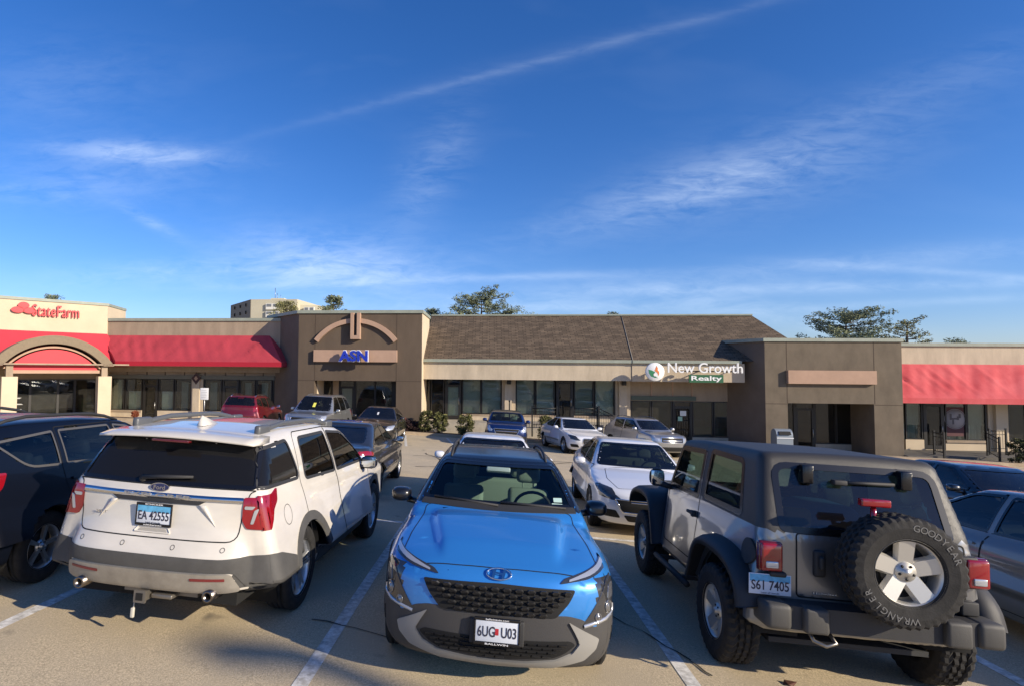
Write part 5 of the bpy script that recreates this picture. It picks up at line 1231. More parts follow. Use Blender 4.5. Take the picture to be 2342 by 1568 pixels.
mb = MB().box(-2.55, -2.25, -.04, .04, .345, .42).box(-2.57, -2.55, -.05, .05, .335, .43).box(-2.40, -2.33, -.40, .25, .36, .40).rbox(-2.51, -2.35, -.24, -.06, .36, .395, .01); MB().box(-2.32, -1.7, -.70, .70, .30, .46).build('chassis', M_under, su.root); mb.k = 1; mb.box(-2.575, -2.57, -.028, .028, .355, .41); hb = mb.build('tow_hitch', [M_steel, M_gap], su.root)
MB().tube([(-2.46, .10, .37), (-2.48, .10, .27), (-2.48, .10, .22)], [.004, .004, .014], 6).rbox(-2.495, -2.47, .088, .118, .18, .26, .008).build('hitch_tag', mat('tag_pale', (.5, .48, .42), .6), hb)
su.place(-2.69, 6.90, 2.2)

# ------------------------------------------------------------------ blue crossover, seen from the front
M_blue = mat('paint_blue', (.035, .235, .64), .32, .30, coat=1, coat_rough=.03)
M_blackr = mat('paint_black', (.008, .008, .009), .35, coat=.6, coat_rough=.10)
def kona_x(lo, x, y, z, ay):
    # raised centre of the bonnet with scalloped flanks, arched shoulders
    b = .046 * np.clip((x - .75) / .5, 0, 1) * (1 / (1 + np.exp((ay - (.60 - .16 * (x - .9))) / .014)) - .4)
    w2 = .03 * np.exp(-((x - 1.30) / .42) ** 2) * np.clip((z - .45) / .3, 0, 1) * np.clip((1.02 - z) / .2, 0, 1)
    g = .022 * np.exp(-((z - .70) / .05) ** 2) * (x > 1.5)
    return lo - b * np.clip((z - .84) / .1, 0, 1) * np.clip((1.98 - x) / .25, 0, 1) - w2 * (ay > .6) + 0 * g
c = dict(xf=[(.2, 2.02), (.27, 2.10), (.40, 2.14), (.62, 2.15), (.78, 2.13), (.86, 2.09), (.93, 2.02), (1.0, 1.85)], xr=[(.25, -1.95), (.5, -2.03), (.8, -2.04), (1.0, -1.98)],
         W=[(2.2, .80), (1.9, .86), (1.3, .89), (.9, .875), (0, .87), (-1.3, .89), (-1.9, .85), (-2.1, .8)], inset=[(.2, .10), (.3, .03), (.45, 0), (.7, .01), (.85, .02), (1.0, .05), (1.1, .11)],
         top=[(2.2, .88), (2.05, .91), (1.8, .975), (1.4, 1.04), (1.1, 1.075), (.9, 1.09), (0, 1.07), (-2, 1.12)], gf=[(1.05, 1.13), (1.45, .34), (1.5, .22)], gr=[(1.0, -2.0), (1.45, -1.65)],
         roof=[(.5, 1.46), (.1, 1.50), (-.5, 1.535), (-1.2, 1.51), (-1.7, 1.45)], gy=.80, gz=1.05, tum=.36, bow=.3, kgf=.26, kgr=.15, kf2=.10, kf4=.30, crown=.05, crown4=.10, rc=.13, rp=.07, r=.085, zb=.21, wmax=.89, extra=kona_x, zroof=1.38, fmin=.1)
WS = rnd([(.70, 1.135, .04), (.575, 1.445, .05), (-.575, 1.445, .05), (-.70, 1.135, .04)])
k_f = rnd([(.66, 1.12), (.16, 1.42, .06), (-.32, 1.44), (-.30, 1.09)], .03); k_r = rnd([(-.38, 1.09), (-.40, 1.44), (-1.0, 1.42, .05), (-1.45, 1.20), (-1.40, 1.12)], .03)
hood = rnd([(.66, .93), (.72, 1.5), (.74, 1.90), (.60, 2.005), (.3, 2.035), (0, 2.045), (-.3, 2.035), (-.60, 2.005), (-.74, 1.90), (-.72, 1.5), (-.66, .93)], .04)
hood = [(y, x) for x, y in hood]
hlp = rnd([(1.1, .84), (1.1, .65), (.81, .60), (.64, .57), (.69, .63), (.76, .73), (.81, .83)], .02)
M_char = mat('cladding_charcoal', (.055, .053, .052), .6, bump=.15, bscale=200)
clad = rnd([(1.1, .1), (1.1, .62), (.84, .62), (.70, .51), (.60, .575), (.50, .60), (.44, .60), (-.44, .60), (-.50, .60), (-.60, .575), (-.70, .51), (-.84, .62), (-1.1, .62), (-1.1, .1)], .03)
pil = rnd([(1.0, 1.095), (.36, 1.47), (.1, 1.56), (-1.5, 1.56), (-2.0, 1.30), (-1.9, 1.20), (-1.45, 1.20), (-1.0, 1.445), (-.3, 1.46), (.16, 1.44), (.70, 1.11)], .01)
ko = make_car('parked_crossover', 'bright blue crossover with black roof facing the camera', 'car', c, M_blue, dict(
    wells=[(1.30, .36, .385), (-1.30, .36, .385)], res=(150, 160, 48), ws=WS, rw=rnd([(.60, 1.16), (.5, 1.40), (-.5, 1.40), (-.60, 1.16)], .04), side=[k_f, k_r], glass=G_win, wsglass=glass('windscreen_clear', (.80, .90, .84), .02),
    split=[('headlamp', 'F', hlp, M_lampd), ('headlamp', 'F', mir(hlp), M_lampd), ('headlamp', 'LR', [(2.3, .85), (1.84, .85), (1.87, .70), (2.3, .62)], M_lampd), ('bumper_cladding', 'F', clad, M_char), ('bumper_cladding', 'LR', [(1.60, .15), (1.72, .40), (1.78, .62), (2.3, .62), (2.3, .15)], M_char), ('hood', 'T', hood), ('pillar', 'LR', pil, M_blackr), ('door', 'LR', rnd([(.85, .36), (.88, .9), (.80, 1.08), (-.34, 1.08), (-.36, .36)], .03)), ('door', 'LR', rnd([(-.37, .36), (-.35, 1.08), (-1.2, 1.1), (-1.0, .7), (-1.0, .36)], .03))], tw=.05,
    roofm=M_blackr, roofpoly=[(.6, -.9), (.6, .9), (-2.2, .9), (-2.2, -.9)], lining=mat('cabin_pale', (.10, .115, .11), .9), gap=.007,
    patches2=[('wheel_arch_trim', archpts(1.30, .36, .47) + archpts(1.30, .36, .38)[::-1], 'L', M_blackp, .012), ('wheel_arch_trim', archpts(-1.30, .36, .47) + archpts(-1.30, .36, .38)[::-1], 'L', M_blackp, .012), ('sill_cladding', [(-.9, .24), (-.9, .38), (.9, .38), (.9, .24)], 'L', M_blackp, .012)],
    wheel=(.335, .215, .225, 'split', 5, M_alloy), track=.78, int=(.62, 1.06, .66, -.02, -.95, .42, M_seat_l), mirror=(.55, .955, 1.11, M_blackr, (.12, .20, .14))))
ko.patch('bumper_cladding', rnd([(.87, .22), (.87, .622), (.84, .625), (.70, .525), (.60, .59), (.50, .615), (-.50, .615), (-.60, .59), (-.70, .525), (-.84, .625), (-.87, .622), (-.87, .22)], .03), 'F', M_char, .004, .035, skirt=.002)
for f_ in (1,): ko.patch('bumper_cladding', rnd([(1.59, .24), (1.71, .40), (1.77, .628), (1.93, .628), (1.93, .24)], .02), 'L', M_char, .0045, .035, both=True, skirt=.002)
# grille with overlapping scales
gp = rnd([(.545, .785, .02), (.50, .70, .05), (.405, .60, .02), (-.405, .60, .02), (-.50, .70, .05), (-.545, .785, .02), (0, .80)], .02)
gr_ = ko.patch('grille', gp, 'F', M_gap, .010, .03)
def scales(poly, dx, dz, wd, ht, m, parent, off, hexa=True):
    e = poly; ys = [p[0] for p in e]; zs_ = [p[1] for p in e]; mb = MB(); row = 0; z = min(zs_) + dz * .4
    cent = []
    while z < max(zs_):
        y = min(ys) + (dx / 2 if row % 2 else 0)
        while y < max(ys):
            if inpoly(np.array([[y - wd * .4, z - ht * .35], [y + wd * .4, z - ht * .35], [y - wd * .4, z + ht * .35], [y + wd * .4, z + ht * .35]]), e).all(): cent.append((y, z))
            y += dx
        z += dz; row += 1
    Q, G = ko.proj(cent, 'F', off)
    for q, g in zip(Q, G):
        g = Vector(g); r = Vector((0, 0, 1)).cross(g).normalized(); u = g.cross(r)
        P_ = lambda a, b, d_: Vector(q) + r * a * wd / 2 + u * b * ht / 2 + g * d_
        if hexa:
            ring = [P_(-1, 0, .002), P_(-.55, -1, .002), P_(.55, -1, .002), P_(1, 0, .002), P_(.55, 1, .022), P_(-.55, 1, .022)]; inn = [P_(-.6, .25, .030), P_(-.3, -.35, .018), P_(.3, -.35, .018), P_(.6, .25, .030), P_(.35, .8, .034), P_(-.35, .8, .034)]
            mb.add(ring + inn, [(i, (i + 1) % 6, 6 + (i + 1) % 6, 6 + i) for i in range(6)] + [(6, 7, 8, 9, 10, 11)])
        else:
            mb.add([P_(-1, -1, .001), P_(1, -1, .001), P_(1, 1, .014), P_(-1, 1, .014), P_(-1, 1, 0), P_(1, 1, 0)], [(0, 1, 2, 3), (3, 2, 5, 4)])
    return mb.build('grille_mesh', m, parent, flat=True)
M_scale = mat('grille_black', (.022, .022, .023), .35, spec=.5)
scales(gp, .085, .036, .082, .040, M_scale, gr_, .006)
lp = rnd([(.515, .445, .03), (.555, .42, .02), (.48, .36, .03), (.40, .322, .03), (0, .29, .1), (-.40, .322, .03), (-.48, .36, .03), (-.555, .42, .02), (-.515, .445, .03), (0, .43)], .02)
li = ko.patch('lower_grille', lp, 'F', M_gap, .010, .03)
scales(lp, .072, .027, .060, .019, M_scale, li, .010, False)
_o = [(.50, .575), (.60, .52), (.72, .455), (.70, .385), (.62, .31), (.40, .252), (0, .228)]; _i = [(.545, .50), (.582, .43), (.53, .362), (.42, .308), (.2, .28), (0, .276)]
skd = _i[::-1] + _o + [(-a, b) for a, b in _o[:-1][::-1]] + [(-a, b) for a, b in _i[:-1]]
ko.patch('skid_plate', rnd(skd, .015), 'F', mat('skid_pale', (.30, .29, .265), .5, .1), .020, .03)
for sg in (1, -1):
    f = (lambda L_: L_) if sg > 0 else mir
    dr = ko.patch('daytime_lamp', f(rnd([(.86, .935, .02), (.84, .895, .02), (.64, .845, .02), (.43, .818, .02), (.47, .85, .02), (.70, .90, .03)], .02)), 'F', M_lampd, .008, .03)
    ko.patch('lamp_strip', f(rnd([(.84, .912, .01), (.66, .862), (.50, .832), (.50, .842), (.66, .885), (.83, .925)], .006)), 'F', M_clear, .012, .03, parent=dr)
    hl = ko.patch('headlamp', f(rnd([(.865, .855, .01), (.87, .635, .01), (.80, .58, .02), (.60, .55, .02), (.665, .635, .04), (.735, .735, .03), (.79, .845)], .02)), 'F', M_lampd, .006, .03, skirt=.003)
    ko.ribbon('lamp_trim', [(sg * a, b) for a, b in [(.90, .655), (.85, .61), (.78, .58), (.61, .545)]], 'F', .020, M_clear, .014, parent=hl)
    for (yy, zz, rr) in ((.80, .655, .045), (.715, .60, .028)):
        Q, G = ko.proj([(sg * yy, zz)], 'F', .004); mt = Matrix.Translation(Q[0]) @ Vector(G[0]).to_track_quat('Y', 'Z').to_matrix().to_4x4()
        l = MB().lathe([(0, .014), (rr * .6, .012), (rr * .8, .002), (rr, .010), (rr * 1.05, .002)], 20); MB().add([mt @ Vector(v) for v in l.v], l.f, True).build('lamp_lens', mat('lamp_reflector', (.22, .225, .24), .15, .6, coat=1), hl)
    ko.patch('lamp_lens', f(rnd([(.855, .81), (.855, .72), (.79, .70), (.80, .80)], .015)), 'F', mat('lamp_reflector', (.22, .225, .24), .15, .6, coat=1), .010, .03, parent=hl)
    ko.patch('air_slot', f(rnd([(.865, .50), (.865, .40), (.89, .40), (.89, .50)], .008)), 'F', M_gap, .010, .03)
# badge: ellipse with a slanted H
Q, G = ko.proj([(0, .852)], 'F', .008); g = Vector(G[0]); mt = Matrix.Translation(Q[0]) @ Matrix((( g.x, 0, -g.z, 0), (0, 1, 0, 0), (g.z, 0, g.x, 0), (0, 0, 0, 1)))
bd = MB(); bd.tube([mt @ Vector((.002, .088 * math.cos(t), .044 * math.sin(t))) for t in np.linspace(0, 2 * math.pi, 33)], .0065, 6)
bd.prism([mt @ Vector((.0, a, b)) for a, b in ((-.052, -.030), (-.034, -.036), (-.018, .034), (-.038, .030))], g * .008).prism([mt @ Vector((.0, a, b)) for a, b in ((.038, -.030), (.018, -.034), (.034, .036), (.052, .030))], g * .008).prism([mt @ Vector((.0, a, b)) for a, b in ((-.03, .012), (-.026, -.004), (.03, -.012), (.026, .004))], g * .0085)
bd.build('badge', M_chrome, ko.root)
plate(ko, 2.185, 0, .495, 1, '6UG  U03', 'mo', frame=('ballwinauto.com', 'BALLWIN'))
MB().rbox(2.13, 2.178, -.19, .19, .40, .57, .01).build('plate_holder', M_blackp, ko.root)
rail_on(ko, .15, -1.5, .50, .045, .016, M_blackp)
MB().rbox(.42, .46, -.12, .12, 1.36, 1.42, .012).build('rear_view_mirror', mat('mirror_back', (.25, .33, .30), .4), ko.root)
for (pp, nm) in ((rnd([(.52, 1.175), (.60, 1.175), (.60, 1.205), (.52, 1.205)], .004), 'sticker'), (rnd([(.50, 1.145), (.60, 1.142), (.60, 1.165), (.50, 1.168)], .004), 'sticker')): ko.patch(nm, pp, 'F', mat('sticker_pale', (.45, .62, .55), .5), .0, .05, skirt=0)
for (a, b) in (((.62, 1.10), (.02, 1.125)), ((.0, 1.10), (-.6, 1.12))):
    Q, _ = ko.proj([(a[0], 1.125), (b[0], 1.15)], 'F', .015); MB().tube([Q[0], Q[1]], .012, 6).build('wiper', M_blackp, ko.root)
ko.patch('cowl', rnd([(.72, 1.10), (.70, 1.14), (-.70, 1.14), (-.72, 1.10)], .01), 'F', M_blackp, .004, .04)
ko.place(.03, 6.24, 180.0)

# ------------------------------------------------------------------ grey two-door off-roader, seen from behind
M_jeep = mat('paint_silver', (.24, .243, .25), .30, .7, coat=1, coat_rough=.04)
M_top = mat('hardtop', (.036, .034, .032), .5, bump=.2, bscale=220)
M_flare = mat('flare_plastic', (.030, .030, .032), .6, bump=.15, bscale=220)
c = dict(xf=[(.4, 1.84), (1.15, 1.80)], xr=[(.4, -1.80), (1.22, -1.80)], W=[(1.9, .60), (1.2, .62), (.75, .70), (.45, .775), (-1.9, .775)], inset=[(.4, .0), (1.0, .0), (1.25, .02)], sW=.03,
         top=[(1.9, 1.08), (1.6, 1.15), (.6, 1.19), (.4, 1.20), (-1.9, 1.20)], gf=[(1.15, .66), (1.76, .38)], gr=[(1.15, -1.80), (1.25, -1.79), (1.80, -1.58)],
         roof=[(.5, 1.77), (-.2, 1.81), (-1.8, 1.82)], gy=.765, gz=1.18, tum=.13, bow=.05, kgf=.03, kgr=.02, kf2=.05, kf4=.02, kr2=.01, kr4=.03, crown=.03, rc=.07, rp=.09, rr=.07, r=.035, rj=.008, zb=.46, wmax=.78, wella=.05, well_in=.45, z0=.85, zroof=1.26, rcrown=.03)
jr = rnd([(-1.42, 1.27, .05), (-1.30, 1.70, .06), (-.58, 1.715, .04), (-.56, 1.27, .05)]); jf = rnd([(-.40, 1.24, .03), (-.40, 1.69, .03), (.28, 1.68, .06), (.50, 1.24, .03)])
jb = rnd([(.60, 1.235, .05), (.585, 1.71, .10), (-.585, 1.71, .10), (-.60, 1.235, .05)])
j_top = rnd([(-2, 1.225), (-2, 1.95), (-.44, 1.95), (-.44, 1.74), (-.52, 1.225)], .005)
je = make_car('parked_offroader', 'grey two-door off-road vehicle with hardtop and spare wheel on its tailgate', 'car', c, M_jeep, dict(
    wells=[(1.21, .44, .50), (-1.21, .44, .50)], res=(120, 140, 40), ws=rnd([(.60, 1.26), (.58, 1.70), (-.58, 1.70), (-.60, 1.26)], .04), rw=jb, side=[jr, jf], glass=glass('offroader_glass', (.30, .40, .36), .15, dust=.02), wsglass=G_win,
    split=[('hard_top', 'LR', j_top, M_top), ('hard_top', 'B', rnd([(-.9, 1.225), (-.9, 1.9), (.9, 1.9), (.9, 1.225)], .001), M_top), ('door', 'LR', rnd([(-.46, .62, .1), (-.46, 1.70, .03), (.30, 1.70, .05), (.52, 1.22, .02), (.50, .62, .1)])), ('tailgate', 'B', rnd([(.50, .74), (.50, 1.21), (-.68, 1.21), (-.68, .74)], .03))],
    roofm=M_top, roofpoly=[(.45, -.9), (.45, .9), (-2.2, .9), (-2.2, -.9)], trim=M_gloss, tw=.05, gap=.012,
    wheel=(.395, .265, .225, 'star', 5, M_alloy_m), teeth=34, track=.785, int=(.45, 1.16, .62, -.25, -1.05, .62, M_seat), lining=mat('cabin_mid', (.07, .08, .08), .9)))
def flare(path, y0, y1, th, name='fender_flare', parent=je.root):
    path = rnd(path[:1] + path[1:-1] + path[-1:], .001) if False else path
    P_ = [Vector(p) for p in path]; n = len(P_)
    nor = []
    for i in range(n):
        d = (P_[min(i + 1, n - 1)] - P_[max(i - 1, 0)]).normalized(); nor.append(Vector((-d.y, d.x)))
    for sg in (1, -1):
        mb = MB(); vs = []
        for p, q in zip(P_, nor):
            i_ = p - q * 0; o_ = p + q * th
            vs += [(o_.x, sg * y0, o_.y + .03), (o_.x, sg * (y1 - .05), o_.y), (o_.x - q.x * .02, sg * y1, o_.y - q.y * .03), (i_.x - q.x * .03, sg * y1, i_.y - q.y * .035), (i_.x, sg * (y1 - .02), i_.y), (i_.x, sg * y0, i_.y)]
        fs = [(6 * i + j, 6 * i + (j + 1) % 6, 6 * i + 6 + (j + 1) % 6, 6 * i + 6 + j) for i in range(n - 1) for j in range(6)] + [tuple(range(6)), tuple(range(6 * n - 6, 6 * n))[::-1]]
        if sg < 0: fs = [f[::-1] for f in fs]
        mb.add(vs, fs, True).build(name, M_flare, parent)
def smooth_path(p, n=3):
    out = [Vector(q) for q in p]
    for _ in range(n):
        q = [out[0]]
        for a, b in zip(out[:-1], out[1:]): q += [a * .75 + b * .25, a * .25 + b * .75]
        out = q + [out[-1]]
    return [tuple(v) for v in out]
flare(smooth_path([(-1.80, .62), (-1.74, .80), (-1.52, .93), (-1.0, .95), (-.78, .86), (-.66, .60), (-.60, .50)], 2), .74, .935, .05)
flare(smooth_path([(.62, .50), (.68, .66), (.80, .98), (1.05, 1.04), (1.5, 1.02), (1.72, .92), (1.78, .80)], 2), .58, .935, .05)
MB().box(-.62, .62, -.80, .80, .46, .50).build('sill', M_flare, je.root)
for sg in (1, -1): MB().tube([(-.55, sg * .90, .40), (.55, sg * .90, .40)], .03, 8).box(-.4, -.36, min(sg * .7, sg * .9), max(sg * .7, sg * .9), .40, .44).box(.36, .40, min(sg * .7, sg * .9), max(sg * .7, sg * .9), .40, .44).build('side_step', M_blackp, je.root)
MB().tube([(-1.21, -.7, .40), (-1.21, .7, .40)], .045, 10).lathe([(0, -.13), (.11, -.08), (.14, 0), (.11, .08), (0, .13)], 16, 'x', (-1.21, .05, .40)).tube([(-1.55, -.45, .47), (-1.3, -.45, .47)], .07, 10).build('axle', M_blackp, je.root)
# rear bumper
mb = MB(); prof = [(.75, -1.66), (.79, -1.86), (.75, -1.955), (.50, -1.99), (-.50, -1.99), (-.75, -1.955), (-.79, -1.86), (-.75, -1.66)]
prof = [tuple(v) for v in smooth_path(prof, 1)]
mb.prism([(x, y, .555) for y, x in prof], (0, 0, .165)).build('rear_bumper', M_flare, je.root)
for sg in (1, -1): 
    MB().rbox(-2.03, -1.90, sg * .47 - .09, sg * .47 + .08, .545, .725, .025).build('bumper_pad', mat('bumper_grey', (.062, .060, .056), .6, bump=.2, bscale=220), je.root)
MB().prism([(1.95, -.55, .58), (2.02, -.3, .58), (2.02, .3, .58), (1.95, .55, .58), (1.80, .60, .58), (1.80, -.60, .58)], (0, 0, .16)).build('front_bumper', M_flare, je.root)
for sg in (1, -1): MB().rbox(-2.0, -1.72, sg * .71 - .09, sg * .71 + .09, .545, .728, .035).build('bumper_end', MATS['bumper_grey'], je.root)
# tail lamps, plate, fuel cap, latch, badge
for sg in (1, -1):
    mb = MB().rbox(-1.885, -1.79, sg * .712 - .078, sg * .712 + .078, .93, 1.135, .018); o = mb.build('tail_lamp', M_redl, je.root)
    MB().rbox(-1.895, -1.83, sg * .715 - .045, sg * .715 + .045, .955, 1.005, .008).build('reverse_lamp', M_clear, o)
    MB().rbox(-1.86, -1.80, sg * .712 - .088, sg * .712 + .088, .92, 1.145, .018).build('lamp_housing', M_redd, o)
    MB().rbox(-1.97, -1.60, sg * .60 - .0, sg * .60 + .012, .0, .02, .004) 
plate(je, -1.845, .715, .825, -1, 'S61 7405', 'il'); MB().rbox(-1.838, -1.79, .56, .80, .76, .89, .01).rbox(-1.87, -1.79, .60, .72, .885, .925, .015).build('plate_bracket', M_blackp, je.root)
je.patch('fuel_cap', [(-1.66 + .10 * math.cos(t), 1.02 + .10 * math.sin(t)) for t in np.linspace(0, 6.28, 24, endpoint=False)], 'L', M_blackp, .02, .05)
MB().rbox(-1.83, -1.79, .30, .385, .90, 1.10, .02).rbox(-1.86, -1.80, .325, .36, .96, 1.06, .015).build('tailgate_handle', M_blackp, je.root)
MB().mesh(fit_text('Unlimited', .17, .022, .004, .005), Matrix.Translation((-1.806, .30, .775)) @ Matrix(((0, 0, -1, 0), (-1, 0, 0, 0), (0, 1, 0, 0), (0, 0, 0, 1)))).build('badge_letters', M_chrome, je.root)
for z in (.78, 1.10):
    MB().rbox(-1.87, -1.79, -.72, -.60, z - .05, z + .05, .012).build('hinge', M_blackp if z < 1 else M_flare, je.root)
Q, _ = je.proj([(.36, 1.665), (-.36, 1.665), (.12, 1.60), (-.28, 1.61)], 'B', .02)
for q in Q[:2]: MB().rbox(q[0] - .05, q[0] + .03, q[1] - .04, q[1] + .04, q[2] - .09, q[2] + .055, .012).build('glass_hinge', M_gloss, je.root)
MB().tube([Q[2], Q[3]], .014, 6).rbox(Q[2][0] - .04, Q[2][0] + .02, Q[2][1] - .04, Q[2][1] + .06, Q[2][2] - .02, Q[2][2] + .02, .01).build('wiper', M_blackp, je.root)
# spare wheel
sp_o = link('spare_wheel', tyre_mesh(.388, .255, .232, 40), None, je.root); sp_o.rotation_euler = (0, 0, math.pi / 2); sp_o.location = (-2.05, -.065, 1.065)
rm = link('rim', rim_mesh(.232, .255, 'star', 5, M_alloy_m), None, sp_o); rm.rotation_euler = (0, R_(0), 0)
MB().lathe([(.0, -.06), (.13, -.06), (.15, .17), (.03, .17)], 20, 'x', (-1.98, -.065, 1.065)).build('spare_carrier', M_flare, je.root)
M_owl = mat('tyre_lettering', (.16, .157, .15), .8)
def arc_text(txt, r, a_mid, step, size, flip=False):
    mb = MB(); n = len(txt)
    for i, ch in enumerate(txt):
        a = a_mid + (-(i - (n - 1) / 2) * step if not flip else (i - (n - 1) / 2) * step)
        me = text_mesh(ch, size, .003, .0)
        M4 = Matrix.Rotation(a - math.pi / 2 + (math.pi if flip else 0), 4, 'Z')
        M4 = Matrix.Translation((r * math.cos(a), r * math.sin(a), 0)) @ M4
        # text plane XY -> local x: -Y of the car for a reader standing behind
        W4 = Matrix.Translation((-2.05 - .1265, -.065, 1.065)) @ Matrix(((0, 0, -1, 0), (-1, 0, 0, 0), (0, 1, 0, 0), (0, 0, 0, 1)))
        mb.mesh(me, W4 @ M4)
    return mb
g_ = arc_text('GOODYEAR', .313, R_(52), R_(9.0), .066).build('tyre_lettering', M_owl, je.root, flat=True)
g2 = arc_text('WRANGLER', .313, R_(240), R_(9.4), .064, False).build('tyre_lettering', M_owl, je.root, flat=True)
MB().rbox(-2.04, -1.98, -.03, .17, 1.485, 1.54, .01).tube([(-2.0, .07, 1.3), (-2.0, .07, 1.50)], .02, 6).build('brake_lamp', M_redl, je.root)
mirror(je, .46, .93, 1.30, M_blackp, (.07, .17, .20), both=True)
for sg in (1, -1): MB().rbox(-.36, -.22, sg * .80 - .018, sg * .80 + .018, 1.045, 1.075, .01).rbox(-.42, -.36, sg * .79 - .03, sg * .79 + .03, 1.03, 1.09, .01).build('door_handle', M_blackp, je.root)
MB().tube([(-1.93, .35, .55), (-2.0, .33, .49), (-2.01, .40, .47), (-1.98, .47, .49), (-1.93, .49, .55)], .014, 8).build('tow_hook', mat('hook_steel', (.3, .28, .25), .4, .9), je.root)
MB().rbox(-1.2, -.6, -.35, .1, 1.0, 1.35, .1).build('cargo_bag', mat('bag_blue', (.03, .10, .22), .9), je.root)
je.place(2.83, 6.44, .8)
# ------------------------------------------------------------------ navy wagon-style utility at the left edge
M_navy = mat('paint_navy', (.003, .004, .008), .35, 0, coat=.28, coat_rough=.05, spec=.3)
c = dict(xf=[(.25, 2.05), (.4, 2.20), (.65, 2.24), (.85, 2.18), (.95, 2.05)], xr=[(.25, -2.22), (.45, -2.32), (.75, -2.33), (.95, -2.28), (1.1, -2.26)],
         W=[(2.3, .75), (1.9, .86), (1.33, .90), (0, .905), (-1.33, .90), (-2.0, .86), (-2.35, .80)], inset=[(.2, .10), (.33, .03), (.5, 0), (.75, .0), (.95, .02), (1.05, .06), (1.15, .12)],
         top=[(2.3, .85), (2.0, .95), (1.3, 1.05), (.9, 1.09), (0, 1.10), (-2.3, 1.19)], gf=[(1.08, 1.15), (1.55, .30)], gr=[(1.1, -2.25), (1.55, -2.0), (1.62, -1.9)],
         roof=[(.4, 1.52), (0, 1.59), (-.6, 1.62), (-1.5, 1.61), (-2.1, 1.55)], gy=.84, gz=1.12, tum=.34, bow=.3, kr4=.25, rc=.12, zb=.25, wmax=.905)
ra = make_car('parked_suv', 'dark navy utility vehicle cut off by the left edge, silver five-spoke wheel', 'car', c, M_navy, dict(
    wells=[(1.33, .37, .40), (-1.33, .37, .40)], res=(110, 110, 32), ws=rnd([(.68, 1.12), (.58, 1.48), (-.58, 1.48), (-.68, 1.12)], .04), rw=rnd([(.70, 1.18), (.60, 1.50), (-.60, 1.50), (-.70, 1.18)], .05),
    side=[rnd([(-1.92, 1.42, .03), (-1.58, 1.17, .12), (-1.16, 1.155, .02), (-1.16, 1.49, .02)]), rnd([(-1.06, 1.16, .02), (-1.06, 1.495, .02), (-.24, 1.515, .02), (-.14, 1.13, .03)]), rnd([(-.06, 1.13, .03), (-.14, 1.515, .02), (.12, 1.49, .06), (.88, 1.13, .05)])], glass=glass('car_glass_blue', (.30, .38, .42), .15),
    split=[('door', 'LR', rnd([(-1.12, .9, .2), (-1.14, 1.15), (-1.12, 1.53), (-.18, 1.55), (-.10, 1.10), (-.12, .36), (-.85, .36)], .03)), ('door', 'LR', rnd([(-.10, .36), (-.09, 1.1), (-.16, 1.55), (.2, 1.52), (.92, 1.1), (.85, .36)], .03))],
    trim=mat('trim_warm_grey', (.20, .18, .15), .4, .6), tw=.022, handles=[((-.95, 1.0), 0), ((-.02, .98), 0)],
    patches2=[('tail_lamp', rnd([(-2.4, 1.17), (-1.86, 1.15), (-1.93, 1.03), (-2.12, .90), (-2.4, .87)], .03), 'L', M_redl, .012), ('tail_lamp', rnd([(.62, 1.15), (.70, .92), (.95, .92), (.95, 1.15)], .02), 'B', M_redl, .012)],
    wheel=(.355, .225, .225, 'thin', 5, M_alloy), track=.79, int=(.75, 1.05, .68, .15, -.75, .48, M_seat), mirror=(.60, 1.0, 1.12, M_navy)))
rail_on(ra, .05, -1.9, .58, .06, .018, M_blackp)
ra.place(-5.42, 6.77, -.4)

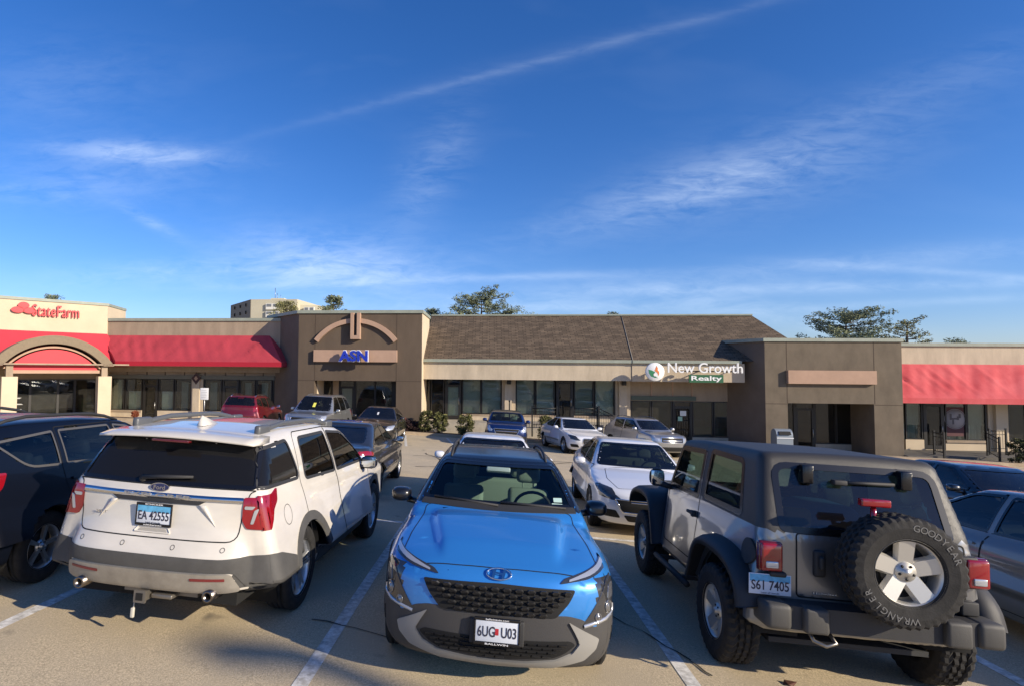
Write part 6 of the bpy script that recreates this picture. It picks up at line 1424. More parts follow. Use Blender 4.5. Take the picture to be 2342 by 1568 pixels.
# ------------------------------------------------------------------ generic sedans and utilities
def sedan(name, label, P_, X_, Y_, hd, H=1.455, L=4.86, W=1.83, style='thin', nsp=5, lamps='std', res=(70, 84, 24), glassm=None, grille='bar', rails=False, seats=M_seat, roofm=None, lampm=None, ws2=None, rim=M_alloy, extras=True):
    l = L / 4.86; h = H / 1.455; w_ = W / 1.83
    S = lambda pts, a=l, b=1.0: [(p[0] * a, p[1] * b) + tuple(p[2:]) for p in pts]
    c = dict(xf=[(.2, 2.22 * l), (.33, 2.33 * l), (.52, 2.41 * l), (.68, 2.40 * l), (.80, 2.28 * l)], xr=[(.22, -2.28 * l), (.45, -2.41 * l), (.85, -2.42 * l), (1.04, -2.36 * l)],
             W=[(2.45 * l, .76 * w_), (2.0 * l, .87 * w_), (1.4 * l, .91 * w_), (0, .91 * w_), (-1.4 * l, .915 * w_), (-2.0 * l, .88 * w_), (-2.45 * l, .80 * w_)], inset=[(.2, .10), (.3, .03), (.45, 0), (.62, .012), (.78, .0), (.92, .04), (1.02, .10)],
             top=S([(2.45, .72), (2.2, .78), (1.7, .88), (1.1, .965), (.8, .985), (0, .975), (-1.6, 1.04), (-2.0, 1.07), (-2.4, 1.03)]), gf=[(.97, 1.08 * l), (1.40 * h, .20 * l)], gr=[(1.05, -2.02 * l), (1.38 * h, -1.05 * l)],
             roof=[(.35 * l, 1.385 * h), (0, 1.435 * h), (-.4, H), (-.9 * l, 1.435 * h), (-1.3 * l, 1.36 * h)], gy=.80 * w_, gz=.98, tum=.40, bow=.35, kgf=.26, kgr=.25, kf4=.42, kr4=.40, rc=.12, rp=.08, zb=.20, wmax=.91 * w_, z0=.56)
    zt = 1.40 * h - .035; dz = H - 1.455
    d = dict(wells=[(1.41 * l, .33, .365), (-1.41 * l, .33, .365)], res=res, ws=rnd([(.70 * w_, 1.015), (.545 * w_, zt), (-.545 * w_, zt), (-.70 * w_, 1.015)], .05), rw=rnd([(.60 * w_, 1.10), (.50 * w_, zt - .02), (-.50 * w_, zt - .02), (-.60 * w_, 1.10)], .05),
             side=[rnd([(.66 * l, 1.025), (.10, 1.36 * h, .08), (-.28, 1.385 * h), (-.28, 1.01)], .03), rnd([(-.37, 1.01), (-.37, 1.385 * h), (-.80 * l, 1.36 * h, .06), (-1.42 * l, 1.11 * h, .04), (-1.25 * l, 1.035)], .03)], glass=glassm or G_win, tw=.028, trim=M_gloss,
             split=[('hood', 'T', [(x, y) for y, x in rnd([(.60, 1.02 * l), (.66, 1.7 * l), (.55, 2.20 * l), (-.55, 2.20 * l), (-.66, 1.7 * l), (-.60, 1.02 * l)], .06)]), ('door', 'LR', rnd([(.95 * l, .30), (1.0 * l, .8), (.86 * l, 1.0), (-.32, 1.0), (-.33, .30)], .03)), ('door', 'LR', rnd([(-.34, .30), (-.33, 1.0), (-1.30 * l, 1.03), (-1.02 * l, .7), (-1.0 * l, .30)], .03))],
             handles=[((-.15, .87), 0), ((-1.12 * l, .89), 0)] if extras else [], wheel=(.33, .22, .225, style, nsp, rim), track=.80 * w_, int=(.70 * l, .97, .66 * w_, .10, -.85, .36, seats), mirror=(.58 * l, .98 * w_, 1.03, P_, (.11, .19, .13)))
    if roofm: d['roofm'] = roofm; d['roofpoly'] = [(.5, -.9), (.5, .9), (-2, .9), (-2, -.9)]; c['zroof'] = 1.33 * h
    lm = lampm or M_lampd
    d['patches2'] = [('headlamp', rnd([(.90, .745), (.86, .64), (.66, .60), (.50, .60), (.60, .68), (.78, .745)], .025), 'F', lm, .008), ('headlamp', rnd([(2.5, .75), (2.02 * l, .80), (1.86 * l, .79), (2.05 * l, .70), (2.5, .62)], .03), 'L', lm, .008),
                     ('tail_lamp', rnd([(.46, .93), (.48, .80), (.9, .74), (.95, .97), (.7, .98)], .03), 'B', M_redl, .010), ('tail_lamp', rnd([(-2.5, .98), (-2.05 * l, .965), (-1.95 * l, .93), (-2.15 * l, .82), (-2.5, .74)], .03), 'L', M_redl, .010),
                     ('lamp_lens', rnd([(.50, .90), (.52, .86), (.78, .85), (.80, .90)], .01), 'B', M_clear, .013), ('fog_recess', rnd([(.84, .44), (.80, .32), (.52, .32), (.60, .44)], .03), 'F', M_gap, .006)]
    d['patches'] = [('rear_plate_recess', rnd([(.24, .86), (.24, .70), (-.24, .70), (-.24, .86)], .03), 'B', M_blackp, .004)]
    gpoly = {'bar': rnd([(.48, .60), (.36, .50), (-.36, .50), (-.48, .60), (-.40, .64), (.40, .64)], .03), 'tall': rnd([(.40, .68), (.42, .54), (.30, .34), (-.30, .34), (-.42, .54), (-.40, .68)], .05), 'wide': rnd([(.62, .62), (.50, .42), (-.50, .42), (-.62, .62)], .04)}[grille]
    d['patches'].append(('grille', gpoly, 'F', M_gap, .008)); d['patches'].append(('lower_grille', rnd([(.48, .37), (.40, .27), (-.40, .27), (-.48, .37)], .03), 'F', M_gap, .007))
    k = make_car(name, label, 'car', c, P_, d)
    k.ribbon('grille_surround', gpoly, 'F', .018, M_chrome, .012, True)
    Q, _ = k.proj([(0, .59)], 'F', .012); MB().lathe([(0, .006), (.045, .006), (.05, 0)], 20, 'x', Q[0]).build('badge', M_chrome, k.root)
    k.ribbon('grille_bar', [(.38, .585), (-.38, .585)], 'F', .014, M_chrome, .010) if grille != 'tall' else [k.ribbon('grille_bar', [(.36, z), (-.36, z)], 'F', .008, M_alloy_d, .010) for z in (.40, .46, .52, .58, .64)]
    for z in (.74, .78): pass
    if rails:
        rail_on(k, .05, -1.2, .52, .04, .014, M_chrome)
    k.place(X_, Y_, hd); return k
def suv(name, label, P_, X_, Y_, hd, H=1.70, L=4.6, W=1.85, res=(70, 84, 24), glassm=None, box=0.0, rails=M_rail, roofm=None, seats=M_seat, rim=M_alloy, lampm=None, rearm=None, grille='wide', style='five', third=True):
    l = L / 4.6; w_ = W / 1.85; h = H - 1.70; rr0 = -2.0 * l - .15 * box
    c = dict(xf=[(.25, 2.06 * l), (.4, 2.20 * l), (.65, 2.26 * l), (.85, 2.22 * l), (.97, 2.08 * l)], xr=[(.25, -2.22 * l), (.45, -2.31 * l), (.75, -2.32 * l), (1.0, -2.26 * l)],
             W=[(2.3 * l, .80 * w_), (1.9 * l, .89 * w_), (1.33 * l, .92 * w_), (0, .92 * w_), (-1.33 * l, .92 * w_), (-2.0 * l, .88 * w_), (-2.35 * l, .82 * w_)], inset=[(.2, .10), (.33, .03), (.5, 0), (.75, .01), (.95, .02), (1.05, .05), (1.15, .10)],
             top=[(2.3 * l, .86), (2.0 * l, .96 + box * .06), (1.3 * l, 1.05 + box * .05), (.9 * l, 1.09 + box * .03), (0, 1.10), (-2.3 * l, 1.17)], gf=[(1.08, 1.16 * l), (1.60 + h, (.36 + .18 * box) * l)], gr=[(1.1, -2.26 * l), (1.60 + h, rr0)],
             roof=[(.45 * l, 1.60 + h), (0, 1.67 + h), (-.6, H), (-1.4 * l, 1.69 + h), (-2.1 * l, 1.63 + h)], gy=.85 * w_, gz=1.12, tum=.30 - .1 * box, bow=.28, kr4=.22, kf4=.30, rc=.11, zb=.25, wmax=.92 * w_)
    zt = 1.565 + h
    d = dict(wells=[(1.33 * l, .37, .40), (-1.33 * l, .37, .40)], res=res, ws=rnd([(.72 * w_, 1.135), (.60 * w_, zt), (-.60 * w_, zt), (-.72 * w_, 1.135)], .05), rw=rnd([(.70 * w_, 1.20), (.60 * w_, zt), (-.60 * w_, zt), (-.70 * w_, 1.20)], .05),
             side=[rnd([(.82 * l, 1.14), (.20, zt - .01, .08), (-.32, zt + .01), (-.30, 1.13)], .03), rnd([(-.40, 1.13), (-.42, zt + .01), (-1.25 * l, zt), (-1.20 * l, 1.16)], .03), rnd([(-1.32 * l, 1.17), (-1.36 * l, zt - .01), (-1.85 * l, zt - .05), (-2.0 * l, 1.24)], .04)], glass=glassm or G_dk,
             sideglass=[glassm or G_dk, glassm or G_dk, mat('privacy_glass', (.010, .010, .011), .05, spec=.3)],
             split=[('hood', 'T', [(x, y) for y, x in rnd([(.60, 1.08 * l), (.68, 1.7 * l), (.58, 2.06 * l), (-.58, 2.06 * l), (-.68, 1.7 * l), (-.60, 1.08 * l)], .06)]), ('door', 'LR', rnd([(.88 * l, .38), (.92 * l, .9), (.88, 1.10), (-.35, 1.10), (-.36, .38)], .03)), ('door', 'LR', rnd([(-.37, .38), (-.36, 1.10), (-1.26 * l, 1.12), (-.95 * l, .7), (-.93 * l, .38)], .03))],
             handles=[((-.18, 1.0), 0), ((-1.08 * l, 1.01), 0)], wheel=(.36, .23, .235, style, 5, rim), track=.81 * w_, int=(.78, 1.06, .66, .15, -.80, .46, seats), mirror=(.66, .99 * w_, 1.14, P_, (.11, .2, .15)), tw=.03, trim=M_gloss)
    if not third: d['side'] = d['side'][:2]; c['gr'] = [(1.1, -2.2 * l), (1.60 + h, -1.55 * l)]
    if roofm: d['roofm'] = roofm; d['roofpoly'] = [(.8, -.9), (.8, .9), (-2.4, .9), (-2.4, -.9)]; c['zroof'] = 1.50 + h
    lm = lampm or M_clear
    d['patches2'] = [('headlamp', rnd([(.93, .90), (.90, .74), (.62, .72), (.58, .80), (.75, .88)], .03), 'F', lm, .008), ('headlamp', rnd([(2.4, .91), (1.85 * l, .95), (1.95 * l, .82), (2.4, .72)], .03), 'L', lm, .008), ('tail_lamp', rnd([(.66, 1.15), (.64, .93), (.95, .90), (.95, 1.15)], .02), 'B', M_redl, .01), ('tail_lamp', rnd([(-2.4, 1.16), (-2.0 * l, 1.14), (-2.08 * l, .98), (-2.4, .88)], .03), 'L', M_redl, .01), ('fog_recess', rnd([(.85, .56), (.82, .44), (.60, .44), (.64, .56)], .02), 'F', M_gap, .006)]
    gpoly = rnd([(.55, .84), (.44, .62), (-.44, .62), (-.55, .84)], .04) if grille == 'wide' else rnd([(.52, .86), (.52, .66), (-.52, .66), (-.52, .86)], .03)
    d['patches'] = [('grille', gpoly, 'F', M_gap, .008), ('lower_grille', rnd([(.55, .48), (.46, .34), (-.46, .34), (-.55, .48)], .03), 'F', M_gap, .007), ('bumper_cladding', rnd([(.9, .36), (.9, .30), (-.9, .30), (-.9, .36)], .02), 'F', M_blackp, .005)]
    k = make_car(name, label, 'car', c, P_, d); k.ribbon('grille_surround', gpoly, 'F', .02, M_chrome, .012, True); k.ribbon('grille_bar', [(.45, .74), (-.45, .74)], 'F', .03, M_chrome, .012)
    if rails:
        rail_on(k, .10, -1.75 * l, .58 * w_, .05, .017, rails)
    k.place(X_, Y_, hd); return k
M_dgrey = paint('paint_dark_grey', (.060, .058, .055), .6, .3); M_wh2 = paint('paint_pearl', (.74, .75, .77), 0, .3); M_dk2 = paint('paint_graphite', (.045, .040, .035), .6, .3)
M_sil = paint('paint_grey_silver', (.21, .20, .185), .2, .32); M_redc = paint('paint_red', (.15, .008, .012), .3, .3); M_silb = paint('paint_bright_silver', (.42, .43, .43), .7, .3)
M_blu2 = paint('paint_mid_blue', (.006, .022, .11), .3, .3); M_blk = paint('paint_deep_black', (.012, .014, .02), .2, .3); M_sil3 = paint('paint_cool_silver', (.36, .37, .385), .7, .32)
sd = sedan('parked_sedan', 'dark grey sedan facing away, seen beyond the white sport utility vehicle', M_dgrey, -3.12, 12.75, -.8, style='thin', glassm=G_dk, res=(90, 96, 28), W=1.83)
plate(sd, -2.44, 0, .78, -1, 'AB4 K2R', 'mo')
ml = sedan('parked_sedan', 'white sedan with pointed nose behind the grey off-road vehicle, facing the camera', M_wh2, 2.72, 11.75, 183.0, L=4.9, W=1.86, glassm=G_wind, res=(100, 110, 30), grille='wide', style='split')
ml.ribbon('lamp_trim', [(.88, .66), (.70, .60), (.62, .52)], 'F', .02, M_clear, .01)
sedan('parked_sedan', 'white low sedan directly behind the blue crossover, only its roof and windscreen showing', M_wh2, .02, 11.05, 180, L=4.7, H=1.42, glassm=G_win)
sedan('parked_sedan', 'silver grey sedan at the right edge, beside the off-road vehicle', M_sil, 6.02, 6.9, .5, L=4.95, W=1.86, glassm=glass('car_glass_blue', (.3, .38, .42), .15), res=(90, 96, 28))
sedan('parked_sedan', 'dark blue-grey sedan facing the camera behind the silver grey sedan, mostly its windscreen showing', paint('paint_slate', (.012, .014, .018), .1, .3), 8.95, 11.35, 181, L=4.9, H=1.43, glassm=G_dk)
sedan('parked_sedan', 'black sedan at the frame edge, farthest right, just its rear corner in view', M_blk, 12.1, 9.6, 181, L=4.8, glassm=G_dk)
kd = sedan('parked_sedan', 'dark brown-grey sedan with hanging tag on its windscreen, in front of the arched tower', M_dk2, -4.75, 24.4, 178, L=5.0, H=1.48, W=1.9, glassm=G_dk, grille='wide', lampm=M_clear)
sedan('parked_sedan', 'white luxury sedan with tall black grille, in front of the black railing', M_wh2, 3.7, 26.1, 169, L=4.9, H=1.45, W=1.86, glassm=G_dk, grille='tall', style='split', res=(90, 96, 28))
suv('parked_crossover', 'silver compact crossover nosing right, in front of the green-tinted office windows', M_sil3, 6.75, 26.0, 159, H=1.60, L=3.95, W=1.76, glassm=G_win, grille='box', rim=M_alloy_d, third=False)
suv('parked_hatchback', 'blue boxy hatchback with black roof, in front of the middle shop building', M_blu2, .72, 26.4, 181, H=1.60, L=4.1, W=1.80, box=.8, rails=None, roofm=M_blackr, glassm=G_win, seats=mat('seat_pale', (.30, .34, .32), .8))
kt = suv('parked_suv', 'silver sport utility vehicle with yellow tag on its windscreen, left of the dark brown-grey sedan', M_silb, -7.75, 25.4, 180, H=1.84, L=4.9, W=1.93, glassm=G_dk, box=.5, grille='box')
suv('parked_suv', 'red crossover seen from behind, in front of the dark red awning', M_redc, -11.35, 26.6, -3, H=1.66, L=4.1, W=1.78, glassm=G_dk, rails=M_chrome)
kt.patch('hanging_tag', rnd([(.07, 1.27), (.07, 1.45), (-.05, 1.45), (-.05, 1.27)], .01), 'F', mat('tag_yellow', (.75, .72, .12), .5), .002, .05, skirt=.001)
kd.patch('hanging_tag', rnd([(.03, 1.14), (.03, 1.24), (-.04, 1.24), (-.04, 1.14)], .01), 'F', mat('tag_white', (.7, .7, .7), .5), .002, .05, skirt=.001)
# ================================================================== trees, shrubs, street furniture
M_bark = mat('bark', (.07, .055, .045), .95, var=.3, scale=6, bump=.6, bscale=20)
M_leaf = mat('pine_foliage', (.21, .24, .13), .8, var=.4, scale=.9); M_leaf2 = mat('pine_foliage_olive', (.28, .27, .11), .8, var=.4, scale=.9)
M_bush = mat('shrub_foliage', (.115, .12, .035), .7, var=.5, scale=6); M_bush2 = mat('shrub_leaves_light', (.26, .25, .07), .7, var=.4, scale=6); M_bushd = mat('shrub_dark', (.045, .02, .02), .8, var=.4, scale=6)
def leaves(mb, c, r, n, size, rr, flat=1.0, aspect=.5):
    vs = []; fs = []
    for i in range(n):
        d = Vector((rr.gauss(0, 1), rr.gauss(0, 1), rr.gauss(0, 1))).normalized() * r * rr.random() ** .4; p = Vector(c) + Vector((d.x, d.y, d.z * flat))
        a = Vector((rr.gauss(0, 1), rr.gauss(0, 1), rr.gauss(0, .7))).normalized() * size * rr.uniform(.6, 1.3); b = a.cross(Vector((rr.gauss(0, 1), rr.gauss(0, 1), rr.gauss(0, 1)))).normalized() * size * aspect * rr.uniform(.6, 1.2)
        k = len(vs); vs += [p - a, p - b * .8, p + a, p + b]; fs.append((k, k + 1, k + 2, k + 3))
    mb.add(vs, fs)
def pine(label, px, py_top, Y, half, seed, name='pine_tree', low=None, sparse=1.0, m=M_leaf, x=None, zt=None, pw=.65):
    rr = random.Random(seed); top = at(px, py_top, Y) if x is None else Vector((x, Y, zt)); g = zg(top.x, Y); Ht = top.z - g
    t = empty(name, (top.x, Y, g), label, 'tree', 'conifers behind the shops'); trunk = MB()
    trunk.tube([(0, 0, 0), (.05, 0, Ht * .35), (-.06, .05, Ht * .7), (0, 0, Ht * .97)], [.30, .22, .12, .025], 8)
    crown = MB(); limbs = MB(); z = Ht * (low or .42)
    while z < Ht * .99:
        f = (z - Ht * .42) / (Ht * .58); ln = half * (1 - max(0, f)) ** pw * rr.uniform(.55, 1.15) + .25
        for k in range(rr.choice((2, 3, 3, 4)) if sparse >= 1 else rr.choice((1, 2, 2))):
            a = rr.uniform(0, 6.28); d = Vector((math.cos(a), math.sin(a), 0)); p = Vector((0, 0, z)); L_ = ln * rr.uniform(.7, 1.2)
            pts = [p, p + d * L_ * .5 + Vector((0, 0, L_ * .04)), p + d * L_ + Vector((0, 0, L_ * rr.uniform(.10, .32)))]
            limbs.tube(pts, [.05, .03, .01], 5, cap=False)
            nb = max(2, int(L_ / .38))
            for q in range(nb):
                s = (q + 1.2) / nb
                if s < .25: continue
                b = pts[0].lerp(pts[1], min(1, s * 2)) if s < .5 else pts[1].lerp(pts[2], s * 2 - 1)
                side = d.cross(Vector((0, 0, 1))) * rr.uniform(-.45, .45) * L_ * .45 * (1.1 - s)
                leaves(crown, b + side + Vector((0, 0, rr.uniform(.0, .2))), rr.uniform(.28, .55), int(44 * sparse) + 8, .12, rr, .55, .30)
        z += Ht * .026 * rr.uniform(.7, 1.3)
    o = trunk.build('trunk', M_bark, t); limbs.build('limbs', M_bark, o); crown.build('crown', m, t, flat=True); return t
pine('small conifer tip above the cream corner block', 124, 679, 46, 1.2, 3, low=.7)
pine('olive conifer in front of the tall apartment block, left of the arched tower', 655, 690, 44, 1.9, 5, low=.6, m=M_leaf2)
pine('pointed conifer rising behind the arched tower roof', 764, 680, 46, 1.5, 8, low=.62)
pine('large spreading pine behind the shingle roof', 1102, 674, 47, 5.0, 11, low=.52, sparse=1.0, pw=.38)
pine('low pine branch tip at the left end of the shingle roof', 988, 708, 48, .7, 12, low=.7)
pine('broad dark pine behind the olive tower, left of the thinner pine', 1935, 716, 44, 4.0, 21, low=.5, sparse=1.0, pw=.35)
pine('thinner pine with bare branches behind the right wing', 2075, 730, 45, 3.4, 25, low=.5, sparse=.7, m=M_leaf2)
pine('faint conifer tip above the middle of the shingle roof', 1400, 716, 60, 1.4, 31, low=.75, sparse=.6)
pine('low conifer tip above the right wing parapet', 2185, 777, 55, 1.1, 33, low=.8, sparse=.7)
for i, (x, y, h) in enumerate(((-26, -34, 11), (-14, -38, 13), (-2, -36, 10), (9, -40, 12), (22, -36, 13), (36, -32, 11))):
    pine(['wide conifer across the road behind the camera', 'tall conifer across the road behind the camera', 'short conifer across the road behind the camera', 'leaning conifer across the road behind the camera', 'bushy conifer across the road behind the camera', 'end conifer of the row behind the camera'][i], 0, 0, y, 4.5, 50 + i, low=.2, sparse=.5, x=x, zt=zg(x, y) + h)
def bush(label, px0, px1, py0, Y, seed, m=M_bush, m2=M_bush2, name='shrub'):
    rr = random.Random(seed); x0, x1 = X(px0, Y, 960), X(px1, Y, 960); cx = (x0 + x1) / 2; hw = (x1 - x0) / 2; g = zg(cx, Y) + .1; h = Z((px0 + px1) / 2, py0, Y) - g
    t = empty(name, (cx, Y, g), label, 'shrub', 'clipped shrubs in front of the shops'); f = MB(); st = MB(); f2 = MB()
    for i in range(7): a = rr.uniform(0, 6.28); st.tube([(rr.uniform(-.1, .1), rr.uniform(-.1, .1), 0), (math.cos(a) * hw * .5, math.sin(a) * hw * .4, h * .55)], [.02, .01], 5)
    for i in range(70):
        a = rr.uniform(0, 6.28); u = rr.random() ** .5; z = rr.uniform(.12, .93); w_ = math.sqrt(max(.05, 1 - (2 * z - .95) ** 2 * .75)); c_ = (math.cos(a) * hw * .86 * u * w_, math.sin(a) * hw * .8 * u * w_, z * h)
        leaves(f, c_, hw * .26, 46, .045, rr, .9, .55)
        if rr.random() < .4: leaves(f2, (c_[0] * 1.05, c_[1] * 1.05, c_[2] + .06), hw * .22, 16, .04, rr, .8, .55)
    o = f.build('foliage', m, t, flat=True); f2.build('young_leaves', m2, o, flat=True); st.build('stems', M_bark, t); return t
bush('large clipped shrub against the right foot of the arched tower', 957, 992, 936, 29.75, 1); bush('clipped shrub second from the arched tower', 988, 1026, 938, 29.8, 2); bush('rounded shrub third from the arched tower, by the shop door', 1040, 1086, 946, 29.7, 3)
bush('yellow-tipped shrub left of the white luxury sedan', 1228, 1272, 949, 29.6, 4); bush('dark red shrub in the shade of the arched tower', 905, 957, 958, 29.9, 5, M_bushd, M_bushd); bush('square dark shrub at the right edge beside the steps', 2303, 2352, 1002, 29.3, 6, mat('shrub_deep', (.035, .045, .02), .8, var=.4, scale=6))
bush('low shrub at the foot of the sloping stair rail', 1385, 1432, 968, 29.6, 7, M_bushd, M_bush); bush('small rusty shrub left of the navy vehicle roof', 300, 316, 940, 31.2, 9, mat('shrub_rust', (.25, .07, .03), .8), mat('shrub_rust', (.25, .07, .03), .8))
# railings
M_iron = mat('black_iron', (.012, .012, .012), .5)
def railing(label, pts, hz=1.0, n_per=.13, name='railing', parentpost=True):
    """pts: world (x, y, z foot) corners; balusters between posts"""
    p0_ = Vector(pts[0]); t = empty(name, p0_, label, 'railing', 'black iron railings by the shops'); P_ = [Vector(p) - p0_ for p in pts]
    for p in P_: MB().box(p.x - .035, p.x + .035, p.y - .035, p.y + .035, p.z - .5, p.z + hz + .12).build('post', M_iron, t)
    for a, b in zip(P_[:-1], P_[1:]):
        u = Vector((0, 0, 1))
        for hh_, rr_ in ((hz, .025), (hz - .18, .015), (.12, .018)): MB().tube([a + u * hh_, b + u * hh_], rr_, 6).build('rail', M_iron, t)
        n = max(2, int((b - a).length / n_per)); q = MB()
        for i in range(1, n): c_ = a.lerp(b, i / n); q.tube([c_ + u * .12, c_ + u * hz], .009, 4, cap=False)
        o = q.build('balusters', M_iron, t)
    return t
def wp(px, py, Y): v = at(px, py, Y); return (v.x, v.y, v.z)
Yr = 30.7
railing('black iron railing in front of the middle shop, left of the gap', [wp(1217, 975, Yr), wp(1274, 975, Yr)], .98)
railing('black iron railing in front of the middle shop, right of the gap', [wp(1311, 976, Yr), wp(1366, 976, Yr)], .98)
railing('black iron stair rail sloping down to the right beside the white luxury sedan', [wp(1370, 976, Yr - .1), wp(1425, 1003, Yr - .3)], .98)
pp_ = empty('rail_post', wp(1165, 990, Yr), 'single black iron post just left of the blue boxy hatchback', 'post'); MB().box(-.03, .03, -.03, .03, -.3, 1.7).build('shaft', M_iron, pp_); MB().rbox(-.05, .05, -.05, .05, 1.7, 1.76, .01).build('cap', M_iron, pp_)
railing('black stair rail by the dark door of the right wing', [wp(2137, 1034, 30.9), wp(2160, 1040, 30.1)], 1.0); railing('black stair rail at the right edge, sloping left to right', [wp(2259, 1036, 30.9), wp(2287, 1052, 29.6)], 1.0)
railing('black balustrade in front of the cream pier at the right edge', [wp(2264, 1030, 31.3), wp(2302, 1030, 31.3)], 1.0)
# curbside mailbox
bxm = empty('mailbox', wp(1789, 1040, 29.3), 'blue-grey rounded collection mailbox in front of the olive tower', 'mailbox'); M_mb = mat('mailbox_blue_grey', (.25, .29, .33), .45, .3)
bw = .40; prof = [(-bw * .85, .15), (-bw * .85, 1.05)] + [(bw * .85 * -math.cos(t), 1.05 + .40 * math.sin(t)) for t in np.linspace(.1, 3.04, 14)] + [(bw * .85, 1.05), (bw * .85, .15)]
hh = Z(1789, 979, 29.3) - Z(1789, 1040, 29.3); sc_ = hh / 1.45
MB().prism([(-.42 * sc_, y * sc_, z * sc_) for y, z in prof], (.84 * sc_, 0, 0)).build('body', M_mb, bxm)
MB().prism([(-.30 * sc_, -.36 * sc_, 1.15 * sc_), (.30 * sc_, -.36 * sc_, 1.15 * sc_), (.30 * sc_, -.24 * sc_, 1.33 * sc_), (-.30 * sc_, -.24 * sc_, 1.33 * sc_)], (0, -.05, .0)).build('slot', M_gap, bxm)
for a in (-.33, .33):
    for b in (-.25, .25): MB().box(a * sc_ - .03, a * sc_ + .03, b * sc_ - .03, b * sc_ + .03, -.1, .16 * sc_).build('leg', M_mb, bxm)
MB().box(-.43 * sc_, .43 * sc_, -.375 * sc_, -.355 * sc_, .95 * sc_, 1.0 * sc_).build('label', mat('label_white', (.7, .72, .74), .5), bxm)
# small white notice board on a post
sp_ = empty('parking_sign', wp(466, 960, 29.0), 'small white notice sign on a post in front of the dark red awning', 'sign'); h_ = Z(466, 886, 29.0) - sp_.location.z
hb_ = (X(476, 29) - X(457, 29)) / 2; z0_ = Z(466, 913, 29.0) - sp_.location.z
MB().rbox(-hb_, hb_, -.02, .0, z0_, h_, .015).build('panel', mat('panel_white', (.8, .8, .78), .5), sp_); MB().tube([(0, .02, -.4), (0, .02, h_ - .05)], .03, 6).build('post', M_alloy_d, sp_)
tt = MB()
for i in range(5): tt.box(-hb_ * .7, hb_ * (.4 + .06 * (i * 3 % 5)), -.023, -.021, z0_ + .12 + i * .09, z0_ + .14 + i * .09)
tt.build('printing', mat('print_grey', (.4, .4, .4), .7), sp_)
# distant apartment block
ap = empty('apartment_block', (X(600, 230), 230, 0), 'tall pale apartment block far behind the shops with white balconies', 'building'); inv = Matrix.Translation(-ap.location)
M_apt = mat('apartment_pale', (.50, .46, .34), .9, var=.05, scale=.1); M_aptd = mat('apartment_side_shaded', (.22, .19, .14), .9)  # side colour is the wall darkened, shade painted onto its left face
ya = 230; xa, xb, xc_ = X(528, ya + 22, 700), X(573, ya, 700), X(607, ya, 700); xd, xe_ = X(672, ya + 4, 700), X(728, ya + 4, 700); z1 = Z(573, 685, ya); 
P(MB().prism([(xb, ya, -5), (X(676, ya), ya, -5), (X(676, ya) + 2, ya + 24, -5), (xa, ya + 22, -5)], (0, 0, z1 + 5)).build('wall', M_apt, ap))
P(MB().prism([(X(676, ya), ya + 3, -5), (xe_, ya + 5, -5), (xe_, ya + 24, -5), (X(676, ya), ya + 24, -5)], (0, 0, Z(700, 698, ya + 4) + 5)).build('wing', M_apt, ap))
P(MB().prism([(xa - .05, ya + 22, -5), (xb - .05, ya - .02, -5), (xb + .2, ya - .02, -5), (xa + .2, ya + 22, -5)], (0, 0, z1 + 5)).build('side_wall', M_aptd, ap))
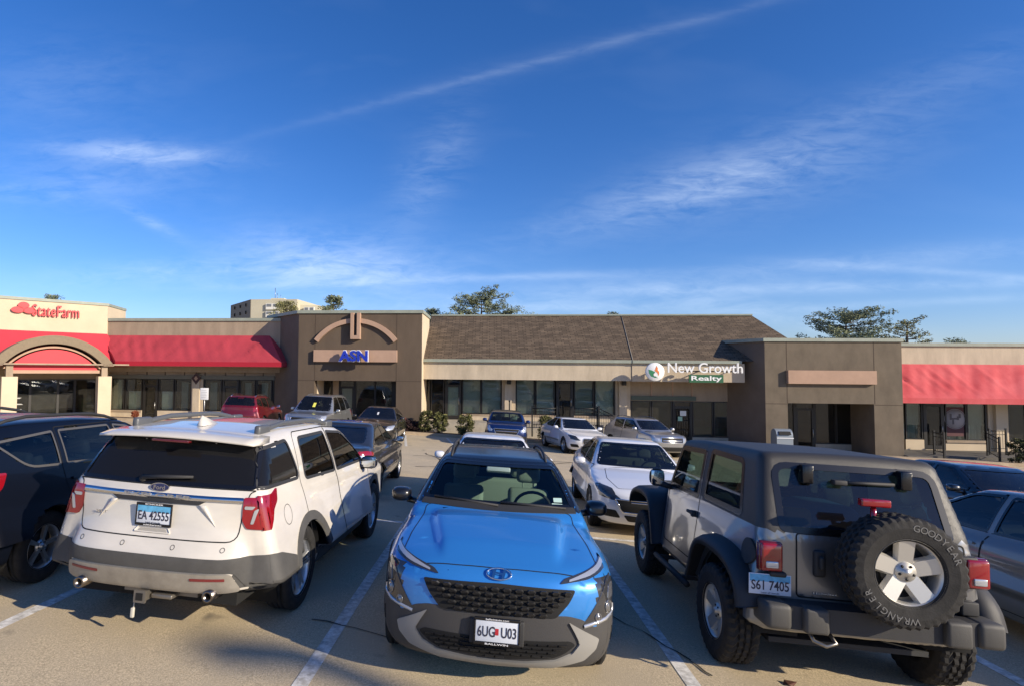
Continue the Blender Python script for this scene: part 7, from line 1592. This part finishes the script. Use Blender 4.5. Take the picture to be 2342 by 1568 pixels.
for (a_, b_) in ((606, 636), (688, 712)):
    for k in range(5):
        zc_ = z1 - 3 - k * 3.2 if a_ < 650 else Z(700, 698, ya + 4) - 2.2 - k * 3.2
        f = P(MB().box(X(a_, ya), X(b_, ya), ya + (3 if a_ > 650 else 0) - .9, ya + (3 if a_ > 650 else 0) - .05, zc_ - 1.4, zc_ + 1.1).build('balcony', mat('balcony_white', (.7, .69, .62), .8), ap))
        MB().box(X(a_, ya) + .4, (X(a_, ya) + X(b_, ya)) / 2 - .4, ya + (3 if a_ > 650 else 0) - 1.0, ya + (3 if a_ > 650 else 0) - .92, zc_ - .2, zc_ + .9).box((X(a_, ya) + X(b_, ya)) / 2 + .4, X(b_, ya) - .4, ya + (3 if a_ > 650 else 0) - 1.0, ya + (3 if a_ > 650 else 0) - .92, zc_ - .2, zc_ + .9).build('window', mat('window_shade', (.18, .19, .2), .4), f)
P(MB().box(X(611, ya), X(642, ya), ya + 2, ya + 10, z1, Z(626, 681, ya)).build('penthouse', mat('penthouse_pale', (.62, .57, .40), .9), ap))
P(MB().tube([(X(617, ya), ya + 4, z1), (X(617, ya), ya + 4, Z(617, 656, ya))], .12, 5).tube([(X(622, ya), ya + 4, z1), (X(622, ya), ya + 4, Z(622, 668, ya))], .1, 5).tube([(X(630, ya), ya + 4, z1), (X(630, ya), ya + 4, Z(630, 672, ya))], .08, 5).build('antenna', M_alloy_d, ap))
wv = MB()
for k in range(6):
    for j in range(3): q = .2 + .28 * j; xx, yy = xb + (xa - xb) * q, ya + 22 * q; wv.box(xx - .12, xx - .05, yy - .9, yy + .9, z1 - 2.6 - k * 3.2, z1 - 1.2 - k * 3.2)
P(wv.build('side_windows', mat('window_dark', (.05, .05, .05), .4), ap))
# tall light pole standing behind the camera to the right (its soft shadow crosses the foreground)
pl = empty('light_pole', (30.2, -11.35, zg(30.2, -11.35)), 'tall grey car park light pole behind the camera', 'lamp post')
MB().tube([(0, 0, -.5), (0, 0, 15.2)], [.20, .15], 12).build('pole', M_alloy_d, pl); MB().rbox(-.9, -.1, -.2, .2, 15.1, 15.25, .05).build('lamp_head', M_alloy_d, pl); MB().lathe([(.32, -.6), (.32, .7), (0, .7)], 16, 'z').build('footing', M_conc, pl)
# dead leaf on the asphalt, windscreen tags
lf = MB(); lx, ly = 2.36, 4.86; lz = zg(lx, ly) + .006
lf.add([(lx - .05, ly - .01, lz), (lx - .02, ly + .035, lz + .015), (lx + .03, ly + .03, lz), (lx + .06, ly, lz + .02), (lx + .02, ly - .03, lz), (lx - .02, ly - .035, lz + .012)], [(0, 1, 2, 3, 4, 5)]); tag(lf.build('dead_leaf', mat('leaf_brown', (.10, .035, .02), .8)), 'brown dead leaf lying on the sunlit asphalt left of the off-road vehicle shadow', 'leaf')
